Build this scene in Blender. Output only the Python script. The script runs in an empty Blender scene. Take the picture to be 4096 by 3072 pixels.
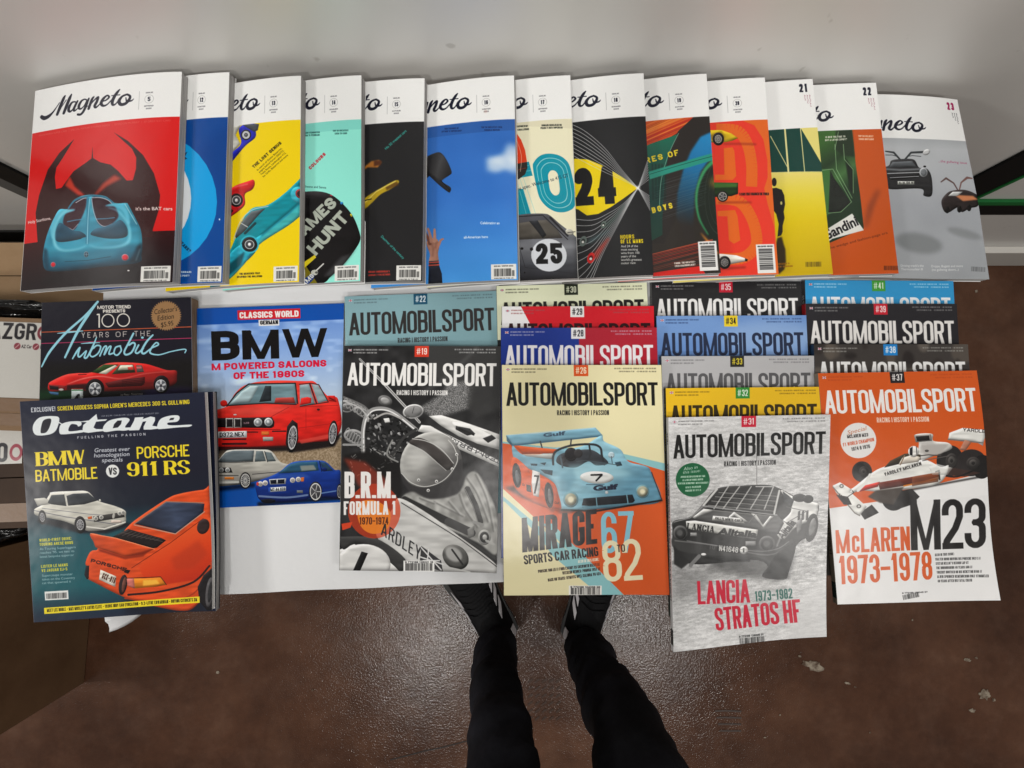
import bpy, bmesh, math, random
import numpy as np
from mathutils import Vector, Matrix
C = bpy.context.scene.collection
sc = bpy.context.scene
# ---------------------------------------------------------------- camera: phone held about 0.65 m above the table, tilted 3.9 degrees forward
F, CX, CY, CAMZ, TILT = 1910., 2048., 1536., .65, math.radians(3.9)
cam = bpy.data.cameras.new('camera'); cam.sensor_width = 36; cam.lens = F / 4096 * 36; cam.clip_start = .02; cam.clip_end = 60
camo = bpy.data.objects.new('camera', cam); C.objects.link(camo); camo.location = (0, 0, CAMZ); camo.rotation_euler = (TILT, 0, 0); sc.camera = camo
FLOOR = -.74
# ---------------------------------------------------------------- light: room light, ceiling lamps and one added fill lamp
w = bpy.data.worlds.new('World'); sc.world = w; w.use_nodes = True
w.node_tree.nodes['Background'].inputs[0].default_value = (1, .94, .88, 1); w.node_tree.nodes['Background'].inputs[1].default_value = .18
def lamp(name, loc, size, energy, target=(0, 0, 0), col=(1, .97, .93), sy=None):
    l = bpy.data.lights.new(name, 'AREA'); l.size = size; l.energy = energy; l.color = col
    if sy: l.shape = 'RECTANGLE'; l.size_y = sy
    o = bpy.data.objects.new(name, l); C.objects.link(o); o.location = loc
    o.rotation_euler = (Vector(target) - Vector(loc)).to_track_quat('-Z', 'Y').to_euler(); return o
lamp('ceiling_or_fill_lamp', (-.60, -1.78, 2.05), .13, 18, (.1, -.3, -.3))
lamp('ceiling_or_fill_lamp', (.98, -1.72, 2.05), .13, 16, (.1, -.3, -.3))
lamp('ceiling_or_fill_lamp', (.05, -.55, 2.2), .4, 12, (.0, .05, 0))
lamp('ceiling_or_fill_lamp', (-3.3, -.75, 1.75), .45, 44, (0, 0, -.2))
lamp('ceiling_or_fill_lamp', (1.7, -.7, 2.2), .6, 14, (.5, .1, 0))  # unseen fill lamp, added to even out the light on the right
sc.view_settings.view_transform = 'Standard'; sc.view_settings.look = 'None'; sc.view_settings.exposure = 0; sc.view_settings.gamma = 1; sc.view_settings.use_curve_mapping = False
sc.cycles.use_denoising = True; sc.cycles.max_bounces = 6

def at(X, Y, z):
    """world point at height z on the ray through photo pixel X, Y (4096 x 3072)"""
    d = np.array([(X - CX) / F, (CY - Y) / F, -1.])
    c, s = math.cos(TILT), math.sin(TILT)
    d = np.array([d[0], d[1] * c - d[2] * s, d[1] * s + d[2] * c])
    return np.array([0, 0, CAMZ]) + d * ((z - CAMZ) / d[2])
def proj(p):
    v = np.array(p, float) - (0, 0, CAMZ); c, s = math.cos(TILT), math.sin(TILT)
    y = v[1] * c + v[2] * s; z = -v[1] * s + v[2] * c
    return (CX + F * v[0] / -z, CY - F * y / -z)

# ---------------------------------------------------------------- printed art: a small vector rasteriser
def homography(src, dst):
    A = []; b = []
    for (x, y), (u, v) in zip(src, dst):
        A.append([x, y, 1, 0, 0, 0, -u * x, -u * y]); b.append(u)
        A.append([0, 0, 0, x, y, 1, -v * x, -v * y]); b.append(v)
    h = np.linalg.solve(np.array(A, float), np.array(b, float))
    return np.append(h, 1).reshape(3, 3)

def smooth(pts, closed=True, n=6):
    p = np.array(pts, float); N = len(p); out = []
    rng = range(N) if closed else range(N - 1)
    for i in rng:
        if closed: a, b, c, d = p[i - 1], p[i], p[(i + 1) % N], p[(i + 2) % N]
        else: a, b, c, d = p[max(i - 1, 0)], p[i], p[i + 1], p[min(i + 2, N - 1)]
        for k in range(n):
            t = k / n
            out.append(.5 * ((2 * b) + (c - a) * t + (2 * a - 5 * b + 4 * c - d) * t * t + (3 * b - a - 3 * c + d) * t ** 3))
    if not closed: out.append(p[-1])
    return np.array(out)

def box_blur(m, r):
    r = int(round(r))
    if r < 1: return m
    for _ in range(2):
        for ax in (0, 1):
            pad = [(0, 0), (0, 0)]; pad[ax] = (r + 1, r)
            c = np.cumsum(np.pad(m, pad, mode='edge'), axis=ax)
            n = m.shape[ax]
            hi = np.take(c, range(2 * r + 1, 2 * r + 1 + n), axis=ax); lo = np.take(c, range(0, n), axis=ax)
            m = (hi - lo) / (2 * r + 1)
    return m

def value_noise(h, w, cell, seed):
    r = np.random.RandomState(seed)
    cx, cy = (cell, cell) if np.isscalar(cell) else cell
    g = r.rand(int(h / cy) + 3, int(w / cx) + 3)
    y = np.arange(h) / cy; x = np.arange(w) / cx
    yi = y.astype(int); xi = x.astype(int); fy = (y - yi)[:, None]; fx = (x - xi)[None, :]
    fy = fy * fy * (3 - 2 * fy); fx = fx * fx * (3 - 2 * fx)
    a = g[yi][:, xi]; b = g[yi][:, xi + 1]; c = g[yi + 1][:, xi]; d = g[yi + 1][:, xi + 1]
    return (a * (1 - fx) + b * fx) * (1 - fy) + (c * (1 - fx) + d * fx) * fy

def coverage(polys, W, H, nonzero=True, sub=3):
    """anti-aliased coverage of polygons (texture pixels); returns mask and its offset"""
    allp = np.concatenate(polys)
    x0 = max(0, int(np.floor(allp[:, 0].min())) - 1); x1 = min(W, int(np.ceil(allp[:, 0].max())) + 2)
    y0 = max(0, int(np.floor(allp[:, 1].min())) - 1); y1 = min(H, int(np.ceil(allp[:, 1].max())) + 2)
    if x1 <= x0 or y1 <= y0: return None
    w = x1 - x0; h = y1 - y0
    ys = (np.arange(h * sub) + .5) / sub
    P = []; Q = []
    for p in polys:
        p = p - (x0, y0)
        if nonzero:
            q = np.roll(p, -1, 0)
            if (p[:, 0] * q[:, 1] - q[:, 0] * p[:, 1]).sum() < 0: p = p[::-1]
        P.append(p); Q.append(np.roll(p, -1, 0))
    P = np.concatenate(P); Q = np.concatenate(Q)
    k = np.abs(P[:, 1] - Q[:, 1]) > 1e-9; P = P[k]; Q = Q[k]
    acc = np.zeros((h * sub) * (w + 2))
    CH = max(1, int(2e6 // max(1, len(P))))
    for s in range(0, len(ys), CH):
        yy = ys[s:s + CH, None]
        up = (P[:, 1] <= yy) & (Q[:, 1] > yy); dn = (Q[:, 1] <= yy) & (P[:, 1] > yy)
        act = up | dn
        mx = int(act.sum(1).max()) if act.size else 0
        if mx < 2: continue
        t = (yy - P[:, 1]) / (Q[:, 1] - P[:, 1])
        X = np.where(act, P[:, 0] + t * (Q[:, 0] - P[:, 0]), 1e9)
        Wn = np.where(up, 1, np.where(dn, -1, 0)) if nonzero else act.astype(int)
        o = np.argsort(X, axis=1)[:, :mx]
        X = np.take_along_axis(X, o, 1); Wn = np.take_along_axis(Wn, o, 1)
        c = np.cumsum(Wn, 1)
        if not nonzero: c = c % 2
        prev = np.concatenate([np.zeros((len(c), 1), int), c[:, :-1]], 1)
        st = (c != 0) & (prev == 0); en = (c == 0) & (prev != 0)
        X = np.clip(X, 0, w)
        rows = (np.arange(s, s + len(c))[:, None] * (w + 2))
        for mask, sg in ((st, 1.), (en, -1.)):
            r, cc = np.nonzero(mask)
            xv = X[r, cc]; i = np.minimum(xv.astype(int), w); f = xv - i
            base = rows[r, 0] + i
            acc += np.bincount(base, (1 - f) * sg, len(acc)); acc += np.bincount(base + 1, f * sg, len(acc))
    m = np.cumsum(acc.reshape(h * sub, w + 2), 1)[:, :w].reshape(h, sub, w).mean(1)
    return np.clip(m, 0, 1), x0, y0

# stroke letters for condensed gothic and fat face headlines; x,y 0..1, y up; r = cap radius in y
def _arc(cx, cy, rx, ry, a0, a1, n=7):
    return [(cx + rx * math.cos(math.radians(a0 + (a1 - a0) * k / n)), cy + ry * math.sin(math.radians(a0 + (a1 - a0) * k / n))) for k in range(n + 1)]
def glyph(ch, r):
    V = lambda x, a=0, b=1: ('V', x, a, b)
    Hh = lambda y, a=0, b=1: ('H', y, a, b)
    D = lambda a, b, c, d: ('D', a, b, c, d)
    C = lambda *p: ('C', [q for s in p for q in s])
    top = _arc(.5, 1 - r, .5, r, 180, 0); bot = _arc(.5, r, .5, r, 0, -180)
    m = .52
    g = {
     'A': [D(0, 0, .5, 1), D(1, 0, .5, 1), ('H', .28, .12, .88)],
     'B': [V(0), C([(0, 1), (.55, 1)], _arc(.5, 1 - r * .8, .47, r * .8, 90, 0), [(.97, .5 + r * .8)], _arc(.5, m + r * .6, .47, r * .6, 0, -90), [(0, m)]),
           C([(0, m), (.5, m)], _arc(.5, m - r * .7, .5, r * .7, 90, 0), _arc(.5, r, .5, r, 0, -90), [(0, 0)])],
     'C': [C([(1, .68)], _arc(.5, 1 - r, .5, r, 0, 180), _arc(.5, r, .5, r, 180, 360), [(1, .32)])],
     'D': [V(0), C([(0, 1), (.4, 1)], _arc(.4, 1 - r, .6, r, 90, 0), _arc(.4, r, .6, r, 0, -90), [(0, 0)])],
     'E': [V(0), Hh(1), Hh(m, 0, .88), Hh(0)],
     'F': [V(0), Hh(1), Hh(m - .02, 0, .88)],
     'G': [C([(1, .7)], _arc(.5, 1 - r, .5, r, 0, 180), _arc(.5, r, .5, r, 180, 360), [(1, .46)]), Hh(.46, .5, 1)],
     'H': [V(0), V(1), Hh(m)], 'I': [V(.5)],
     'J': [C([(1, 1.1), (1, .5)], _arc(.5, r, .5, r, 0, -180), [(0, .3)])],
     'K': [V(0), D(.08, .36, 1, 1), D(.4, .52, 1, 0)] , 'L': [V(0), Hh(0)],
     'M': [V(0), V(1), D(0, 1, .5, 0), D(1, 1, .5, 0)],
     'N': [V(0), V(1), D(0, 1, 1, 0)],
     'O': [C(top, bot, [(0, 1 - r)])],
     'P': [V(0), C([(0, 1), (.5, 1)], _arc(.5, 1 - r, .5, r, 90, 0), _arc(.5, .44 + r, .5, r, 0, -90), [(0, .44)])],
     'Q': [C(top, bot, [(0, 1 - r)]), D(.55, .28, 1, 0)],
     'R': [V(0), C([(0, 1), (.5, 1)], _arc(.5, 1 - r, .5, r, 90, 0), _arc(.5, .48 + r * .8, .5, r * .8, 0, -90), [(0, .48)]), D(.62, .5, 1, 0)],
     'S': [C([(1, .72)], _arc(.5, 1 - r, .5, r, 0, 180), [(0, .72), (.2, .58), (.8, .42), (1, .28)], _arc(.5, r, .5, r, 0, -180), [(0, .28)])],
     'T': [V(.5), Hh(1)],
     'U': [C([(0, 1.1), (0, .6)], _arc(.5, r, .5, r, 180, 360), [(1, 1.1)])],
     'V': [D(0, 1, .5, 0), D(1, 1, .5, 0)],
     'W': [D(0, 1, .25, 0), D(.5, 1, .25, 0), D(.5, 1, .75, 0), D(1, 1, .75, 0)],
     'X': [D(0, 1, 1, 0), D(1, 1, 0, 0)],
     'Y': [D(0, 1, .5, .42), D(1, 1, .5, .42), V(.5, 0, .5)],
     'Z': [Hh(1), Hh(0), D(1, .95, 0, .05)],
     '1': [V(.62), D(.08, .76, .6, 1)],
     '2': [C([(0, .7)], _arc(.5, 1 - r, .5, r, 180, 0), [(1, .66), (.7, .4), (.1, .12), (0, 0)]), Hh(0)],
     '3': [C([(0, .74)], _arc(.5, 1 - r, .5, r, 180, 0), _arc(.5, m + r * .7, .5, r * .7, 0, -90), [(.35, m)]), C([(.4, m)], _arc(.5, m - r * .7, .5, r * .7, 90, 0), _arc(.5, r, .5, r, 0, -180), [(0, .28)])],
     '4': [V(.75), Hh(.26), D(.7, 1, 0, .28)],
     '5': [Hh(1), V(0, .5, 1), C([(0, .52), (.3, .6)], _arc(.5, .6 - r, .5, r, 90, 0), _arc(.5, r, .5, r, 0, -180), [(0, .26)])],
     '6': [C([(1, .74)], _arc(.5, 1 - r, .5, r, 0, 180), _arc(.5, r, .5, r, 180, 360), _arc(.5, .58 - r, .5, r, 0, 180))],
     '7': [Hh(1), D(1, 1, .3, 0)],
     '8': [C(_arc(.5, 1 - r, .48, r, 180, 0), _arc(.5, m + r * .7, .48, r * .7, 0, -180), [(.02, 1 - r)]), C(_arc(.5, m - r * .7, .5, r * .7, 180, 0), _arc(.5, r, .5, r, 0, -180), [(0, m - r * .7)])],
     '9': [C([(0, .26)], _arc(.5, r, .5, r, 180, 360), _arc(.5, 1 - r, .5, r, 0, 180), _arc(.5, .42 + r, .5, r, 180, 360))],
     '#': [D(.18, 0, .36, 1), D(.64, 0, .82, 1), Hh(.68), Hh(.30)],
     '-': [Hh(.48)], '–': [Hh(.48)], '|': [V(.5, -.05, 1.05)], '.': [V(.5, 0, .12)], ',': [V(.5, -.08, .12)], ':': [V(.5, .1, .24), V(.5, .6, .74)],
     "'": [V(.5, .78, 1)], '!': [V(.5, 0, .14), V(.5, .3, 1)], '/': [D(0, 0, 1, 1)], '+': [Hh(.5), V(.5, .3, .7)], '$': [V(.5)], '&': [], '?': [C([(0, .72)], _arc(.5, 1 - r, .5, r, 180, 0), [(.5, .4)]), V(.5, 0, .14)],
     '(': [C([(.8, 1.05), (.2, .8), (.2, .2), (.8, -.05)])], ')': [C([(.2, 1.05), (.8, .8), (.8, .2), (.2, -.05)])],
    }
    if ch == '&': return g['8']
    if ch == '0': return g['O']
    if ch == '£': return g['L']
    if ch == '>': return g['V']
    if ch == '$': return g['S'] + g['I']
    return g.get(ch, [])
GW = {'I': .0, '|': .0, '.': .0, ',': .0, "'": .0, ':': .0, '!': .0, 'M': 1.62, 'W': 1.8, '-': .7, '–': .9, '1': .55, 'L': .82, 'E': .86, 'F': .84, '/': .6, 'T': .96, 'A': 1.12, 'V': 1.1, '#': 1.7, 'J': .8, '+': .8}

class Canvas:
    def __init__(s, quad, W, H, bg):
        s.W, s.H = W, H
        s.buf = np.empty((H, W, 3)); s.buf[:] = np.array(bg) / 255.
        s.quad = quad                                       # top-left, top-right, bottom-right, bottom-left in the traced photo
        s.Hm = homography(quad, [(0, 0), (W, 0), (W, H), (0, H)]) if quad else None
        s.T = None; s.af = None; s.uv()
    def view(s, ox, oy, sc):                                # trace in a crop of the photo
        def f(p):
            p = np.array(p, float).reshape(-1, 2) / sc + (ox, oy)
            q = np.c_[p, np.ones(len(p))] @ s.Hm.T
            return q[:, :2] / q[:, 2:]
        s.T = f
    def uv(s, ax=0, ay=0, sx=1, sy=1):                      # draw in cover units, 0..1 from the top left
        s.T = lambda p: (np.array(p, float).reshape(-1, 2) * (sx, sy) + (ax, ay)) * (s.W, s.H)
    def sc(s, p=None):
        p = p if p is not None else (.5, .5)
        q = s.T([p, (p[0] + 1, p[1]), (p[0], p[1] + 1)])
        return math.sqrt(abs(np.cross(q[1] - q[0], q[2] - q[0])))
    def fill(s, polys, col, a=1., blur=0, nonzero=True, mode=None, tex=None, form=False):
        bb = None
        if blur:
            allp = np.concatenate(polys); pad = int(blur * 3) + 2
        r = coverage(polys, s.W, s.H, nonzero)
        if r is None: return
        m, x0, y0 = r
        if blur:
            pad = int(blur * 2) + 3
            X0 = max(0, x0 - pad); Y0 = max(0, y0 - pad); X1 = min(s.W, x0 + m.shape[1] + pad); Y1 = min(s.H, y0 + m.shape[0] + pad)
            M = np.zeros((Y1 - Y0, X1 - X0)); M[y0 - Y0:y0 - Y0 + m.shape[0], x0 - X0:x0 - X0 + m.shape[1]] = m
            m = box_blur(M, blur); x0, y0 = X0, Y0
        h, w = m.shape
        if getattr(s, 'mask', None) is not None: m = m * s.mask[y0:y0 + h, x0:x0 + w]
        reg = s.buf[y0:y0 + h, x0:x0 + w]
        if isinstance(col, tuple) and col and col[0] == 'g':
            p0, p1 = s.T([col[1], col[2]]); d = p1 - p0; L = d @ d
            yy, xx = np.mgrid[y0:y0 + h, x0:x0 + w]
            t = ((xx - p0[0]) * d[0] + (yy - p0[1]) * d[1]) / L
            st = col[3]; ts = [q[0] for q in st]
            c = np.stack([np.interp(t, ts, [q[1][k] / 255. for q in st]) for k in range(3)], -1)
        else: c = np.array(col) / 255.
        if tex is not None:
            n = value_noise(h, w, tex[0], tex[2] if len(tex) > 2 else 3)[..., None] - .5
            c = np.clip(c + n * tex[1] / 255., 0, 1)
        fo = getattr(s, 'af', None) if form else None
        if fo and not blur:
            ar = m.sum(); q = max(1, min(fo[0], math.sqrt(ar) / 7)); k = max(1, int(q * .8))
            if ar > 30:
                p = k + 1; mp = np.pad(m, p); b = box_blur(mp, q)
                e = (b[p + k:p + k + h, p:p + w] - b[p - k:p - k + h, p:p + w]) + .45 * (b[p:p + h, p + k:p + k + w] - b[p:p + h, p - k:p - k + w])
                dk = (1 - b[p:p + h, p:p + w])[..., None]; e = e[..., None]
                st = value_noise(h, w, (max(6, q * 7), max(2, q * 1.6)), int(ar) % 97)[..., None] - .5
                c = np.clip(c * (1 + fo[1] * (e * 1.1 - .7 * dk) + fo[1] * .45 * st) + np.clip(e, 0, 1) ** 2 * .28 * fo[1] / .4 * .6, 0, .95)
        m = m[..., None] * a
        s.buf[y0:y0 + h, x0:x0 + w] = reg * (1 - m) + (reg * c if mode == 'mul' else c) * m
    def poly(s, pts, col, a=1., sm=False, blur=0, tex=None, mode=None):
        p = smooth(pts) if (sm or (s.af and len(pts) >= 9)) else np.array(pts, float)
        s.fill([s.T(p)], col, a, blur, True, mode, tex, form=True)
    def rect(s, x0, y0, x1, y1, col, a=1., blur=0, tex=None):
        n = 4; e = [(x0 + (x1 - x0) * k / n, y0) for k in range(n)] + [(x1, y0 + (y1 - y0) * k / n) for k in range(n)] + [(x1 - (x1 - x0) * k / n, y1) for k in range(n)] + [(x0, y1 - (y1 - y0) * k / n) for k in range(n)]
        s.poly(e, col, a, blur=blur, tex=tex)
    def ell(s, cx, cy, rx, ry, col, a=1., rot=0, blur=0, hole=None):
        t = np.linspace(0, 2 * np.pi, 33)[:-1]; c, q = math.cos(math.radians(rot)), math.sin(math.radians(rot))
        f = lambda k: np.stack([cx + rx * k * np.cos(t) * c - ry * k * np.sin(t) * q, cy + rx * k * np.cos(t) * q + ry * k * np.sin(t) * c], 1)
        ps = [s.T(f(1))] + ([s.T(f(hole))] if hole else [])
        s.fill(ps, col, a, blur, not hole, form=not hole)
    def _stroke(s, p, w, disc=True):
        p = np.array(p, float); n = len(p)
        w = np.broadcast_to(np.array(w, float) / 2, (n,)) if np.isscalar(w) else np.array(w, float) / 2
        out = []
        t8 = np.linspace(0, 2 * np.pi, 11)[:-1]
        for i in range(n - 1):
            d = p[i + 1] - p[i]; L = math.hypot(*d)
            if L < 1e-9: continue
            nn = np.array([-d[1], d[0]]) / L
            out.append(np.array([p[i] + nn * w[i], p[i + 1] + nn * w[i + 1], p[i + 1] - nn * w[i + 1], p[i] - nn * w[i]]))
        if disc:
            for i in range(n): out.append(p[i] + w[i] * np.stack([np.cos(t8), np.sin(t8)], 1))
        return out
    def line(s, pts, w, col, a=1., sm=False, blur=0, disc=True, mode=None):
        if sm:
            if not np.isscalar(w): w = np.interp(np.linspace(0, len(pts) - 1, (len(pts) - 1) * 6 + 1), range(len(pts)), w)
            pts = smooth(pts, False)
        s.fill([s.T(q) for q in s._stroke(pts, w, disc)], col, a, blur, mode=mode)
    def text(s, txt, p0, p1, h, wt, col, a=1., gap=.28, up=None, wty=None, serif=0, r=None, slant=0):
        """condensed capitals fitted between p0 and p1 (baseline ends, photo y down); h = cap height, wt = stem width"""
        p0 = np.array(p0, float); p1 = np.array(p1, float); d = p1 - p0; L = math.hypot(*d); ex = d / L
        ey = np.array([ex[1], -ex[0]]) if up is None else np.array(up, float)
        wty = wty or wt * .9
        g = gap
        tot = 0; n = len(txt); items = []
        # unit widths: glyph skeleton width + stem; find base width that makes the string L long
        fixed = 0; flex = 0
        for ch in txt:
            if ch == ' ': flex += .55
            else: flex += GW.get(ch, 1.); fixed += wt
        space = g * wt * 1.75
        fixed += space * (n - 1)
        base = max((L - fixed) / max(flex, .01), .5 * wt)
        x = 0; polys = []
        t8 = np.linspace(0, 2 * np.pi, 13)[:-1]
        for ch in txt:
            if ch == ' ': x += .55 * base + space; continue
            gw = GW.get(ch, 1.) * base; W = gw + wt
            rr = r if r is not None else min(.27, max(.1, .5 * gw / h))
            hx, hy = (wt / 2, wty / 2) if ch != '#' else (wt * .36, wty * .34)
            def mp(u, v, ox=x, gw=gw): return (ox + hx + u * gw, v)
            items = glyph(ch, rr)
            for it in items:
                if it[0] == 'V':
                    cx = x + hx + it[1] * gw
                    polys.append(np.array([(cx - hx, it[2] * h), (cx + hx, it[2] * h), (cx + hx, it[3] * h), (cx - hx, it[3] * h)]))
                    if serif and ch not in '.,:!\'|':
                        for yy in (it[2], it[3]):
                            if yy in (0, 1):
                                y0_ = hy * 0 if yy == 0 else h - wty * .8
                                polys.append(np.array([(cx - hx - serif, y0_), (cx + hx + serif, y0_), (cx + hx + serif, y0_ + wty * .8), (cx - hx - serif, y0_ + wty * .8)]))
                elif it[0] == 'H':
                    cy = hy + it[1] * (h - 2 * hy); xa = x + it[2] * gw + (0 if it[2] == 0 else hx); xb = x + hx + it[3] * gw + (hx if it[3] == 1 else 0)
                    polys.append(np.array([(xa, cy - hy), (xb, cy - hy), (xb, cy + hy), (xa, cy + hy)]))
                elif it[0] == 'D':
                    xa = x + hx + it[1] * gw; ya = it[2] * h; xb = x + hx + it[3] * gw; yb = it[4] * h
                    dx = xb - xa; dy = yb - ya; k = hx * min(1.5, math.hypot(dx, dy) / max(abs(dy), 1e-6)) * (.74 if ch == 'M' else .8 if ch == 'W' else 1)
                    if serif and ((ch in 'AMWN' and dx * dy > 0) or (ch in 'V' and dx * dy > 0)): k *= .45
                    if abs(dy) < h * .3 and ch == '1': k = hx
                    polys.append(np.array([(xa - k, ya), (xa + k, ya), (xb + k, yb), (xb - k, yb)]))
                else:
                    pp = np.array([(x + hx + u * gw, hy + v * (h - 2 * hy)) for u, v in it[1]])
                    for i in range(len(pp) - 1):
                        dd = pp[i + 1] - pp[i]; q = math.hypot(*dd)
                        if q < 1e-9: continue
                        nn = np.array([-dd[1] / q * hx, dd[0] / q * hy])
                        polys.append(np.array([pp[i] + nn, pp[i + 1] + nn, pp[i + 1] - nn, pp[i] - nn]))
                    for q in pp[1:-1]: polys.append(q + np.stack([np.cos(t8) * hx, np.sin(t8) * hy], 1))
            x += W + space
        k = L / max(x - space, 1e-6)
        out = []
        for q in polys:
            q = np.array(q); q[:, 1] = np.clip(q[:, 1], -.1 * h, 1.02 * h) if ch == '|' else np.clip(q[:, 1], -.0 * h, h)
            out.append(s.T(p0 + q[:, :1] * k * ex + q[:, 1:] * (ey + ex * slant)))
        s.fill(out, col, a)
    def tx(s, txt, p0, p1, h, col, a=1., bold=0., italic=0.):
        """any characters, set in the built-in font, stretched between p0 and p1; h = cap height"""
        p0 = np.array(p0, float); p1 = np.array(p1, float); d = p1 - p0; L = math.hypot(*d); ex = d / L; ey = np.array([ex[1], -ex[0]])
        x = 0; tris = []
        for ch in txt:
            t, adv = font_glyph(ch, bold)
            if len(t): tris.append(t + (x, 0))
            x += adv
        if not tris: return
        t = np.concatenate(tris); k = L / x; hh = h / CAP
        X = t[..., 0] * k + italic * t[..., 1] * hh
        P = p0 + X[..., None] * ex + (t[..., 1] * hh)[..., None] * ey
        s.fill([s.T(q) for q in P], col, a)
    def bars(s, p0, p1, h, seed=1, bg=None, col=(25, 25, 25), n=34):
        p0 = np.array(p0, float); p1 = np.array(p1, float); d = p1 - p0; L = math.hypot(*d); ex = d / L; ey = np.array([ex[1], -ex[0]])
        if bg is not None:
            m = L * .07
            q = [p0 - ex * m - ey * h * .22, p1 + ex * m - ey * h * .22, p1 + ex * m + ey * h * 1.35, p0 - ex * m + ey * h * 1.35]
            s.poly(q, bg)
        r = random.Random(seed); x = 0; ps = []
        while x < 1:
            w = r.choice((.012, .02, .03)); 
            a = p0 + ex * L * x; b = p0 + ex * L * min(1, x + w)
            ps.append(s.T([a, b, b + ey * h, a + ey * h])); x += w + r.choice((.012, .016, .03))
        s.fill(ps, col)
    def grain(s, amt=4, seed=1):
        r = np.random.RandomState(seed); s.buf = np.clip(s.buf + (r.rand(s.H, s.W, 1) - .5) * amt / 255. * 2, 0, 1)
    def mottling(s, cell, amt, seed=1):
        s.buf = np.clip(s.buf + (value_noise(s.H, s.W, cell, seed)[..., None] - .5) * amt / 255., 0, 1)
    def image(s, name):
        im = bpy.data.images.new(name, s.W, s.H, alpha=False)
        px = np.ones((s.H, s.W, 4), np.float32); px[..., :3] = np.clip((s.buf[::-1] - .028) * 1.02, 0, 1)
        im.pixels.foreach_set(px.ravel()); im.update(); im.pack()
        return im

CAP = .7
_glyphs = {}
def font_glyph(ch, bold=0.):
    k = (ch, bold)
    if k in _glyphs: return _glyphs[k]
    def measure(body):
        cu = bpy.data.curves.new('glyph', 'FONT'); cu.body = body; cu.resolution_u = 3; cu.offset = bold
        o = bpy.data.objects.new('glyph', cu); me = o.to_mesh()
        n = len(me.vertices); co = np.empty(n * 3); me.vertices.foreach_get('co', co); co = co.reshape(-1, 3)[:, :2]
        me.calc_loop_triangles(); nt = len(me.loop_triangles); tr = np.empty(nt * 3, np.int32); me.loop_triangles.foreach_get('vertices', tr)
        t = co[tr.reshape(-1, 3)] if nt else np.empty((0, 3, 2))
        o.to_mesh_clear(); bpy.data.objects.remove(o); bpy.data.curves.remove(cu)
        return t
    t = measure(ch) if ch.strip() else np.empty((0, 3, 2))
    a = measure('I' + ch + 'I'); b = measure('II')
    adv = (a[..., 0].max() if len(a) else .3) - (b[..., 0].max() if len(b) else 0)
    _glyphs[k] = (t, max(adv, .15)); return _glyphs[k]

# ---------------------------------------------------------------- cover designs
WHT = (232, 232, 230); BLK = (24, 24, 26); NAVY = (28, 30, 48)
MW, MH = 210., 285.          # Magneto cover in mm
AW, AH = 210., 297.          # Automobilsport cover in mm

def wheel(c, x, y, rx, ry, rot=0, rim=(190, 190, 192), spokes=10, tyre=(28, 27, 28), k=.62):
    c.ell(x, y, rx, ry, tyre, rot=rot)
    c.ell(x, y, rx * k, ry * k, (70, 70, 74), rot=rot)
    cr, sr = math.cos(math.radians(rot)), math.sin(math.radians(rot))
    for i in range(spokes):
        a = 2 * math.pi * i / spokes; u, v = rx * k * .95 * math.cos(a), ry * k * .95 * math.sin(a)
        c.line([(x, y), (x + u * cr - v * sr, y + u * sr + v * cr)], rx * .085, rim, disc=False)
    c.ell(x, y, rx * k, ry * k, rim, rot=rot, hole=.86)
    c.ell(x, y, rx * .15, ry * .15, (120, 120, 124), rot=rot)

def flag(c, x, y, w=4.5, h=2.8):
    c.rect(x, y, x + w, y + h, (40, 50, 110))
    for a, b in (((x, y), (x + w, y + h)), ((x + w, y), (x, y + h)), ((x, y + h / 2), (x + w, y + h / 2)), ((x + w / 2, y), (x + w / 2, y + h))):
        c.line([a, b], .9, (225, 225, 225), disc=False)
    c.line([(x, y + h / 2), (x + w, y + h / 2)], .5, (190, 40, 50), disc=False); c.line([(x + w / 2, y), (x + w / 2, y + h)], .5, (190, 40, 50), disc=False)

MAG = [  # the script title as brush strokes: x, y, width
 [(125, 612, 54), (185, 638, 62), (262, 608, 54), (332, 545, 30), (400, 450, 16), (452, 365, 12)],
 [(548, 245, 26), (520, 300, 50), (470, 440, 52), (425, 575, 46)], [(447, 560, 10), (500, 440, 10), (575, 320, 14)],
 [(664, 222, 22), (635, 290, 52), (590, 420, 52), (545, 555, 46)],
 [(765, 368, 22), (728, 355, 20), (680, 372, 32), (640, 440, 46), (630, 505, 46), (662, 530, 30), (712, 480, 16), (765, 375, 18)],
 [(782, 342, 28), (750, 410, 40), (722, 490, 42), (742, 515, 28), (800, 468, 10)],
 [(940, 322, 20), (900, 312, 20), (850, 345, 34), (812, 420, 44), (815, 470, 38), (850, 482, 24), (900, 430, 14), (945, 330, 18)],
 [(978, 298, 26), (945, 390, 44), (905, 510, 40), (855, 580, 34), (800, 582, 34)], [(890, 520, 12), (965, 430, 12)],
 [(1062, 268, 22), (1030, 320, 42), (985, 478, 42)], [(1000, 430, 10), (1070, 330, 20), (1135, 275, 34), (1118, 350, 42), (1085, 430, 42), (1112, 455, 28), (1180, 385, 12)],
 [(1205, 350, 14), (1270, 325, 22), (1318, 272, 30), (1285, 242, 22), (1225, 300, 42), (1192, 380, 48), (1228, 425, 34), (1295, 400, 20), (1370, 305, 12)],
 [(1485, 132, 16), (1450, 180, 40), (1405, 260, 46), (1375, 350, 48), (1388, 405, 34), (1432, 388, 20), (1492, 295, 12)], [(1355, 245, 12), (1492, 225, 14)],
 [(1605, 215, 26), (1535, 250, 30), (1485, 330, 50), (1510, 392, 46), (1582, 380, 42), (1640, 310, 42), (1655, 245, 34), (1605, 212, 26)],
 [(1590, 270, 12), (1610, 335, 24), (1680, 322, 22), (1713, 288, 8)]]
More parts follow.
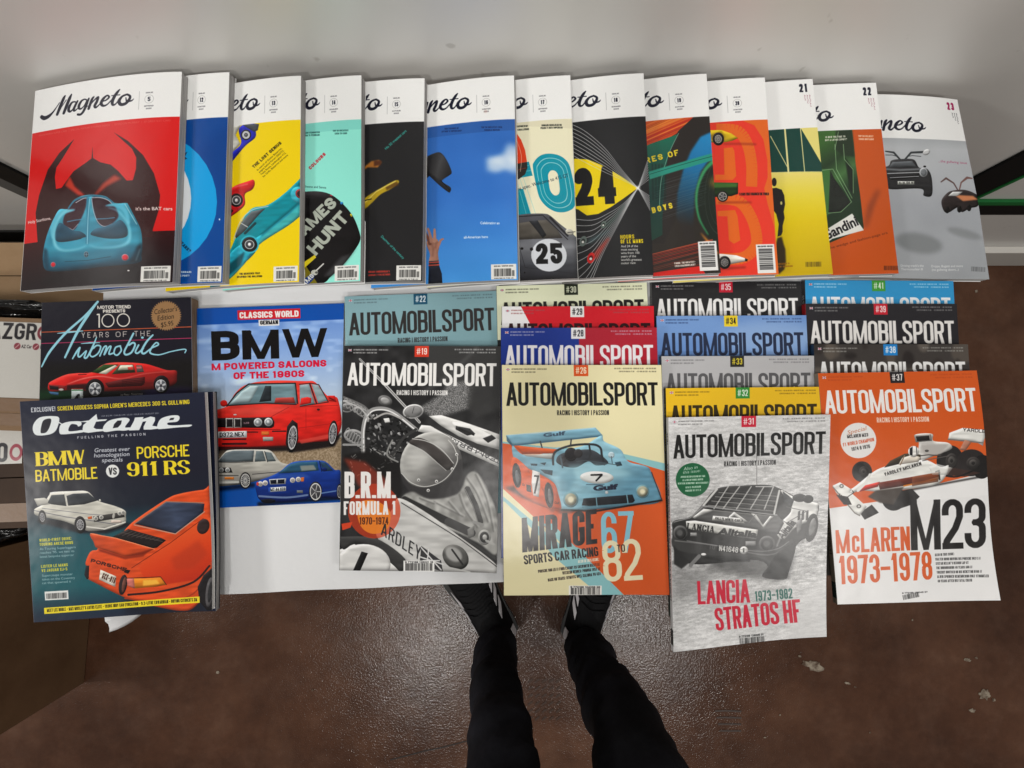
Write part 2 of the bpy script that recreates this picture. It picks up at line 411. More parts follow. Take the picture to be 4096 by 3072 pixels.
def magneto_head(c, num, season, year, new=False, dx=0, dy=0, hcol=None, bottom=.218):
    c.uv(sx=1 / MW, sy=1 / MH)
    c.rect(-1, -1, MW + 1, MH * bottom, (236, 237, 236))
    k = 210 / 585 / 4.254 * 1.02
    def T(x, y): return ((x / 4.254 + 8) * 210 / 585 * 1.02 + dx, 42 + dy + (y + .156 * (x - 410) - 590) * .0794)
    col = (24, 26, 44)
    for st in MAG:
        c.line([T(x, y) for x, y, w in st], [w * .094 for x, y, w in st], col, sm=True)
    if not new:
        x, y = T(1950, 275)
        c.line([T(1798, 150), T(1798, 470)], .35, (120, 120, 124))
        c.ell(x, y, 5.9, 5.9, (150, 150, 150), hole=.93)
        w = 3.4 if len(num) == 1 else 5
        c.text(num, (x - w / 2, y + 3), (x + w / 2, y + 3), 6, 1.25, col)
        c.text('ISSUE', (x - 4.6, y - 8), (x + 4.6, y - 8), 1.8, .45, (90, 90, 95))
        c.text(season, (x - 6, y + 10.5), (x + 6, y + 10.5), 1.9, .45, (90, 90, 95))
        c.text(year, (x - 3.6, y + 14), (x + 3.6, y + 14), 1.9, .45, (90, 90, 95))
    else:
        col = hcol or (26, 28, 46)
        c.text(num, (190.5, 19), (201.5, 19), 12.5, 2.7, col, gap=.4)
        for i, L in enumerate((9, 13, 18)):
            c.text('AUTUMN'[:3 + i], (204 - 3.4 * (2 - i) - 1, 23), (204 - 3.4 * (2 - i) - 1, 23 + L), 1.8, .5, (170, 120, 135) if not hcol else (90, 90, 96))

def m_bar(c, x0, x1, side=False):
    c.uv(sx=1 / MW, sy=1 / MH)
    c.rect(x0, 263, x1, 283.5, (226, 226, 222))
    c.text('$25.99 / WINTER 2022', (x0 + 4, 266.5), (x1 - 4, 266.5), 1.8, .35, BLK)
    c.bars((x0 + 4, 279.5), (x1 - 7, 279.5), 10.5, seed=int(x0)); c.bars((x1 - 6, 279.5), (x1 - 2.5, 279.5), 8, seed=3)
    c.text('PRINTED IN THE UK', (x0 + 4, 282.8), (x1 - 4, 282.8), 1.4, .3, BLK)
def m_bar_v(c, x0, x1, y0, y1):
    c.uv(sx=1 / MW, sy=1 / MH); c.rect(x0, y0, x1, y1, (228, 228, 226))
    c.text('$25.99', (x0 + 2, y0 + 4), (x1 - 2, y0 + 4), 2, .5, BLK)
    r = random.Random(int(x0)); y = y0 + 6
    while y < y1 - 6:
        w = r.choice((.5, .8, 1.2)); c.rect(x0 + 3, y, x1 - 3, y + w, BLK); y += w + r.choice((.5, .7, 1.1))

def art_5(c):
    c.view(50, 400, 2)
    c.rect(-100, -200, 1500, 1700, (214, 28, 28))
    c.poly([(40, 1152), (1400, 1030), (1400, 1600), (40, 1700)], ('g', (0, 1100), (0, 1500), [(0, (66, 16, 18)), (.6, (44, 14, 18)), (1, (30, 14, 20))]))
    c.poly([(215, 1145), (195, 900), (225, 760), (300, 560), (400, 430), (525, 325), (430, 470), (375, 545), (362, 620), (372, 716), (420, 708), (450, 668), (520, 580), (620, 515), (668, 480), (676, 385), (680, 478), (740, 512), (820, 530), (880, 580), (945, 655), (992, 650), (1016, 560), (1018, 470), (985, 400), (845, 275), (960, 345), (1070, 450), (1150, 590), (1195, 760), (1185, 880), (1140, 1040), (1140, 1100)], (56, 17, 18))
    c.poly([(605, 775), (560, 770), (450, 690), (488, 620), (530, 700), (612, 770)], (206, 60, 40), a=.9, blur=3)
    c.poly([(690, 770), (760, 680), (850, 610), (905, 640), (790, 700), (705, 770)], (200, 70, 48), a=.85, blur=4)
    c.poly([(230, 1450), (380, 1380), (900, 1330), (1040, 1320), (1100, 1440), (1080, 1480), (300, 1500)], (24, 14, 18), a=.8, blur=10)
    c.af = (9, .4)
    # body
    body = ('g', (650, 880), (650, 1380), [(0, (72, 170, 196)), (.35, (44, 132, 160)), (.6, (60, 160, 188)), (.8, (30, 100, 126)), (1, (16, 56, 76))])
    c.poly([(480, 870), (520, 810), (600, 775), (700, 768), (790, 785), (850, 835), (940, 832), (960, 850), (1000, 930), (1050, 1040), (1062, 1150), (1055, 1240), (1030, 1310), (760, 1345), (500, 1375), (300, 1370), (262, 1290), (270, 1180), (300, 1070), (350, 960), (400, 882), (460, 880)], body, sm=False)
    c.poly([(268, 1180), (300, 1200), (320, 1330), (300, 1370), (262, 1290)], (14, 48, 66), a=.8, blur=4)
    c.poly([(1058, 1150), (1020, 1180), (960, 1310), (1030, 1310), (1060, 1240)], (16, 34, 46), a=.9, blur=4)
    # cockpit glass
    c.poly([(490, 860), (530, 815), (600, 790), (636, 792), (610, 900), (560, 1000), (515, 1048), (440, 1005), (445, 930)], (58, 22, 38), blur=2)
    c.poly([(672, 790), (750, 790), (815, 820), (860, 870), (880, 940), (830, 1000), (770, 1022), (720, 990), (690, 900)], (52, 20, 34), blur=2)
    c.line([(480, 870), (530, 812), (600, 786), (700, 776), (790, 795), (848, 840)], 14, (52, 118, 144), sm=True)
    c.line([(540, 830), (600, 798), (636, 794)], 5, (196, 206, 212), sm=True); c.line([(672, 792), (740, 792), (800, 812), (840, 850)], 5, (196, 206, 212), sm=True)
    c.line([(470, 980), (540, 968), (600, 962)], 8, (70, 150, 180), a=.8); c.line([(700, 962), (800, 958), (850, 950)], 8, (70, 150, 180), a=.8)
    c.line([(670, 800), (685, 900), (720, 985), (770, 1020), (830, 1000)], 4, (200, 206, 212), sm=True)
    c.line([(450, 1010), (515, 1047), (560, 1000)], 3, (190, 200, 206))
    # scoops
    c.poly([(375, 1130), (365, 1070), (400, 990), (455, 1010), (515, 1050), (580, 1060), (632, 1100), (600, 1110), (560, 1125), (440, 1142)], (28, 70, 92), sm=True)
    c.poly([(950, 1090), (948, 1030), (900, 970), (850, 990), (770, 1024), (700, 1040), (660, 1080), (700, 1100), (800, 1118), (900, 1115)], (30, 74, 96), sm=True)
    c.line([(640, 800), (640, 1000), (634, 1150)], 26, (42, 128, 158), blur=2); c.line([(652, 800), (640, 960), (634, 1160)], 5, (150, 214, 232))
    c.line([(345, 1110), (340, 1050), (365, 970), (430, 910), (530, 886)], [12, 26, 34, 36, 6], (98, 190, 214), sm=True, blur=2)
    c.line([(530, 886), (440, 905), (380, 990), (356, 1080), (372, 1170), (440, 1210), (560, 1200), (632, 1170)], [6, 14, 14, 22, 24, 18, 10, 4], (132, 214, 234), sm=True, blur=3, a=.9)
    c.line([(780, 856), (860, 850), (930, 890), (960, 990)], [6, 30, 34, 20], (92, 186, 212), sm=True, blur=2)
    c.line([(800, 870), (880, 900), (950, 990), (968, 1080), (950, 1150), (860, 1185), (720, 1190), (650, 1168)], [5, 12, 18, 22, 24, 18, 10, 4], (120, 206, 228), sm=True, blur=3, a=.9)
    c.poly([(280, 1230), (600, 1230), (1000, 1180), (1040, 1250), (620, 1330), (300, 1350)], (24, 92, 118), a=.55, blur=12)
    c.line([(420, 1268), (620, 1275), (860, 1240)], 30, (96, 186, 208), a=.5, blur=10)
    c.line([(450, 1300), (640, 1292), (820, 1262)], 3, (14, 40, 52))
    for x, y, r in ((351, 1322, 22), (932, 1268, 28)):
        c.ell(x, y, r, r, (170, 120, 130)); c.ell(x, y, r * .75, r * .75, (205, 32, 52))
    c.ell(626, 1244, 19, 24, (140, 160, 170)); c.ell(626, 1244, 15, 20, (30, 60, 80)); c.line([(626, 1228), (626, 1260)], 4, (150, 170, 180)); c.line([(612, 1244), (640, 1244)], 3, (150, 170, 180))
    c.line([(1020, 1000), (930, 840)], 6, (170, 214, 226), a=.8)
    c.ell(958, 1374, 10, 6, (220, 220, 215)); c.line([(1045, 1200), (1015, 1290)], 8, (120, 140, 150), a=.7, blur=2)
    c.af = None
    c.tx("it's the BAT cars", (1012, 890), (1284, 878), 26, (235, 225, 222), bold=.02)
    c.tx("Holy Scaglione,", (128, 988), (332, 958), 24, (235, 225, 222), bold=.02)
    magneto_head(c, '5', 'SPRING', '2020')
    c.tx('PININFARINA SUPER CARS  |  SPECIAL FERRARI STORIES INSIDE  |  GORDON MURRAY  |  30 GREATEST CARS', (11, MH * .24), (199, MH * .24), 2.6, (225, 120, 110), a=.8)
    m_bar(c, 171, 207)

def art_12(c):
    c.uv(); c.rect(-.1, -.1, 1.1, 1.1, (8, 74, 150))
    c.view(50, 400, 2)
    c.poly([(1500, 420), (1740, 160), (1740, 900), (1640, 700)], (6, 62, 132), a=.5, blur=20)
    c.ell(1180, 820, 462, 522, (18, 160, 226)); c.ell(1130, 800, 318, 400, (226, 232, 236))
    c.poly([(1392, 395), (1405, 400), (1402, 440), (1420, 430), (1400, 470), (1418, 485), (1388, 500)], (30, 60, 100)); c.poly([(1388, 398), (1404, 402), (1392, 436)], (235, 240, 244))
    c.ell(1660, 958, 5, 8, (220, 230, 240))
    c.text('YEARS?', (1350, 1150), (1432, 1232), 26, 6, (18, 30, 60)); 
    c.text('BACK! FERRARI', (1290, 1396), (1448, 1392), 15, 4, (226, 232, 236)); c.text('THE POST!', (1340, 1424), (1434, 1420), 15, 4, (226, 232, 236))
    magneto_head(c, '12', 'WINTER', '2021'); m_bar(c, 174, 208)

def art_13(c):
    c.uv(); c.rect(-.1, -.1, 1.1, 1.1, (238, 208, 12))
    c.view(50, 400, 2)
    c.af = (5, .4)
    # blue car, top
    c.poly([(1620, 560), (1800, 420), (1850, 360), (1830, 260), (1880, 215), (1985, 215), (1965, 260), (1960, 320), (1880, 390), (1780, 510), (1700, 600)], (38, 44, 178))
    c.poly([(1780, 440), (1842, 372), (1806, 300), (1850, 215), (1740, 225)], (214, 214, 206)); c.poly([(1850, 215), (1990, 212), (1980, 262), (1950, 275)], (70, 74, 80))
    wheel(c, 1888, 300, 48, 50, spokes=0, rim=(205, 205, 210)); c.ell(1888, 300, 50, 52, (38, 44, 178), hole=.8)
    c.ell(1888, 300, 26, 27, (190, 192, 196), hole=.6)
    # red car
    c.poly([(1700, 900), (1740, 760), (1800, 705), (1900, 668), (1945, 655), (1957, 690), (1935, 735), (1880, 770), (1880, 850), (1830, 905), (1740, 970), (1640, 1060)], (196, 30, 36))
    c.line([(1800, 712), (1900, 690)], 8, (240, 120, 120), blur=2); c.poly([(1760, 880), (1790, 900), (1740, 960)], (40, 14, 18))
    wheel(c, 1812, 818, 56, 58, rim=(205, 200, 200), spokes=0); c.ell(1812, 818, 62, 64, (200, 30, 36), hole=.84); c.ell(1812, 818, 12, 14, (230, 230, 230))
    c.view(50, 400, 2)
    # turquoise car running up
    c.poly([(1600, 1500), (1700, 1350), (1760, 1220), (1820, 1080), (1870, 960), (1940, 880), (2060, 850), (2200, 740), (2400, 530), (2440, 640), (2240, 900), (2010, 1110), (1960, 1230), (1850, 1340), (1740, 1440), (1640, 1530)], (16, 138, 152))
    c.poly([(1700, 1360), (1800, 1200), (1990, 1100), (2240, 880), (2420, 680), (2440, 760), (2250, 980), (1990, 1170), (1870, 1330), (1730, 1460)], (46, 170, 196), a=.9)
    c.poly([(1800, 1100), (1850, 990), (1930, 905), (2040, 880), (1990, 930), (1880, 1060), (1810, 1120)], (84, 92, 96)); c.line([(1790, 1130), (1845, 985), (1930, 898), (2060, 862)], 6, (190, 196, 196), sm=True)
    c.line([(1880, 1080), (1960, 1000)], 20, (20, 60, 66)); c.line([(1850, 1000), (1900, 1030)], 6, (200, 205, 205))
    c.line([(2010, 1090), (2230, 890), (2400, 720)], 18, (12, 92, 104), blur=4)
    c.poly([(1750, 1330), (1880, 1220), (1850, 1330), (1750, 1420)], (10, 60, 70), a=.8, blur=3)
    wheel(c, 1915, 1168, 60, 58, rim=(200, 205, 205), spokes=0); c.ell(1915, 1168, 74, 72, (60, 176, 196), hole=.86); c.ell(1915, 1168, 12, 14, (230, 230, 230))
    c.view(1050, 280, 2); c.ell(290, 1000, 60, 66, (60, 176, 196)); c.ell(300, 990, 34, 38, (150, 60, 60)); c.ell(300, 990, 22, 24, (60, 40, 44))
    c.view(50, 400, 2)
    c.af = None
    c.text('THE LOST GENIUS', (1950, 565), (2165, 360), 24, 6, (30, 26, 10), gap=.4)
    for i, t in enumerate(('In search of Giotto Bizzarrini,', 'enigma behind Ferrari 250GTO,', 'Testa Rossa, Lamborghini V12,', 'Iso Grifo, Bizzarrini and more')):
        c.tx(t, (1978 + i * 15, 585 + i * 17), (2168 + i * 15, 400 + i * 17), 14, (40, 34, 10))
    c.text('THE MERCEDES THAT', (1836, 1410), (1998, 1402), 15, 4, (40, 34, 10)); c.text('SPAWNED THE GULLWING', (1816, 1434), (2014, 1426), 15, 4, (40, 34, 10))
    magneto_head(c, '13', 'SPRING', '2022'); m_bar(c, 174, 208)

def art_14(c):
    c.uv(); c.rect(-.1, -.1, 1.1, 1.1, (146, 232, 216))
    c.uv(sx=1 / MW, sy=1 / MH); c.rect(0, 60, 210, 76, (120, 205, 195), a=.6)
    c.view(1050, 280, 2)
    c.text('BONZO! FERRUCCIO', (330, 532), (470, 522), 14, 4, (40, 90, 86)); c.text("MIURA'S FERRARI", (330, 552), (470, 543), 14, 4, (40, 90, 86))
    c.text('TOP 50 GREATEST', (572, 508), (692, 498), 14, 4, (40, 90, 86)); c.text('EVER TV CARS', (588, 530), (682, 521), 14, 4, (40, 90, 86))
    c.text('COLOURS', (398, 815), (520, 692), 26, 8, (190, 44, 60), gap=.35)
    c.tx('Stewart, Sheene and Senna', (260, 952), (520, 962), 18, (30, 60, 60))
    c.af = (14, .9)
    c.poly([(240, 1000), (330, 990), (460, 985), (560, 1010), (650, 1080), (730, 1180), (780, 1310), (782, 1370), (740, 1450), (660, 1560), (560, 1660), (480, 1720), (200, 1760)], (22, 20, 22), sm=True)
    c.poly([(700, 1480), (640, 1500), (500, 1660), (560, 1660), (660, 1560), (760, 1420)], (60, 60, 62), blur=5)
    c.ell(560, 1017, 12, 5, (190, 40, 60), rot=20); c.ell(640, 1075, 12, 12, (40, 120, 190), rot=40); c.ell(714, 1168, 8, 14, (210, 190, 40), rot=-20)
    c.af = None
    g = (170, 178, 166)
    c.text('JAMES', (300, 1395), (612, 1085), 92, 26, g, gap=.12); c.text('HUNT', (440, 1500), (705, 1195), 104, 28, g, gap=.12)
    c.poly([(330, 1560), (430, 1490), (442, 1510), (350, 1595)], (225, 205, 40)); c.line([(400, 1655), (500, 1560)], 10, (210, 210, 205)); c.ell(430, 1630, 28, 22, (200, 202, 190)); c.ell(445, 1630, 12, 10, (90, 90, 86))
    c.poly([(200, 1800), (350, 1560), (470, 1740), (380, 1850)], (225, 205, 40), a=.5); c.ell(380, 1690, 60, 26, (30, 60, 130), rot=-40)
    c.text('AMS', (350, 1740), (430, 1660), 36, 9, (235, 235, 225))
    magneto_head(c, '14', 'SUMMER', '2022'); m_bar(c, 174, 208)

def art_15(c):
    c.uv(); c.rect(-.1, -.1, 1.1, 1.1, (38, 38, 40))
    c.view(1050, 280, 2)
    c.af = (5, .5)
    c.poly([(700, 850), (815, 800), (880, 745), (940, 735), (960, 752), (930, 795), (850, 795), (815, 820)], (176, 112, 44), blur=1.5); c.poly([(900, 740), (960, 740), (955, 775), (900, 785)], (80, 44, 28), a=.9, blur=2)
    c.poly([(700, 1190), (815, 1050), (960, 955), (1072, 893), (1095, 912), (1030, 965), (950, 1010), (880, 1080), (815, 1135)], (186, 158, 34), blur=1.2); c.poly([(990, 950), (1080, 900), (1098, 930), (1000, 975)], (90, 60, 30), a=.8, blur=2.5)
    c.line([(830, 1075), (920, 985), (1070, 900)], 6, (240, 224, 130), blur=1.2); c.line([(820, 1060), (880, 1045)], 8, (30, 30, 20))
    c.line([(840, 1140), (920, 1260), (950, 1500)], 60, (30, 30, 32), a=.6, blur=12)
    c.af = None
    c.tx('His 50 greatest cars', (995, 655), (1158, 500), 20, (60, 170, 160), bold=.02); c.tx('Designer of the century', (952, 1345), (1128, 1520), 20, (60, 170, 160), bold=.02)
    c.text("BRIGGS CUNNINGHAM'S", (858, 1632), (1024, 1626), 15, 4, (190, 60, 50)); c.text('JAGUAR E-TYPE RETURNS', (856, 1658), (1028, 1650), 15, 4, (190, 60, 50))
    magneto_head(c, '15', 'AUTUMN', '2022'); m_bar(c, 174, 208)

def art_16(c):
    c.uv(); c.rect(-.1, -.1, 1.1, 1.1, ('g', (0, .2), (0, 1), [(0, (48, 104, 184)), (.5, (56, 118, 200)), (1, (72, 150, 222))]))
    c.mottling(60, 8, 5); c.uv(sx=1 / MW, sy=1 / MH); c.rect(-1, 60, 211, 78, (34, 70, 130), a=.35)
    c.view(1050, 280, 2)
    for i, (x, y, rx, ry) in enumerate([(2030, 690, 110, 60), (1960, 740, 110, 60), (1880, 770, 80, 50), (2030, 780, 90, 50), (1850, 800, 60, 30), (1990, 640, 50, 50), (2010, 720, 50, 40), (1900, 730, 60, 30), (1830, 740, 40, 34)]):
        c.ell(x, y, rx, ry, (226, 236, 242), a=.5 if i < 6 else .6, blur=9)
    c.text('WHAT BECOMES OF', (1462, 500), (1574, 494), 14, 3.5, (24, 50, 100)); c.text("AFFORD'S SUPERCARS?", (1438, 522), (1600, 514), 14, 3.5, (24, 50, 100))
    c.text('TOP 50 GREATEST EVER', (1752, 484), (1918, 474), 14, 3.5, (24, 50, 100)); c.text('FORMULA DRIVERS', (1775, 505), (1900, 497), 14, 3.5, (24, 50, 100))
    c.af = (6, .4)
    c.poly([(1240, 760), (1310, 740), (1330, 708), (1410, 678), (1450, 700), (1488, 760), (1518, 835), (1500, 862), (1440, 905), (1508, 955), (1508, 990), (1490, 994), (1420, 940), (1320, 850), (1230, 810)], (44, 44, 46), sm=False)
    c.poly([(1325, 710), (1410, 680), (1450, 700), (1488, 762), (1516, 838), (1440, 902), (1400, 885), (1340, 830)], ('g', (1340, 760), (1500, 800), [(0, (44, 44, 46)), (.5, (70, 70, 72)), (1, (40, 40, 42))]), blur=1.5)
    c.line([(1240, 740), (1300, 740), (1320, 860)], 40, (26, 26, 28)); c.line([(1430, 900), (1500, 975)], 6, (20, 20, 22))
    # raised hand and cuff
    sk = (176, 128, 108); sh = (120, 78, 66)
    c.poly([(1338, 1560), (1346, 1490), (1325, 1430), (1318, 1390), (1330, 1375), (1370, 1360), (1405, 1370), (1420, 1420), (1410, 1480), (1412, 1560)], sk, sm=True)
    c.line([(1345, 1400), (1322, 1340), (1302, 1300)], [30, 20, 14], sh, sm=True)
    c.line([(1358, 1385), (1345, 1330), (1330, 1284)], [30, 22, 17], sk, sm=True)
    c.line([(1382, 1380), (1383, 1330), (1382, 1290)], [30, 22, 17], (186, 138, 118), sm=True)
    c.line([(1400, 1430), (1420, 1400), (1432, 1375), (1450, 1366)], [34, 22, 17, 14], (168, 118, 100), sm=True)
    c.line([(1355, 1400), (1372, 1440), (1366, 1500)], 14, sh, a=.6, sm=True, blur=3); c.line([(1400, 1390), (1384, 1440)], 10, sh, a=.5, blur=3)
    c.poly([(1338, 1540), (1414, 1536), (1420, 1580), (1336, 1586)], (50, 46, 50)); c.line([(1340, 1552), (1416, 1548)], 9, (190, 84, 70)); c.line([(1338, 1574), (1418, 1570)], 10, (190, 84, 70))
    c.poly([(1336, 1584), (1420, 1580), (1440, 1640), (1450, 1800), (1330, 1800)], (30, 34, 46))
    c.af = None
    c.tx('Celebrating an', (1744, 1246), (1898, 1242), 20, (230, 238, 244), bold=.02); c.tx('all-American hero', (1614, 1362), (1806, 1354), 20, (230, 238, 244), bold=.02)
    magneto_head(c, '16', 'WINTER', '2022'); m_bar(c, 174, 208)
    c.ell(170, 49, 2.4, 2, (190, 150, 140), a=.5, blur=1.5)

def art_17(c):
    c.uv(); c.rect(-.1, -.1, 1.1, 1.1, (232, 228, 198))
    c.view(1950, 280, 2)
    c.rect(0, 395, 760, 470, (214, 208, 180), a=.6)
    c.text('CONDO MADNESS!', (150, 484), (322, 474), 15, 4, (40, 44, 40)); c.text('CHALLENGE', (240, 506), (332, 498), 15, 4, (40, 44, 40))
    c.text('ROMAIN GROSJEAN ON', (432, 466), (592, 454), 15, 4, (40, 44, 40)); c.text("PRADA'S NEW SUPERCAR", (424, 488), (600, 474), 15, 4, (40, 44, 40))
    teal = (0, 146, 166); ln = (150, 214, 214)
    c.poly([(150, 980), (340, 960), (430, 1240), (150, 1240)], teal)                   # stem of the T
    c.poly([(150, 770), (330, 750), (360, 860), (150, 900)], teal)
    c.poly([(268, 905), (330, 888), (420, 1160), (345, 1165)], (232, 228, 198))
    for k in (0, 1, 2): c.line([(200 + k * 26, 780), (330 + k * 40, 1240)], 3, ln)
    c.line([(150, 810), (330, 780)], 3, ln); c.line([(150, 850), (345, 820)], 3, ln)
    c.poly([(120, 500), (225, 515), (270, 580), (300, 660), (315, 750), (150, 790)], (222, 66, 28), sm=False)
    c.poly([(120, 790), (315, 752), (318, 800), (300, 850), (250, 890), (120, 900)], (48, 42, 38)); c.line([(120, 850), (305, 800)], 3, (170, 60, 40)); c.line([(225, 560), (270, 700), (262, 830)], 3, (230, 200, 180), sm=True)
    def O(k, col, w=None):
        c.poly([(430 + 90 * (1 - k) * .9 + (0), 0)] and [(x, y) for x, y in
            [(528 + (p[0] - 528) * k, 912 + (p[1] - 912) * (k * .78 + .22)) for p in [(362, 800), (375, 745), (420, 700), (480, 682), (560, 688), (620, 720), (660, 780), (700, 960), (708, 1040), (690, 1100), (650, 1130), (600, 1144), (540, 1140), (480, 1110), (430, 1060), (400, 990)]]], col, sm=True)
    O(1, teal); O(.82, ln); O(.79, teal); O(.62, ln); O(.59, teal); O(.27, (232, 228, 198))
    c.tx('to Le Mans spec. Welcome to 415 GT', (120, 1020), (650, 858), 28, (40, 50, 60))
    c.af = (8, .4)
    # dark car with roundel
    c.poly([(150, 1180), (230, 1175), (330, 1163), (450, 1160), (500, 1175), (580, 1240), (700, 1330), (760, 1420), (760, 1800), (150, 1800)], ('g', (0, 1160), (0, 1700), [(0, (66, 66, 72)), (.35, (96, 98, 104)), (.55, (120, 122, 128)), (.8, (62, 64, 70)), (1, (44, 44, 50))]))
    c.poly([(150, 1250), (240, 1240), (400, 1215), (470, 1210), (560, 1290), (600, 1350), (400, 1362), (150, 1375)], (84, 80, 74)); c.poly([(330, 1220), (400, 1215), (470, 1330), (440, 1355)], (40, 42, 46)); c.line([(210, 1190), (440, 1172), (640, 1360)], 7, (30, 30, 34)); c.line([(500, 1190), (640, 1330)], 16, (36, 36, 40))
    c.ell(655, 1300, 34, 24, (190, 188, 176), rot=20); c.line([(640, 1305), (700, 1295)], 6, (50, 50, 50))
    c.line([(244, 1390), (300, 1590), (760, 1640)], 3, (36, 36, 40)); c.ell(275, 1440, 12, 10, (26, 26, 28)); c.ell(352, 1444, 14, 14, (26, 26, 28)); c.ell(297, 1630, 6, 6, (20, 20, 20))
    c.af = None
    c.ell(490, 1490, 142, 130, (206, 210, 216)); c.text('25', (388, 1562), (598, 1556), 165, 42, (22, 22, 24), r=.24)
    c.ell(352, 1444, 12, 12, (26, 26, 28))
    magneto_head(c, '17', 'SPRING', '2023')

def art_18(c):
    c.uv(); c.rect(-.1, -.1, 1.1, 1.1, (36, 37, 39))
    c.view(1950, 280, 2)
    y = (240, 214, 20)
    c.poly([(560, 760), (700, 728), (800, 735), (900, 775), (1060, 860), (1200, 950), (1080, 1040), (980, 1110), (880, 1165), (790, 1178), (720, 1130), (560, 1100)], y)
    c.text('24', (704, 1105), (1030, 1080), 300, 78, (20, 20, 22), r=.25)
    W = (206, 208, 210)
    for i in range(9):
        c.line([(600, 430 + i * 28), (760, 500 + i * 30 + i), (930, 640 + i * 24), (1070, 810 + i * 10), (1200, 950)], [3.5, 3.5, 3.2, 2.6, 2], W, sm=True)
        c.line([(1200, 950), (1290, 700 + i * 22), (1400, 400 + i * 60)], [2, 3, 3], W); c.line([(1200, 950), (1300, 1010 + i * 14), (1420, 1080 + i * 32)], [2, 3, 3], W)
    for i in range(12):
        c.line([(1200, 950), (1080 - i * 2, 1080 + i * 12), (960 - i * 4, 1160 + i * 26 + i * i * .3), (830 - i * 3, 1215 + i * 40 + i * i * .9), (640, 1200 + i * 50 + i * i * 2.2)], [2, 2.6, 3, 3.4, 3.6], W, sm=True)
    c.ell(1200, 950, 16, 16, (250, 250, 250), blur=3)
    c.poly([(925, 1240), (1000, 1190), (1090, 1080), (1100, 1090), (1010, 1220), (945, 1280)], (70, 90, 84), a=.6, blur=4)
    for x, yy, s, col in ((922, 1250, 24, (96, 110, 104)), (760, 1382, 34, (100, 112, 108)), (822, 1515, 36, (200, 40, 40))):
        c.ell(x, yy, s * .8, s * 1.25, col, rot=18); c.ell(x, yy, s * .45, s * .6, tuple(int(k * .45) for k in col), rot=18); c.ell(x - 2, yy + s * .2, s * .3, s * .3, (220, 220, 216))
    c.poly([(795, 1370), (960, 1290), (980, 1300), (800, 1410)], (90, 120, 124), a=.5, blur=5); c.poly([(840, 1480), (960, 1350), (972, 1358), (860, 1540)], (190, 60, 50), a=.7, blur=4)
    c.text('HOURS', (1058, 1362), (1170, 1354), 32, 6.2, y, gap=.5); c.text('OF LE MANS', (1060, 1398), (1242, 1388), 32, 6.2, y, gap=.5)
    for i, (t, w) in enumerate((('And 24 of the', 138), ('most exciting', 136), ('wins from 100', 150), ('years of the', 122), ("world's greatest", 168), ('motor race', 118))):
        c.tx(t, (1062, 1428 + i * 27), (1062 + w, 1422 + i * 27), 18, (222, 222, 218), bold=.015)
    magneto_head(c, '18', 'SUMMER', '2023')

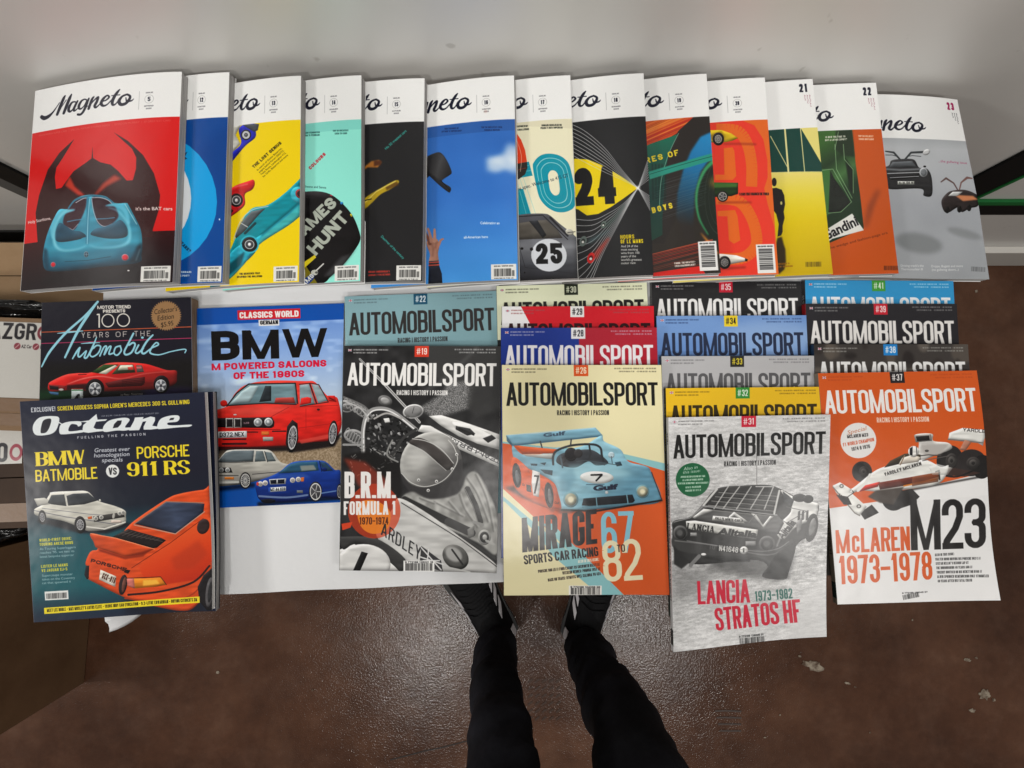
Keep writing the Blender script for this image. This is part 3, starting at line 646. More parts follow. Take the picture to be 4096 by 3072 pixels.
def art_19m(c):
    c.uv(); c.rect(-.1, -.1, 1.1, 1.1, (48, 44, 40))
    c.view(1950, 280, 2)
    c.poly([(1000, 400), (1660, 360), (1540, 500), (1440, 560), (1280, 640), (1000, 700)], ('g', (1200, 400), (1350, 640), [(0, (200, 60, 40)), (.4, (214, 110, 40)), (.7, (200, 70, 34)), (1, (212, 96, 40))]))
    r = random.Random(7)
    for i in range(26):
        y = 400 + i * 11; c.line([(1240, y + 60), (1650, y - 130 + r.random() * 14)], r.choice((3, 5, 9)), r.choice(((226, 140, 60), (180, 44, 34), (214, 84, 40), (150, 50, 30))), a=.7, disc=False)
    c.poly([(1660, 370), (1900, 360), (1900, 480), (1790, 490), (1640, 640), (1560, 820), (1500, 1200), (1400, 1400), (1300, 1400), (1290, 900), (1400, 700), (1520, 500)], (44, 40, 38))
    c.poly([(1150, 680), (1290, 610), (1510, 530), (1440, 680), (1410, 850), (1390, 1200), (1390, 1330), (1300, 1380), (1150, 1380)], ('g', (1290, 560), (1420, 1300), [(0, (28, 110, 88)), (.35, (24, 78, 66)), (.6, (20, 62, 58)), (1, (30, 66, 56))]))
    for k in range(5): c.line([(1310 + k * 26, 770), (1316 + k * 24, 1050)], 9, (16, 44, 38), blur=1.5)
    c.line([(1520, 520), (1440, 690), (1380, 900), (1366, 1120)], 4, (130, 180, 160), sm=True)
    c.poly([(1800, 490), (1700, 540), (1620, 660), (1560, 800), (1510, 1000), (1500, 1180), (1560, 1350), (1660, 1420), (1640, 1240), (1650, 1000), (1700, 820), (1830, 640), (1900, 480)], ('g', (1780, 520), (1560, 1250), [(0, (40, 134, 190)), (.4, (32, 110, 160)), (.75, (36, 70, 92)), (1, (48, 44, 42))]), blur=3)
    c.poly([(1840, 660), (1740, 790), (1690, 900), (1660, 1040), (1680, 1200), (1760, 1340), (1850, 1420), (1950, 1420), (1950, 660)], (34, 42, 36))
    c.line([(1840, 700), (1740, 800), (1680, 930), (1664, 1060), (1690, 1200), (1760, 1320)], [34, 24, 20, 18, 14, 8], (60, 150, 96), sm=True, blur=2)
    for k in range(3): c.ell(1860, 1020, 60 + k * 34, 160 + k * 70, (60, 70, 60), a=.6, hole=.96)
    c.ell(1822, 900, 40, 40, (190, 150, 60), blur=10, a=.6)
    c.poly([(1280, 830), (1560, 745), (1800, 665), (1900, 640), (1900, 690), (1600, 790), (1290, 890)], (44, 146, 128), blur=1); c.line([(1290, 850), (1800, 690)], 5, (20, 84, 72))
    for i in range(26):
        y = 850 + i * 12; c.line([(1320 + r.random() * 100, y + 60), (1700 + r.random() * 60, y - 60)], 2, (110, 130, 130), a=.35, disc=False)
    c.text('FUTURES OF', (1060, 820), (1525, 694), 46, 11, y_ := (226, 204, 50), gap=.75); c.text('BOYS', (1312, 1160), (1475, 1116), 46, 12, y_, gap=.75)
    for i in range(20):
        y = 1440 + i * 12; c.line([(1250, y + 60), (1800, y - 90 + r.random() * 10)], r.choice((3, 5, 7)), r.choice(((196, 54, 40), (120, 40, 34), (90, 40, 34), (214, 90, 60))), a=.75 if i < 8 else .4, disc=False)
    c.line([(1700, 1310), (1770, 1390), (1840, 1470)], [3, 16, 10], (240, 150, 50), blur=3, sm=True)
    c.poly([(1200, 1660), (1330, 1630), (1690, 1575), (1740, 1640), (1740, 1720), (1200, 1760)], (206, 40, 34))
    c.text('FIGONI: THE GREATEST-', (1486, 1564), (1656, 1548), 15, 4, (226, 216, 206)); c.text('EVER COACHBUILDER?', (1490, 1586), (1656, 1570), 15, 4, (226, 216, 206))
    magneto_head(c, '19', 'AUTUMN', '2023'); m_bar_v(c, 183, 207, 240, 281)

def art_20(c):
    R = (226, 62, 46); O = (222, 104, 38)
    c.uv(); c.rect(-.1, -.1, 1.1, 1.1, O)
    c.view(2850, 280, 2)
    c.rect(-1000, 380, 240, 1900, R)
    c.poly([(-600, 400), (210, 408), (330, 450), (405, 560), (438, 720), (440, 860), (410, 950), (440, 1080), (492, 1250), (500, 1400), (460, 1540), (340, 1650), (160, 1700), (-600, 1720)], R, sm=False)
    for dy, hgt in ((0, 1),):
        c.line([(20, 490), (190, 500), (270, 600), (306, 760), (305, 940)], 92, O, sm=True, disc=False)
        c.poly([(80, 640), (150, 630), (165, 660), (180, 860), (150, 890), (10, 892), (10, 850), (85, 850)], O)
        c.line([(20, 1040), (200, 1060), (300, 1180), (345, 1330), (330, 1430), (230, 1510), (60, 1520)], 92, O, sm=True, disc=False)
        c.poly([(30, 1140), (170, 1130), (190, 1180), (212, 1370), (160, 1398), (120, 1370), (108, 1180), (30, 1180)], O)
    c.af = (5, .45)
    # three sports cars
    c.poly([(-180, 520), (-60, 498), (60, 495), (140, 520), (195, 556), (150, 578), (100, 590), (-180, 600)], (206, 176, 30)); c.poly([(-100, 560), (60, 500), (90, 540), (80, 590)], (120, 92, 20), a=.6, blur=3)
    c.line([(80, 604), (340, 600)], 12, (130, 34, 28), a=.7, blur=3); wheel(c, 36, 566, 46, 52, rim=(190, 184, 170))
    c.poly([(-180, 900), (-20, 912), (195, 912), (195, 1000), (140, 1020), (-180, 1040)], (34, 56, 30)); c.poly([(-100, 915), (190, 920), (185, 945), (-20, 955)], (66, 110, 50), blur=1.5)
    c.line([(40, 1072), (300, 1066)], 12, (130, 34, 28), a=.7, blur=3); wheel(c, 70, 1022, 44, 44, rim=(200, 196, 186), spokes=5, k=.75)
    c.poly([(-180, 1460), (60, 1480), (180, 1490), (272, 1520), (268, 1535), (140, 1560), (-180, 1600)], (226, 222, 210)); c.poly([(250, 1512), (274, 1522), (268, 1538), (250, 1536)], (30, 30, 30))
    c.line([(40, 1600), (250, 1585)], 14, (120, 34, 28), a=.7, blur=3); wheel(c, 86, 1548, 48, 52, rim=(150, 146, 140))
    c.af = None
    c.text('5 CARS THAT CHANGED THE WORLD', (206, 1014), (450, 1004), 22, 5, (40, 26, 20), gap=.12)
    magneto_head(c, '20', 'WINTER', '2023'); m_bar_v(c, 183, 207, 242, 283)

def art_21(c):
    c.uv(); c.rect(-.1, -.1, 1.1, 1.1, (226, 214, 126))
    c.view(2850, 280, 2)
    c.poly([(300, 820), (900, 812), (1000, 1700), (300, 1700)], ('g', (700, 830), (760, 1620), [(0, (228, 214, 118)), (.25, (224, 206, 60)), (.5, (218, 192, 10)), (1, (196, 166, 16))]))
    c.poly([(300, 480), (700, 470), (880, 760), (884, 815), (300, 832)], (16, 66, 58)); cr = (222, 214, 150)
    c.line([(570, 470), (600, 830)], 14, cr); c.line([(698, 470), (732, 822)], 7, cr); c.line([(455, 540), (592, 785)], 6, cr); c.line([(440, 830), (890, 812)], 3, cr)
    c.af = None
    k = (34, 30, 30)
    c.ell(484, 905, 20, 34, k); c.poly([(430, 960), (500, 950), (545, 965), (565, 1010), (572, 1080), (560, 1140), (568, 1190), (552, 1250), (552, 1300), (540, 1330), (510, 1340), (520, 1240), (500, 1160), (470, 1120), (430, 1120)], k)
    c.poly([(510, 1350), (545, 1340), (560, 1400), (574, 1440), (578, 1540), (565, 1600), (520, 1640), (470, 1500)], (56, 44, 24), blur=2)
    c.ell(541, 1072, 8, 14, (200, 190, 120))
    c.bars((736, 1580), (865, 1576), 40, seed=9, col=(90, 74, 20)); c.text("MERCEDES'S", (500, 1566), (606, 1560), 14, 4, (150, 96, 20)); c.text('NEW GORDON', (500, 1588), (632, 1580), 14, 4, (150, 96, 20))
    magneto_head(c, '21', '', '', True, bottom=.253)
    c.rect(0, 20, 180, MH * .252, (236, 237, 236))
def art_22(c):
    c.uv(); c.rect(-.1, -.1, 1.1, 1.1, (194, 84, 26))
    c.view(2850, 280, 2)
    c.poly([(700, 480), (1110, 480), (1125, 600), (1140, 760), (1175, 1000), (1205, 1270), (900, 1400), (700, 1400)], ('g', (860, 600), (1150, 900), [(0, (62, 104, 48)), (.4, (36, 60, 34)), (.7, (70, 110, 62)), (1, (30, 52, 32))]))
    c.af = (6, .4)
    c.poly([(860, 800), (935, 800), (930, 1150), (880, 1200)], (66, 116, 58), blur=3); c.poly([(935, 810), (960, 860), (1100, 1070), (1010, 1140), (920, 1146)], (30, 36, 30))
    c.poly([(980, 490), (1110, 480), (1130, 700), (1040, 690), (970, 640)], (34, 50, 32), blur=3); c.poly([(1050, 700), (1120, 800), (1118, 1000), (1090, 960)], (22, 34, 22), blur=1.5)
    L = (150, 190, 140)
    for p in ([(870, 808), (955, 798), (1105, 1060), (1020, 1140), (920, 1150)], [(972, 600), (985, 800), (1110, 1030)], [(1040, 600), (1048, 720), (1118, 800), (1120, 990)], [(1000, 500), (972, 640)]): c.line(p, 5, L, a=.75)
    c.poly([(1205, 1270), (1240, 1090), (1310, 960), (1340, 960), (1290, 1080), (1230, 1260)], (110, 50, 30), a=.7, blur=8)
    c.af = None
    c.poly([(920, 1270), (1110, 1152), (1205, 1285), (930, 1360)], (222, 222, 216)); pass
    c.poly([(700, 1380), (925, 1270), (945, 1360), (700, 1500)], (222, 222, 216)); c.tx('Marcello Gandini', (560, 1530), (1168, 1238), 78, (28, 28, 30), bold=.03)
    c.tx('The master of the wedge and fashion-page era', (700, 1500), (1400, 1310), 20, (90, 40, 16))
    c.text('IS NOW THE TIME TO', (896, 552), (1056, 544), 15, 4, (214, 214, 200)); c.text('BUY A LOTUS ESPRIT?', (894, 576), (1070, 566), 15, 4, (214, 214, 200))
    c.text('TOP 50 WILDEST', (1160, 540), (1284, 540), 15, 4, (228, 196, 170)); c.text('1980S MUSTANGS', (1164, 564), (1288, 564), 15, 4, (228, 196, 170))
    c.bars((1366, 1604), (1480, 1604), 36, seed=5, col=(70, 34, 18))
    magneto_head(c, '22', '', '', True, bottom=.247, dy=14, dx=-4)
def art_23(c):
    c.uv(); c.rect(-.1, -.1, 1.1, 1.1, ('g', (0, .2), (0, 1), [(0, (158, 162, 166)), (.12, (184, 188, 192)), (.5, (166, 170, 176)), (1, (154, 158, 162))])); c.mottling(70, 10, 3)
    c.view(2850, 280, 2)
    K = (44, 44, 46); G = (120, 124, 128)
    c.af = (5, .5)
    c.poly([(1250, 800), (1400, 770), (1430, 725), (1500, 712), (1610, 715), (1655, 780), (1720, 790), (1755, 860), (1756, 1000), (1690, 1005), (1670, 950), (1440, 955), (1380, 940), (1250, 960)], K)
    c.poly([(1410, 780), (1440, 735), (1600, 728), (1640, 780)], (80, 84, 88)); c.line([(1350, 790), (1500, 800), (1700, 790)], 14, G, blur=1.5); c.line([(1400, 828), (1660, 818)], 6, (180, 184, 188))
    c.ell(1690, 818, 34, 38, (170, 174, 178)); c.ell(1690, 818, 24, 28, (110, 114, 118)); c.poly([(1400, 850), (1660, 830), (1640, 860), (1430, 880)], (20, 20, 22)); c.line([(1420, 862), (1650, 850)], 5, (170, 172, 176))
    c.rect(1482, 890, 1614, 916, (196, 200, 192)); c.text('S-W 56 N', (1492, 912), (1604, 910), 18, 4, (60, 60, 60))
    c.line([(1500, 715), (1450, 660), (1385, 650)], [14, 16, 10], (60, 64, 66)); c.line([(1540, 715), (1590, 660), (1680, 655), (1740, 645)], [14, 16, 18, 10], (60, 64, 66)); c.line([(1470, 690), (1440, 680), (1385, 680)], 6, (70, 74, 76)); c.line([(1570, 690), (1600, 684), (1670, 690)], 6, (70, 74, 76))
    c.ell(1715, 655, 32, 22, (196, 198, 200), rot=-30); c.ell(1700, 770, 12, 8, (30, 30, 32))
    c.poly([(1830, 1050), (1870, 990), (1920, 965), (2020, 960), (2110, 1000), (2125, 1050), (2110, 1095), (2050, 1110), (1990, 1140), (1960, 1100), (1890, 1140), (1850, 1130)], (50, 44, 44)); c.poly([(1930, 1000), (2080, 1010), (2115, 1040), (2000, 1052)], (200, 130, 90), blur=2)
    c.poly([(1880, 1010), (1920, 975), (2000, 975), (1960, 1010)], (190, 192, 192)); c.line([(1960, 960), (1930, 905), (1870, 865), (1830, 895)], [10, 12, 16, 10], (100, 80, 78)); c.line([(1975, 955), (1990, 900), (2040, 860), (2080, 865)], [10, 12, 20, 10], (120, 90, 86))
    for x, y in ((1875, 1120), (1970, 1115), (2045, 1105)): c.ell(x, y, 18, 28, (30, 28, 28))
    c.af = None
    c.ell(1650, 1385, 190, 80, (120, 124, 126), a=.75, blur=8, rot=10); c.ell(2010, 1310, 140, 34, (126, 130, 132), a=.7, blur=6, rot=16)
    c.tx('...the gullwing issue', (1808, 735), (2046, 748), 20, (166, 80, 110)); c.tx("Driving track's the", (1504, 1574), (1690, 1574), 18, (226, 228, 230)); c.tx('Thermonuclear III', (1508, 1602), (1684, 1602), 18, (226, 228, 230))
    c.tx('D-type, Bugatti and more', (1750, 1578), (1998, 1578), 18, (226, 228, 230)); c.tx('(no gullwing doors...)', (1754, 1606), (1966, 1606), 18, (226, 228, 230))
    c.bars((2060, 1612), (2170, 1620), 38, seed=8, col=(96, 98, 100))
    magneto_head(c, '23', '', '', True, dy=16, dx=2, hcol=(160, 30, 90), bottom=.242)

# ---- Automobilsport
def head_a(c, num, tag, tagtxt, title, small, sub=None):
    c.uv(sx=1 / AW, sy=1 / AH)
    flag(c, 5.5, 4.6)
    c.text('AUTOMOBILSPORT (ENGLISH EDITION) - ISSUE 04/2021', (12.5, 6.3), (59, 6.3), 1.9, .42, small, a=.85)
    c.text('OCT/NOV/DEC 2021 - ISSN 2199-126X', (12.5, 10.4), (44, 10.4), 1.9, .42, small, a=.85)
    c.text('GB 13.95 £ - CH 26.80 SFR - BENELUX 15.60 € - DK 139.95 DKK', (148, 5.6), (203, 5.6), 1.9, .42, small, a=.85)
    c.text('ESP/IT/P/GR/SI 17.90 € - CZ 498.00 CZK - NL 199.99', (154, 9.6), (203, 9.6), 1.9, .42, small, a=.85)
    c.rect(94.5, -1, 113.5, 14.8, tag)
    c.text('#' + num, (97, 11.6), (111, 11.6), 8.8, 1.25, tagtxt, gap=.4)
    c.text('AUTOMOBILSPORT', (5.2, 53.8), (204.5, 53.8), 30.8, 4.3, title, gap=.16, r=.15)
    c.text('RACING | HISTORY | PASSION', (71.5, 66.3), (139.5, 66.3), 6.6, .95, sub or title, gap=.35)

def art_a22(c):
    c.uv(); c.rect(-.1, -.1, 1.1, 1.1, (132, 168, 176)); c.mottling(200, 14, 3); c.rect(.3, .24, .7, .9, (90, 120, 130), a=.6, blur=20)
    head_a(c, '22', (34, 84, 110), (225, 232, 236), (52, 50, 50), (90, 110, 116))
def art_a30(c):
    c.uv(); c.rect(-.1, -.1, 1.1, 1.1, (226, 230, 200)); c.rect(-.1, .25, 1.1, 1.1, (40, 44, 46)); c.poly([(-.1, .8), (.3, .7), (.2, .95), (-.1, .98)], (20, 130, 120))
    head_a(c, '30', (44, 50, 40), (226, 230, 206), (34, 34, 32), (80, 80, 70))
def art_a29(c):
    c.uv(); c.rect(-.1, -.1, 1.1, 1.1, (206, 32, 46)); c.poly([(-.1, -.1), (.11, -.02), (.2, .1), (.34, .32), (.4, .5), (-.1, 1.2)], (232, 232, 234))
    head_a(c, '29', (232, 232, 232), (30, 30, 34), (52, 20, 26), (150, 90, 90))
def art_a28(c):
    c.uv(); c.rect(-.1, -.1, .5, 1.1, (34, 56, 136)); c.rect(.5, -.1, 1.1, 1.1, (168, 38, 54)); c.mottling(120, 12, 4)
    head_a(c, '28', (228, 228, 230), (34, 34, 44), (224, 222, 226), (190, 180, 196))
def art_a35(c):
    c.uv(); c.rect(-.1, -.1, 1.1, 1.1, (42, 42, 44)); head_a(c, '35', (190, 34, 56), (232, 225, 225), (230, 230, 230), (150, 150, 150))
def art_a34(c):
    c.uv(); c.rect(-.1, -.1, 1.1, 1.1, (104, 140, 196)); c.ell(.75, .1, .35, .08, (150, 178, 216), a=.7, blur=20); c.ell(.2, .05, .3, .06, (120, 156, 208), a=.8, blur=16)
    head_a(c, '34', (226, 200, 50), (30, 30, 30), (44, 52, 74), (50, 70, 110))
def art_a33(c):
    c.uv(); c.rect(-.1, -.1, 1.1, 1.1, (178, 178, 180)); c.rect(.55, .1, .98, .4, (206, 206, 206), a=.6, blur=20); c.rect(-.1, .3, 1, 1, (110, 110, 112), blur=30, a=.8)
    head_a(c, '33', (48, 48, 46), (214, 196, 60), (92, 92, 94), (110, 110, 112))
def art_a32(c):
    c.uv(); c.rect(-.1, -.1, 1.1, 1.1, (226, 184, 42)); head_a(c, '32', (58, 138, 62), (230, 236, 224), (58, 50, 28), (120, 96, 30))
def art_a41(c):
    c.uv(); c.rect(-.1, -.1, 1.1, 1.1, (52, 148, 202)); head_a(c, '41', (70, 156, 60), (226, 236, 224), (232, 236, 240), (190, 220, 236))
def art_a39(c):
    c.uv(); c.rect(-.1, -.1, 1.1, 1.1, (44, 43, 47)); head_a(c, '39', (196, 40, 56), (236, 225, 225), (224, 222, 220), (150, 150, 150))
def art_a38(c):
    c.uv(); c.rect(-.1, -.1, 1.1, 1.1, (66, 62, 60)); r = random.Random(4)
    for i in range(50): c.ell(r.random(), r.random() * .5, .02 + .05 * r.random(), .01 + .04 * r.random(), r.choice(((36, 32, 32), (100, 92, 84), (50, 44, 42), (120, 112, 104))), a=.6, blur=4)
    head_a(c, '38', (40, 130, 200), (230, 236, 240), (226, 226, 226), (160, 160, 156))

def art_a19(c):
    c.uv(); c.rect(-.1, -.1, 1.1, 1.1, (46, 46, 47)); c.mottling(30, 22, 4)
    c.view(1330, 1130, 1.3829)
    c.poly([(500, 350), (935, 350), (935, 560), (700, 640), (560, 520)], (62, 62, 62), blur=8)
    c.poly([(640, 560), (790, 540), (760, 700), (560, 760), (480, 700), (600, 620)], (120, 120, 120), a=.9, blur=6, tex=(1.6, 150)); c.poly([(760, 520), (935, 480), (935, 700), (800, 760), (740, 700)], (60, 60, 60), a=.8, blur=8)
    c.line([(800, 360), (640, 520), (520, 600)], 18, (100, 100, 100), a=.5, blur=6)
    c.af = (7, .38)
    # white bodywork right
    c.poly([(530, 745), (600, 740), (760, 790), (930, 850), (930, 935), (820, 905), (700, 860), (600, 800)], (206, 206, 204)); c.poly([(655, 775), (760, 790), (930, 880), (930, 930), (800, 900), (690, 840)], (222, 222, 220))
    c.poly([(680, 800), (760, 815), (790, 845), (745, 855), (680, 820)], (50, 50, 52)); c.poly([(830, 870), (880, 850), (905, 870), (860, 895)], (40, 40, 42)); c.line([(700, 815), (780, 850)], 10, (30, 30, 30))
    c.poly([(490, 795), (540, 800), (925, 995), (925, 1030), (700, 930), (590, 860), (470, 830)], (214, 214, 212)); c.line([(560, 810), (928, 1015)], 3, (60, 60, 60))
    c.text('TEAM B.R.M.', (935, 990), (648, 862), 26, 5, (70, 70, 72), gap=.35)
    # pipes and mesh tubes
    for (x, y, rx, ry, ro) in ((110, 690, 70, 26, 22), (170, 730, 60, 24, 30), (120, 860, 60, 40, 15), (80, 700, 36, 26, 0)): c.ell(x, y, rx, ry, (150, 150, 150), rot=ro); c.ell(x, y, rx * .8, ry * .7, (84, 84, 84), rot=ro)
    c.line([(150, 425), (280, 560), (480, 780)], [10, 16, 14], (190, 190, 190)); c.line([(150, 425), (280, 560), (480, 780)], 4, (90, 90, 90))
    c.ell(445, 720, 58, 40, (200, 200, 200), rot=-10); c.ell(445, 720, 50, 33, (130, 130, 130), rot=-10); c.line([(440, 730), (450, 695)], 3, (60, 60, 60))
    c.ell(290, 660, 40, 30, (100, 100, 100), rot=20); c.ell(290, 660, 26, 18, (160, 160, 160), rot=20); c.line([(60, 640), (170, 690), (210, 740)], 14, (110, 110, 110), sm=True)
    r = random.Random(11)
    for i in range(150):
        x, y = 190 + r.random() * 230, 740 + r.random() * 240
        c.ell(x, y, 3 + 12 * r.random(), 2 + 7 * r.random(), r.choice(((30, 30, 30), (180, 180, 180), (90, 90, 90), (60, 60, 60), (24, 24, 24))), rot=r.random() * 90, a=.8)
    c.line([(170, 960), (168, 830), (190, 740), (240, 705), (330, 720), (460, 820)], 22, (150, 150, 150), sm=True); c.line([(172, 950), (172, 830), (194, 744), (244, 711), (332, 726), (456, 822)], 7, (226, 226, 226), sm=True)
    c.line([(460, 820), (380, 880), (320, 1000)], 16, (60, 60, 60), sm=True)
    # helmet
    c.poly([(60, 960), (200, 940), (380, 1010), (380, 1180), (340, 1230), (60, 1010)], (34, 33, 33), blur=5)
    for i in range(60):
        x, y = 70 + r.random() * 320, 900 + r.random() * 180
        c.line([(x, y), (x + 40 * (r.random() - .3), y + 30 * (r.random() - .5))], 2 + 5 * r.random(), r.choice(((60, 60, 60), (110, 108, 106), (160, 158, 156), (28, 28, 28))), a=.7)
    for k in range(7):
        c.ell(70 + k * 20, 668 + k * 11, 13, 26, (150, 150, 150), rot=20, hole=.8); c.ell(80 + k * 14, 838 + k * 10, 12, 30, (160, 160, 160), rot=20, hole=.8)
    c.line([(60, 905), (170, 905)], 12, (150, 150, 150)); c.line([(60, 660), (150, 700), (200, 760)], 8, (180, 180, 180), sm=True); c.line([(330, 880), (300, 960), (360, 1000)], 9, (140, 140, 138), sm=True)
    c.line([(230, 760), (300, 730), (380, 760)], 10, (170, 168, 166), sm=True); c.poly([(280, 760), (312, 756), (318, 780), (290, 784)], (226, 226, 224))
    c.ell(545, 1015, 172, 182, ('g', (430, 900), (690, 1160), [(0, (176, 176, 173)), (.3, (156, 156, 153)), (.6, (104, 103, 102)), (1, (52, 52, 53))]), rot=20)
    c.poly([(378, 1060), (430, 1120), (520, 1140), (640, 1090), (705, 985), (722, 1060), (712, 1140), (650, 1200), (560, 1206), (450, 1180), (392, 1120)], (58, 57, 58), blur=2)
    c.poly([(436, 876), (478, 866), (540, 892), (612, 950), (668, 1012), (628, 1046), (560, 985), (500, 936), (425, 898)], (66, 62, 61), sm=True); c.line([(440, 872), (520, 886), (600, 930), (668, 1008)], 4, (200, 200, 198), sm=True); c.line([(424, 900), (500, 940), (570, 998), (628, 1048)], 3, (186, 186, 184), sm=True)
    c.ell(470, 985, 54, 60, (214, 214, 211), a=.5, blur=13, rot=30); c.ell(600, 900, 46, 22, (190, 190, 188), a=.5, blur=7, rot=38)
    c.line([(380, 1062), (436, 1116), (520, 1136), (620, 1096), (688, 1000), (672, 922), (640, 880)], 4, (206, 206, 203), sm=True)
    for x, y in ((475, 1101), (528, 1158), (574, 1108), (661, 1040), (686, 960)): c.ell(x, y, 9, 9, (214, 214, 212)); c.ell(x, y, 4, 4, (80, 80, 80))
    # overalls, belts
    c.poly([(380, 1205), (440, 1165), (540, 1205), (690, 1175), (745, 1070), (800, 1060), (860, 1160), (910, 1290), (910, 1500), (800, 1440), (600, 1350), (450, 1260)], (160, 160, 157), blur=3, tex=(20, 60))
    for p in ([(740, 1090), (800, 1180), (860, 1330)], [(700, 1180), (730, 1260), (800, 1360)], [(560, 1220), (640, 1260), (720, 1300)], [(790, 1070), (850, 1200), (890, 1380)], [(480, 1200), (560, 1230)], [(640, 1220), (700, 1290)]):
        c.line(p, 9, (100, 100, 98), sm=True, blur=2, a=.7); c.line([(x + 10, y - 4) for x, y in p], 6, (204, 204, 201), sm=True, blur=2, a=.6)
    c.line([(745, 1150), (790, 1240), (818, 1330)], 32, (72, 72, 72)); c.line([(732, 1150), (776, 1240), (804, 1330)], 3, (150, 150, 148))
    c.line([(400, 1210), (560, 1290), (770, 1390)], 44, (50, 50, 50)); c.line([(405, 1190), (565, 1268), (770, 1368)], 3, (130, 130, 128)); c.line([(640, 1330), (760, 1385)], 46, (74, 74, 74)); c.poly([(745, 1370), (785, 1350), (782, 1410), (750, 1420)], (130, 130, 128))
    c.line([(780, 1330), (830, 1345)], 16, (150, 150, 148)); c.ell(840, 1412, 36, 42, (170, 170, 168)); c.ell(840, 1412, 26, 30, (66, 66, 66)); c.ell(842, 1412, 13, 15, (190, 190, 188)); c.line([(850, 1430), (895, 1450)], 12, (176, 176, 174))
    # lower car nose
    c.poly([(330, 1260), (370, 1200), (520, 1280), (690, 1400), (910, 1560), (910, 1620), (560, 1620), (400, 1540), (240, 1400)], (196, 196, 194)); c.line([(380, 1225), (700, 1420), (912, 1570)], 5, (50, 50, 50)); c.line([(700, 1400), (912, 1530)], 14, (60, 60, 60))
    c.poly([(40, 1480), (120, 1450), (260, 1530), (350, 1560), (420, 1610), (20, 1620)], (206, 206, 204), sm=False)
    c.poly([(40, 1420), (60, 1410), (240, 1420), (400, 1530), (380, 1600), (330, 1560), (230, 1480), (130, 1445), (60, 1480)], (60, 60, 60)); c.ell(170, 1560, 150, 110, (210, 210, 208), a=1); c.poly([(160, 1490), (195, 1500), (150, 1600), (110, 1600)], (30, 30, 30))
    c.af = None
    c.ell(230, 1270, 145, 150, (204, 66, 36), a=.72); c.poly([(140, 1130), (250, 1200), (340, 1230), (300, 1100), (180, 1000), (60, 980), (110, 1060)], (190, 70, 50), a=.55, blur=6)
    c.poly([(140, 1230), (220, 1210), (300, 1250), (320, 1300), (300, 1370), (230, 1395), (170, 1370), (140, 1310)], (226, 130, 48), a=.95, sm=True)
    c.poly([(50, 1340), (110, 1330), (100, 1360), (55, 1375)], (206, 72, 44))
    c.text('ARDLEY', (266, 1398), (482, 1540), 70, 9, (52, 52, 54), up=(.12, -1), gap=.6)
    c.poly([(490, 1460), (600, 1540), (610, 1600), (480, 1560)], (60, 60, 62)); 
    for p in ([(490, 1470), (600, 1590)], [(485, 1520), (610, 1560)], [(530, 1480), (520, 1580)], [(500, 1540), (590, 1540)]): c.line(p, 7, (210, 210, 210))
    c.af = (8, .6)
    c.ell(680, 1520, 78, 62, (90, 90, 88), rot=35); c.ell(670, 1505, 50, 36, (170, 170, 168), rot=35, blur=3); c.line([(610, 1570), (760, 1600)], 8, (190, 190, 188)); c.line([(660, 1480), (720, 1560)], 10, (50, 50, 50))
    c.af = None
    c.text('B.R.M.', (66, 1200), (350, 1200), 146, 24, (232, 230, 228), gap=.12); c.text('FORMULA 1', (62, 1292), (350, 1290), 75, 13, (232, 230, 228), gap=.2)
    c.text('1970–1974', (148, 1344), (308, 1344), 40, 6.5, (90, 50, 40), gap=.2)
    c.bars((402, 1594), (552, 1594), 40, seed=19, bg=(232, 232, 230)); c.text('9 772199 126021 19', (400, 1553), (555, 1553), 10, 2, BLK)
    head_a(c, '19', (206, 62, 42), (236, 226, 220), (232, 231, 229), (200, 200, 200))

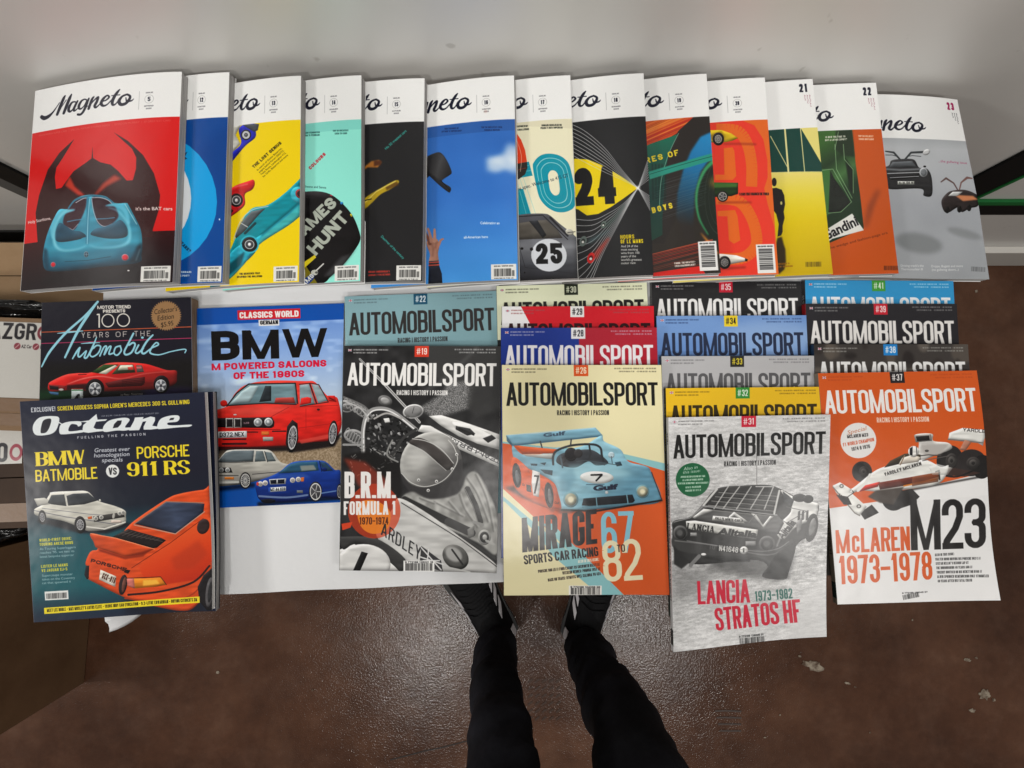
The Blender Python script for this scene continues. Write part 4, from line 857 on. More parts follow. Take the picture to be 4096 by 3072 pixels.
def art_a26(c):
    cr = (226, 218, 176); O = (212, 92, 42); B = (140, 192, 196)
    c.uv(); c.rect(-.1, -.1, 1.1, 1.1, cr)
    c.view(1970, 1100, 1.2479)
    c.poly([(40, 830), (300, 860), (560, 870), (860, 940), (860, 995), (40, 860)], B); c.poly([(40, 838), (340, 880), (600, 900), (900, 990), (900, 1620), (640, 1600), (46, 1060)], O)
    c.poly([(40, 1095), (60, 1110), (640, 1595), (660, 1620), (530, 1620), (44, 1130)], B); c.poly([(40, 1130), (60, 1130), (540, 1600), (540, 1630), (40, 1630)], cr); c.poly([(330, 1320), (400, 1350), (480, 1380), (460, 1430), (400, 1400)], B)
    c.poly([(250, 1240), (300, 1240), (660, 1600), (600, 1610)], B); c.poly([(540, 1600), (400, 1460), (340, 1380), (200, 1250), (300, 1400)], B, a=1)
    c.poly([(60, 1060), (150, 1110), (350, 1190), (850, 1130), (840, 1110), (300, 1180), (120, 1050)], (60, 34, 26), a=.9, blur=5)
    bl = (136, 182, 200); dk = (74, 112, 134)
    c.af = (6, .4)
    # wing
    c.poly([(68, 800), (220, 790), (370, 776), (515, 760), (552, 800), (540, 806), (100, 852)], (122, 168, 188)); c.poly([(68, 798), (105, 850), (100, 856), (72, 828)], dk); c.line([(104, 850), (545, 803)], 7, dk); c.line([(68, 800), (515, 762)], 3, (190, 220, 230))
    c.tx('Gulf', (255, 808), (362, 798), 18, (70, 90, 110), bold=.04)
    for p in ([(240, 830), (260, 900)], [(395, 820), (392, 850)]): c.line(p, 7, (60, 66, 72))
    # body
    c.poly([(100, 850), (150, 895), (240, 895), (330, 860), (360, 870), (460, 850), (545, 800), (560, 830), (640, 870), (680, 930), (770, 955), (795, 990), (840, 1125), (700, 1150), (520, 1168), (330, 1172), (330, 1100), (300, 1030), (170, 960), (110, 920)], ('g', (300, 860), (560, 1170), [(0, (120, 168, 188)), (.4, (146, 192, 208)), (.75, (132, 180, 198)), (1, (96, 142, 164))]))
    c.poly([(150, 893), (240, 893), (320, 890), (300, 920), (170, 905)], (206, 196, 186), a=.8); c.poly([(110, 850), (330, 870), (310, 890), (150, 893)], O)
    c.poly([(100, 910), (175, 960), (200, 1000), (300, 1030), (330, 1090), (345, 1170), (300, 1172), (180, 1120), (100, 1040)], O); c.poly([(245, 1060), (290, 1035), (325, 1080), (345, 1172), (300, 1165), (270, 1120)], (196, 84, 40))
    c.ell(122, 1000, 22, 62, (34, 32, 34), rot=-6); c.ell(124, 1010, 10, 38, (100, 104, 108), rot=-6); c.ell(284, 1098, 22, 64, (30, 28, 30), rot=-6); c.ell(288, 1104, 10, 40, (110, 110, 112), rot=-6)
    c.poly([(200, 972), (238, 985), (240, 1055), (232, 1108), (205, 1100), (196, 1040)], (222, 222, 220)); c.text('7', (202, 1090), (228, 1092), 92, 9, BLK)
    c.poly([(170, 1045), (192, 1050), (196, 1085), (172, 1078)], (30, 26, 26)); c.tx('Gu', (148, 1050), (162, 1052), 12, BLK); c.tx('Gulf', (310, 1140), (334, 1144), 12, BLK)
    for q in ([(240, 970), (302, 975), (300, 1000), (262, 990)], [(190, 940), (225, 942), (224, 952), (195, 950)], [(238, 938), (270, 935), (262, 950)], [(612, 935), (640, 930), (650, 950), (622, 955)]): c.poly(q, (50, 70, 82))
    c.poly([(320, 930), (350, 890), (480, 870), (545, 900), (580, 940), (520, 950), (480, 930), (420, 960), (360, 955)], (58, 62, 68)); c.ell(394, 895, 32, 34, (34, 32, 36)); c.ell(430, 890, 22, 22, (50, 48, 50)); c.ell(354, 920, 14, 20, (60, 60, 64))
    c.line([(305, 945), (305, 905), (325, 875), (400, 850), (500, 845), (540, 862), (548, 900), (560, 945)], 11, (50, 54, 58), sm=True); c.line([(485, 850), (492, 890), (485, 915)], 9, (50, 54, 58)); c.line([(420, 930), (470, 925), (640, 950)], 4, (70, 80, 86)); c.line([(340, 900), (352, 960)], 8, (80, 96, 106))
    c.ell(595, 898, 16, 16, (180, 200, 208)); c.line([(595, 905), (600, 940)], 5, (90, 110, 120))
    c.poly([(380, 950), (480, 940), (600, 950), (700, 990), (640, 1010), (440, 1020), (370, 1000)], (164, 206, 218), a=.6, blur=8); c.poly([(340, 1000), (400, 960), (420, 1010), (380, 1090), (340, 1090)], (96, 146, 168), a=.5, blur=7)
    c.ell(523, 1010, 84, 31, (222, 224, 222), rot=2); c.line([(495, 998), (548, 996), (520, 1026)], 9, BLK); c.line([(520, 1026), (548, 998)], 9, BLK)
    c.tx('Gulf', (506, 1076), (622, 1068), 24, (34, 40, 60), bold=.06); c.ell(572, 1085, 8, 8, (200, 204, 206)); c.line([(470, 1046), (560, 1044)], 3, (60, 80, 100))
    for x, y, rx, ry in ((393, 1120, 38, 40), (750, 1080, 34, 34)):
        c.ell(x, y, rx, ry, (110, 150, 160)); c.ell(x, y, rx * .78, ry * .78, (150, 150, 130)); c.ell(x, y, rx * .4, ry * .4, (226, 220, 190), blur=1.5)
    c.poly([(448, 1150), (456, 1115), (700, 1095), (712, 1125), (700, 1140), (520, 1155)], (30, 34, 40), sm=False); c.line([(450, 1158), (710, 1138)], 5, (90, 130, 146)); c.line([(520, 1112), (524, 1154)], 5, (120, 164, 180)); c.line([(672, 1098), (678, 1140)], 5, (120, 164, 180))
    c.line([(345, 1172), (520, 1178), (845, 1124)], 9, (34, 30, 32)); c.line([(795, 985), (845, 1120)], 5, (60, 50, 50))
    c.af = None
    c.text('MIRAGE', (150, 1385), (525, 1340), 172, 26, (38, 34, 36), gap=.13, up=(-.02, -1)); c.text('SPORTS CAR RACING', (160, 1446), (532, 1402), 47, 8, (38, 34, 36), gap=.2)
    c.text('ALSO IN THIS ISSUE:', (430, 1438), (536, 1426), 15, 3, (232, 226, 210), gap=.3)
    for t, a, b in (('PORSCHE 906 LH // FORD ESCORT RS COSWORTH RALLY //', (230, 1488), (537, 1452)), ('WEEKEND HEROES: POMONA 1957 //', (352, 1496), (540, 1474)), ('BACK ON TRACK: DTM/ITC OPEL CALIBRA V6 4x4'.upper(), (280, 1532), (543, 1498))): c.text(t, a, b, 15, 2.8, (50, 40, 40), gap=.3)
    c.text('67', (548, 1390), (712, 1385), 208, 25, (138, 196, 214), gap=.2, r=.2); c.text('82', (560, 1535), (752, 1520), 208, 26, (234, 226, 190), gap=.15, r=.2); c.text('TO', (625, 1384), (664, 1381), 38, 6, (70, 50, 46))
    c.bars((394, 1598), (538, 1598), 34, seed=26, bg=(232, 230, 224)); c.text('9 772199 124038 26', (392, 1564), (540, 1564), 9, 2, BLK)
    head_a(c, '26', (214, 88, 40), (236, 226, 200), (36, 36, 34), (90, 86, 70))

def art_a31(c):
    c.uv(); c.rect(-.1, -.1, 1.1, 1.1, ('g', (0, 0), (0, 1), [(0, (208, 208, 208)), (.25, (196, 196, 196)), (.55, (168, 168, 168)), (.8, (196, 196, 196)), (1, (216, 216, 216))]))
    H, W = c.H, c.W
    n = value_noise(H, W, (26, 6), 5) * .5 + value_noise(H, W, (9, 3), 6) * .3 + value_noise(H, W, 2.2, 7) * .35
    yy = np.linspace(0, 1, H)[:, None]; amp = np.clip(1 - abs(yy - .55) * 1.1, .25, 1) * .3
    c.buf = np.clip(c.buf + ((n - .57) * amp * 1.7)[..., None], 0, 1)
    c.view(2600, 1100, 1.0849)
    c.poly([(300, 1240), (560, 1180), (640, 1250), (600, 1340), (420, 1330), (260, 1300)], (70, 70, 70), a=.75, blur=14); c.poly([(100, 1300), (300, 1290), (230, 1400), (110, 1440)], (110, 110, 110), a=.5, blur=16)
    c.af = (5, .55)
    K = (46, 46, 46)
    c.poly([(300, 950), (420, 935), (520, 932), (575, 950), (640, 985), (720, 1010), (735, 1030), (722, 1090), (700, 1150), (640, 1200), (600, 1330), (540, 1325), (480, 1260), (200, 1280), (110, 1230), (98, 1130), (105, 1095), (180, 1075), (235, 1020)], K)
    c.poly([(575, 955), (640, 990), (725, 1012), (732, 1032), (720, 1080), (640, 1120), (590, 1170), (560, 1150), (575, 1100), (620, 1040)], (206, 206, 204)); c.poly([(585, 960), (632, 1000), (620, 1035), (590, 1010)], (60, 62, 64))
    c.poly([(180, 1078), (235, 1022), (560, 1062), (590, 1100), (565, 1150), (420, 1120), (200, 1090)], (88, 88, 88)); 
    c.ell(655, 990, 30, 18, (40, 40, 40)); c.ell(690, 995, 22, 18, (54, 54, 54))
    for i in range(5):
        y = 955 + i * 19; x0 = 300 - i * 16; c.poly([(x0, y + 12), (x0 + 25, y), (575 - i * 6, y + 14 + i * 3), (560 - i * 4, y + 30 + i * 3)], (34, 34, 34)); c.line([(x0 + 8, y + 12), (565 - i * 5, y + 28 + i * 3)], 3.5, (130, 130, 128))
    for x0, x1 in ((350, 300), (400, 340), (450, 400), (505, 460), (545, 520)): c.line([(x0, 940), (x1 - 14, 1040)], 5, (196, 196, 194), a=.85)
    c.line([(235, 1028), (560, 1066)], 4, (150, 150, 150)); c.line([(300, 952), (240, 1024)], 9, (200, 200, 198)); c.line([(570, 958), (548, 1060)], 8, (196, 196, 194))
    c.poly([(325, 1098), (375, 1052), (440, 1098), (420, 1096), (376, 1068), (345, 1098)], (210, 210, 208)); c.poly([(240, 1040), (290, 1045), (200, 1085), (190, 1078)], (190, 190, 188)); c.poly([(448, 1058), (470, 1062), (500, 1110), (530, 1070), (545, 1074), (505, 1124)], (200, 200, 198))
    c.poly([(282, 1070), (400, 1080), (425, 1105), (278, 1090)], (206, 206, 202)); c.text('RALLYE MONTE-CARLO', (292, 1086), (412, 1098), 11, 2.4, (40, 40, 40)); c.text('1', (345, 1078), (352, 1079), 8, 3, (40, 40, 40))
    c.poly([(160, 1095), (200, 1092), (480, 1130), (472, 1172), (300, 1148), (165, 1130)], (196, 196, 192)); 
    c.text('LANCIA', (164, 1130), (286, 1145), 28, 7, (36, 36, 36), serif=2, gap=.25, wty=3); c.tx('Alitalia', (305, 1150), (470, 1164), 27, (40, 40, 40), bold=.05, italic=.2)
    for x, y, r in ((135, 1148, 34), (518, 1192, 36)): c.ell(x, y, r, r, (84, 84, 84)); c.ell(x, y, r * .75, r * .75, (44, 44, 44)); c.ell(x - 3, y - 2, r * .4, r * .4, (90, 90, 90), blur=2)
    c.poly([(100, 1165), (160, 1185), (480, 1215), (560, 1210), (625, 1170), (600, 1240), (560, 1300), (480, 1250), (240, 1240), (110, 1215)], (62, 62, 62), blur=2); c.line([(110, 1180), (300, 1200), (520, 1238), (620, 1190)], 6, (120, 120, 120), sm=True, a=.7)
    c.poly([(300, 1190), (404, 1202), (402, 1232), (300, 1222)], (30, 30, 30)); c.text('N41648', (308, 1222), (392, 1230), 24, 4, (206, 206, 204)); c.text('TO', (262, 1214), (290, 1218), 22, 4, (90, 90, 90)); c.ell(418, 1219, 18, 17, (206, 206, 204)); c.text('I', (414, 1228), (420, 1228), 18, 4, (40, 40, 40))
    c.line([(220, 1245), (180, 1285)], 16, (120, 120, 120)); c.ell(240, 1238, 12, 6, (235, 235, 235)); c.poly([(105, 1200), (130, 1230), (180, 1270), (140, 1300), (105, 1280)], (40, 40, 40), blur=2)
    c.poly([(560, 1230), (620, 1180), (640, 1200), (610, 1310), (590, 1340), (500, 1330), (520, 1290)], (26, 26, 26), sm=True); c.ell(704, 1120, 26, 62, (32, 32, 32), rot=10); c.ell(708, 1120, 14, 42, (110, 110, 110), rot=10)
    c.tx('Alitalia', (585, 1172), (640, 1100), 30, (50, 50, 50), bold=.05); 
    for x in (648, 664, 682): c.poly([(x, 1050), (x + 10, 1045), (x + 8, 1085), (x - 2, 1090)], (70, 70, 70))
    c.line([(105, 1100), (180, 1080), (235, 1032)], 3, (150, 150, 150)); c.line([(165, 1180), (300, 1200), (470, 1222), (560, 1212), (610, 1180)], 4, (150, 150, 150), sm=True, a=.6); c.rect(180, 1145, 210, 1160, (150, 150, 150)); c.rect(425, 1180, 470, 1200, (160, 160, 160), a=.8)
    c.line([(590, 1110), (575, 1160), (560, 1200)], 7, (190, 190, 190), a=.6, blur=2); c.line([(240, 1252), (330, 1262), (440, 1262)], 10, (24, 24, 24), blur=2); c.line([(600, 1030), (690, 1050)], 3, (90, 90, 90)); c.poly([(640, 1100), (668, 1070), (660, 1130), (645, 1150)], (120, 120, 120))
    c.line([(470, 1060), (440, 1100)], 3, (110, 110, 110)); c.line([(560, 1075), (600, 1100), (690, 1045)], 3, (90, 90, 90)); c.ell(560, 1330, 60, 10, (60, 60, 60), a=.5, blur=5)
    c.line([(474, 800), (474, 930)], 2, (90, 90, 90)); c.line([(470, 940), (540, 940)], 4, (190, 190, 190))
    c.af = None
    c.ell(191, 910, 77, 77, (34, 98, 64)); c.tx('Also in', (150, 868), (214, 858), 14, (200, 220, 206), italic=.25); c.tx('this issue:', (146, 884), (226, 874), 14, (200, 220, 206), italic=.25)
    for i, (t, a, b) in enumerate((('JOCHEN NEERPASCH ON HIS TIME', 136, 248), ('AS A SHELBY WORKS DRIVER', 145, 238), ('DEUTSCHE RENNSPORT-MEISTERSCHAFT', 124, 262), ('1970 EX-WALDEGARD', 158, 228), ('PORSCHE 911 ST 2.3', 158, 228))): c.text(t, (a, 902 + i * 15 + (3 if i > 2 else 0)), (b, 897 + i * 15 + (3 if i > 2 else 0)), 8.5, 1.8, (190, 214, 196))
    c.poly([(640, 1440), (790, 1280), (790, 1580), (600, 1600)], (214, 214, 214), a=.6, blur=16)
    red = (200, 36, 62)
    c.text('LANCIA', (214, 1446), (446, 1436), 96, 14, red, gap=.13); c.text('1973–1982', (468, 1432), (628, 1418), 42, 6.5, (50, 104, 94), gap=.25); c.text('STRATOS HF', (296, 1552), (666, 1512), 92, 14, red, gap=.13)
    c.bars((402, 1612), (510, 1603), 32, seed=31); c.text('9 772199 128005 31', (398, 1578), (505, 1568), 8, 1.8, BLK)
    head_a(c, '31', (200, 44, 66), (236, 226, 226), (38, 38, 38), (110, 110, 110))

def art_a37(c):
    O = (206, 92, 40)
    c.uv(); c.rect(-.1, -.1, 1.1, 1.1, (224, 224, 224))
    c.view(3200, 1100, 1.247)
    c.poly([(60, 460), (930, 460), (930, 990), (560, 1110), (150, 1168), (60, 1180)], O)
    c.poly([(560, 1075), (940, 985), (960, 1100), (600, 1130)], (228, 228, 228)); c.mottling(90, 6, 2)
    k = (40, 38, 38); w = (222, 222, 218)
    c.poly([(395, 1100), (560, 1070), (600, 1110), (560, 1150), (470, 1180), (425, 1150)], k); c.poly([(300, 1190), (360, 1150), (396, 1190), (325, 1225)], k)
    c.ell(310, 985, 50, 52, (52, 48, 46)); c.ell(300, 985, 32, 44, k); c.ell(745, 930, 66, 78, k); c.ell(850, 940, 76, 68, (46, 42, 42)); c.ell(905, 960, 50, 60, (32, 30, 30)); c.ell(470, 1120, 60, 60, k)
    c.poly([(740, 960), (900, 990), (820, 1010), (720, 1000)], (60, 44, 40))
    c.af = (5, .4)
    for x, y, rx, ry in ((310, 985, 24, 27), (745, 930, 30, 38), (852, 942, 34, 32)):
        c.ell(x + 8, y, rx, ry, (52, 49, 48)); c.ell(x + 8, y, rx * .6, ry * .6, (72, 69, 67)); c.ell(x + 8, y, rx * .25, ry * .25, (40, 38, 38))
    c.line([(700, 1000), (780, 1010), (860, 980)], 8, (30, 28, 28), sm=True); c.line([(360, 990), (330, 960)], 5, (60, 56, 54)); c.line([(560, 1075), (740, 1040), (900, 1010)], 10, (34, 32, 32), a=.8, blur=2)
    # rear wing
    c.poly([(740, 790), (805, 765), (920, 775), (915, 810), (905, 855), (870, 835), (735, 820)], w); c.line([(735, 822), (905, 840)], 7, (120, 116, 112)); c.text('YARDLEY', (806, 782), (934, 792), 17, 3.2, k, gap=.4); c.poly([(815, 825), (850, 835), (820, 880), (790, 875)], (170, 120, 100))
    # body
    c.poly([(570, 800), (655, 795), (662, 830), (735, 840), (752, 870), (680, 900), (600, 930), (585, 900), (590, 840)], (206, 204, 200)); c.poly([(566, 802), (650, 796), (655, 830), (575, 838)], (140, 136, 132)); c.poly([(575, 808), (640, 803), (644, 826), (582, 832)], (40, 38, 38)); c.poly([(600, 850), (740, 845), (700, 895), (620, 905)], (176, 172, 168), blur=3)
    c.poly([(360, 990), (420, 960), (500, 940), (620, 925), (700, 960), (740, 955), (700, 1040), (560, 1070), (400, 1085), (300, 1080), (240, 1110), (220, 1130), (180, 1080), (250, 1075)], w)
    c.poly([(420, 965), (450, 930), (520, 895), (560, 890), (600, 900), (600, 925), (500, 945)], (60, 52, 40)); c.poly([(490, 950), (510, 915), (560, 900), (600, 912), (590, 935)], (214, 206, 194))
    c.ell(565, 884, 27, 28, (226, 224, 220)); c.poly([(545, 868), (560, 858), (560, 905), (546, 900)], (40, 40, 44)); c.line([(578, 860), (582, 905)], 4, (60, 60, 60))
    c.poly([(390, 1040), (560, 1010), (700, 985), (690, 1010), (560, 1050), (400, 1075)], (96, 40, 28)); c.line([(520, 1056), (680, 1022)], 8, (200, 120, 40)); c.poly([(300, 1060), (400, 1035), (390, 1060), (300, 1085)], (190, 50, 40)); c.poly([(380, 1080), (520, 1060), (470, 1150), (400, 1140), (340, 1110)], (70, 62, 56), blur=2)
    c.poly([(560, 1010), (700, 985), (690, 1035), (560, 1058)], (120, 66, 40), a=.8); c.line([(600, 905), (640, 900), (700, 905)], 5, (70, 66, 64)); c.line([(610, 930), (740, 905)], 4, (90, 86, 84)); c.ell(630, 880, 10, 6, (80, 78, 76)); c.line([(520, 905), (500, 950)], 6, (140, 120, 100)); c.line([(420, 1000), (600, 940)], 2, (150, 146, 142))
    c.text('YARDLEY McLAREN'.upper(), (424, 1008), (606, 952), 18, 3.6, k, gap=.35); c.text('7', (690, 1030), (712, 1022), 50, 7, k); c.poly([(640, 960), (680, 945), (760, 965), (735, 1000), (660, 1000)], w, a=.6)
    c.poly([(163, 1055), (200, 1038), (260, 1075), (250, 1085), (335, 1160), (300, 1205), (270, 1190), (180, 1090)], w); c.line([(165, 1062), (275, 1192), (300, 1205)], 5, (120, 116, 112)); c.poly([(180, 1100), (240, 1110), (260, 1150), (220, 1150)], (50, 44, 44)); c.line([(240, 1110), (270, 1090), (262, 1080)], 4, k)
    c.ell(208, 1057, 11, 10, (90, 88, 86), hole=.5); c.ell(295, 1158, 12, 10, (90, 88, 86), hole=.5); c.text('YARDLEY', (192, 1100), (240, 1142), 10, 2, k); c.line([(290, 1080), (330, 1040), (350, 1000)], 14, w)
    c.af = None
    c.ell(291, 829, 89, 89, (226, 224, 222)); c.tx('Special', (236, 800), (332, 776), 20, (190, 120, 90), italic=.3)
    c.text('McLAREN M23'.upper(), (236, 818), (340, 808), 17, 3, k, gap=.3); c.text('F1 WORLD CHAMPION', (217, 860), (370, 832), 18, 3, (200, 90, 60), gap=.3); c.text('1974 & 1976', (258, 882), (350, 866), 18, 3, k, gap=.3)
    k2 = (36, 34, 34)
    c.text('McLAREN'[0], (182, 1392), (252, 1389), 115, 17, O); c.text('C', (262, 1388), (300, 1387), 84, 15, O); c.text('LAREN', (308, 1387), (556, 1378), 120, 17, O, gap=.12)
    c.text('M23', (560, 1378), (938, 1366), 250, 34, k2, gap=.12, r=.18); c.text('1973–1978', (198, 1545), (668, 1522), 140, 19, O, gap=.14, r=.2)
    for i, (t, x1) in enumerate((('ALSO IN THIS ISSUE:', 778), ('WALTER BRUN DRIVING HIS PORSCHE 962 C //', 908), ("STEFAN BELLOF'S RECORD LAP AT", 848), ('THE NURBURGRING 40 YEARS AGO //', 866), ('THIERRY BOUTSEN ON HIS BENETTON B188 //', 912), ('ALWIN SPRINGER REMEMBERING ROLF STOMMELEN', 944), ('40 YEARS AFTER HIS FATAL CRASH', 862))):
        c.text(t, (680 + i * 2, 1407 + i * 21.5), (x1, 1402 + i * 21.5), 13, 2.6, (70, 70, 70), gap=.3)
    c.bars((518, 1622), (600, 1606), 24, seed=37); c.text('9 772199 126045 37', (512, 1592), (640, 1586), 7, 1.6, BLK)
    head_a(c, '37', (44, 42, 44), (232, 228, 226), (232, 230, 228), (180, 76, 40), sub=(236, 214, 200))

# ---- the other three magazines
def art_mt(c):
    c.uv(); c.rect(-.1, -.1, 1.1, 1.1, (32, 31, 42)); c.rect(-.1, .3, 1.1, .5, (30, 28, 26), a=.8, blur=20)
    c.view(130, 1180, 3.16)
    c.poly([(60, 1180), (500, 1180), (560, 1330), (60, 1330)], (24, 60, 34), blur=12, a=.9); c.poly([(1400, 1180), (2000, 1160), (2020, 1340), (1400, 1340)], (38, 30, 72), blur=14, a=.8)
    c.line([(86, 462), (2010, 392)], 9, (202, 96, 58)); c.line([(84, 602), (2015, 532)], 8, (190, 60, 104)); lb = (150, 208, 224)
    c.line([(116, 890), (220, 700), (420, 470), (660, 260), (824, 84)], [16, 30, 30, 26, 28], lb, sm=True); c.line([(824, 84), (700, 250), (560, 470), (410, 775)], [20, 36, 34, 24], lb, sm=True); c.line([(315, 475), (460, 460), (636, 445)], [8, 22, 10], lb)
    c.line([(505, 790), (560, 700), (600, 650), (575, 740), (600, 765), (680, 690), (655, 770), (690, 770), (760, 640), (810, 520)], [16, 26, 16, 24, 22, 14, 24, 22, 26, 12], lb, sm=True); c.line([(615, 602), (730, 592), (850, 590)], [8, 16, 8], lb)
    c.line([(770, 640), (725, 730), (760, 765), (830, 720), (860, 640), (810, 625), (770, 660)], 20, lb, sm=True)
    c.line([(850, 755), (900, 650), (935, 640), (905, 740), (960, 650), (990, 640), (965, 730), (1020, 720)], 20, lb, sm=True); c.line([(1110, 630), (1050, 650), (1030, 720), (1070, 745), (1120, 690), (1110, 640)], 20, lb, sm=True)
    c.line([(1275, 475), (1210, 600), (1160, 700), (1180, 740), (1250, 710), (1295, 620), (1270, 590), (1220, 620)], 24, lb, sm=True); c.line([(1340, 620), (1300, 700), (1330, 720), (1400, 660)], 22, lb, sm=True); c.ell(1388, 527, 18, 14, lb)
    c.line([(1520, 495), (1440, 580), (1380, 690), (1410, 725), (1500, 660), (1590, 615), (1560, 590), (1500, 660), (1490, 720), (1600, 740), (1750, 700), (1900, 672), (1940, 680), (1925, 716)], [20, 26, 28, 24, 18, 20, 18, 22, 22, 16, 14, 16, 16, 14], lb, sm=True)
    cw = (226, 222, 214)
    c.text('MOTOR TREND', (818, 175), (1240, 166), 42, 11, cw, gap=.12); c.text('PRESENTS', (890, 222), (1172, 216), 40, 11, cw, gap=.12)
    c.line([(818, 242), (842, 240), (842, 398)], 17, cw); c.ell(953, 316, 82, 84, cw, hole=.84); c.ell(1147, 310, 84, 84, cw, hole=.84)
    c.text('YEARS', (620, 530), (965, 522), 66, 7, (214, 208, 204), gap=2.6); c.text('OF', (1052, 520), (1195, 516), 66, 7, (214, 208, 204), gap=2.6); c.text('THE', (1285, 512), (1490, 508), 66, 7, (214, 208, 204), gap=2.6)
    st = []; 
    for i in range(80):
        a = 2 * math.pi * i / 80; r = 198 if i % 2 else 174; st.append((1688 + r * math.cos(a), 255 + r * .96 * math.sin(a)))
    c.poly(st, (158, 122, 84)); c.tx("Collector's", (1536, 240), (1830, 196), 62, (40, 30, 26), italic=.15); c.tx('Edition', (1575, 318), (1790, 290), 62, (40, 30, 26), italic=.15); c.tx('$5.95', (1622, 400), (1785, 372), 58, (40, 30, 26), italic=.1)
    c.af = (9, .4)
    R = (206, 38, 36)
    c.poly([(200, 1110), (260, 1060), (420, 990), (560, 970), (740, 960), (900, 860), (1100, 835), (1400, 850), (1560, 890), (1700, 932), (1815, 938), (1825, 1010), (1815, 1090), (1740, 1135), (1540, 1170), (900, 1200), (500, 1180), (230, 1200)], ('g', (900, 850), (960, 1200), [(0, (226, 70, 60)), (.35, R), (.6, (180, 40, 38)), (1, (110, 32, 30))]))
    c.poly([(740, 960), (900, 862), (1090, 862), (930, 985), (830, 972)], (44, 66, 34)); c.poly([(830, 972), (1040, 870), (1075, 880), (930, 985)], (206, 204, 186)); c.poly([(1000, 985), (1100, 868), (1270, 862), (1300, 962)], (60, 66, 48)); c.poly([(1075, 935), (1110, 872), (1265, 868), (1280, 925)], (200, 196, 176)); c.poly([(1200, 895), (1270, 890), (1280, 930), (1210, 930)], (200, 70, 60)); c.poly([(1310, 870), (1380, 872), (1410, 955), (1320, 962)], (80, 84, 78)); c.poly([(1310, 890), (1375, 888), (1385, 915), (1318, 920)], (190, 110, 110))
    c.poly([(915, 1095), (1120, 1050), (1420, 1015), (1420, 1090), (1380, 1130), (960, 1150)], (84, 30, 30)); 
    for i in range(5): c.line([(1130, 1058 + i * 20), (1410, 1030 + i * 20)], 6, (44, 18, 20))
    c.line([(440, 1110), (640, 1040), (860, 1010), (1120, 1040), (1400, 980), (1700, 950)], [6, 14, 12, 6, 6, 4], (236, 130, 120), sm=True, blur=1.5); c.line([(580, 990), (680, 985)], 10, (90, 20, 22))
    c.poly([(430, 1120), (700, 1100), (700, 1180), (430, 1180)], (60, 24, 26), blur=3); c.poly([(200, 1110), (430, 1130), (400, 1190), (220, 1180)], (130, 40, 38)); c.poly([(215, 1125), (330, 1140), (325, 1180), (225, 1170)], (40, 30, 32)); c.ell(362, 1178, 32, 14, (200, 196, 190)); c.poly([(200, 1200), (330, 1215), (330, 1250), (230, 1235)], (70, 110, 150))
    c.ell(790, 1165, 118, 125, (26, 22, 24)); c.ell(1630, 1110, 100, 112, (26, 22, 24)); 
    for x, y, r in ((790, 1170, 78), (1622, 1128, 70)):
        c.ell(x, y, r, r * 1.1, (196, 200, 204)); c.ell(x, y, r * .9, r, (100, 104, 110))
        for i in range(5):
            a = 2 * math.pi * i / 5 - 1.57; c.line([(x, y), (x + r * .85 * math.cos(a), y + r * .95 * math.sin(a))], [r * .18, r * .4], (206, 208, 212), disc=False)
        c.ell(x, y, 18, 20, (70, 70, 76))
    c.rect(492, 1160, 638, 1172, (150, 60, 50)); c.rect(492, 1176, 638, 1300, (200, 212, 214)); c.rect(492, 1180, 638, 1192, (60, 130, 76)); c.poly([(560, 1240), (590, 1228), (580, 1300), (520, 1300)], (30, 34, 40)); c.line([(590, 1232), (600, 1290)], 8, (30, 34, 40))
    c.tx("by Peter Testarossa", (1110, 1255), (1390, 1240), 26, (190, 190, 186), italic=.2)

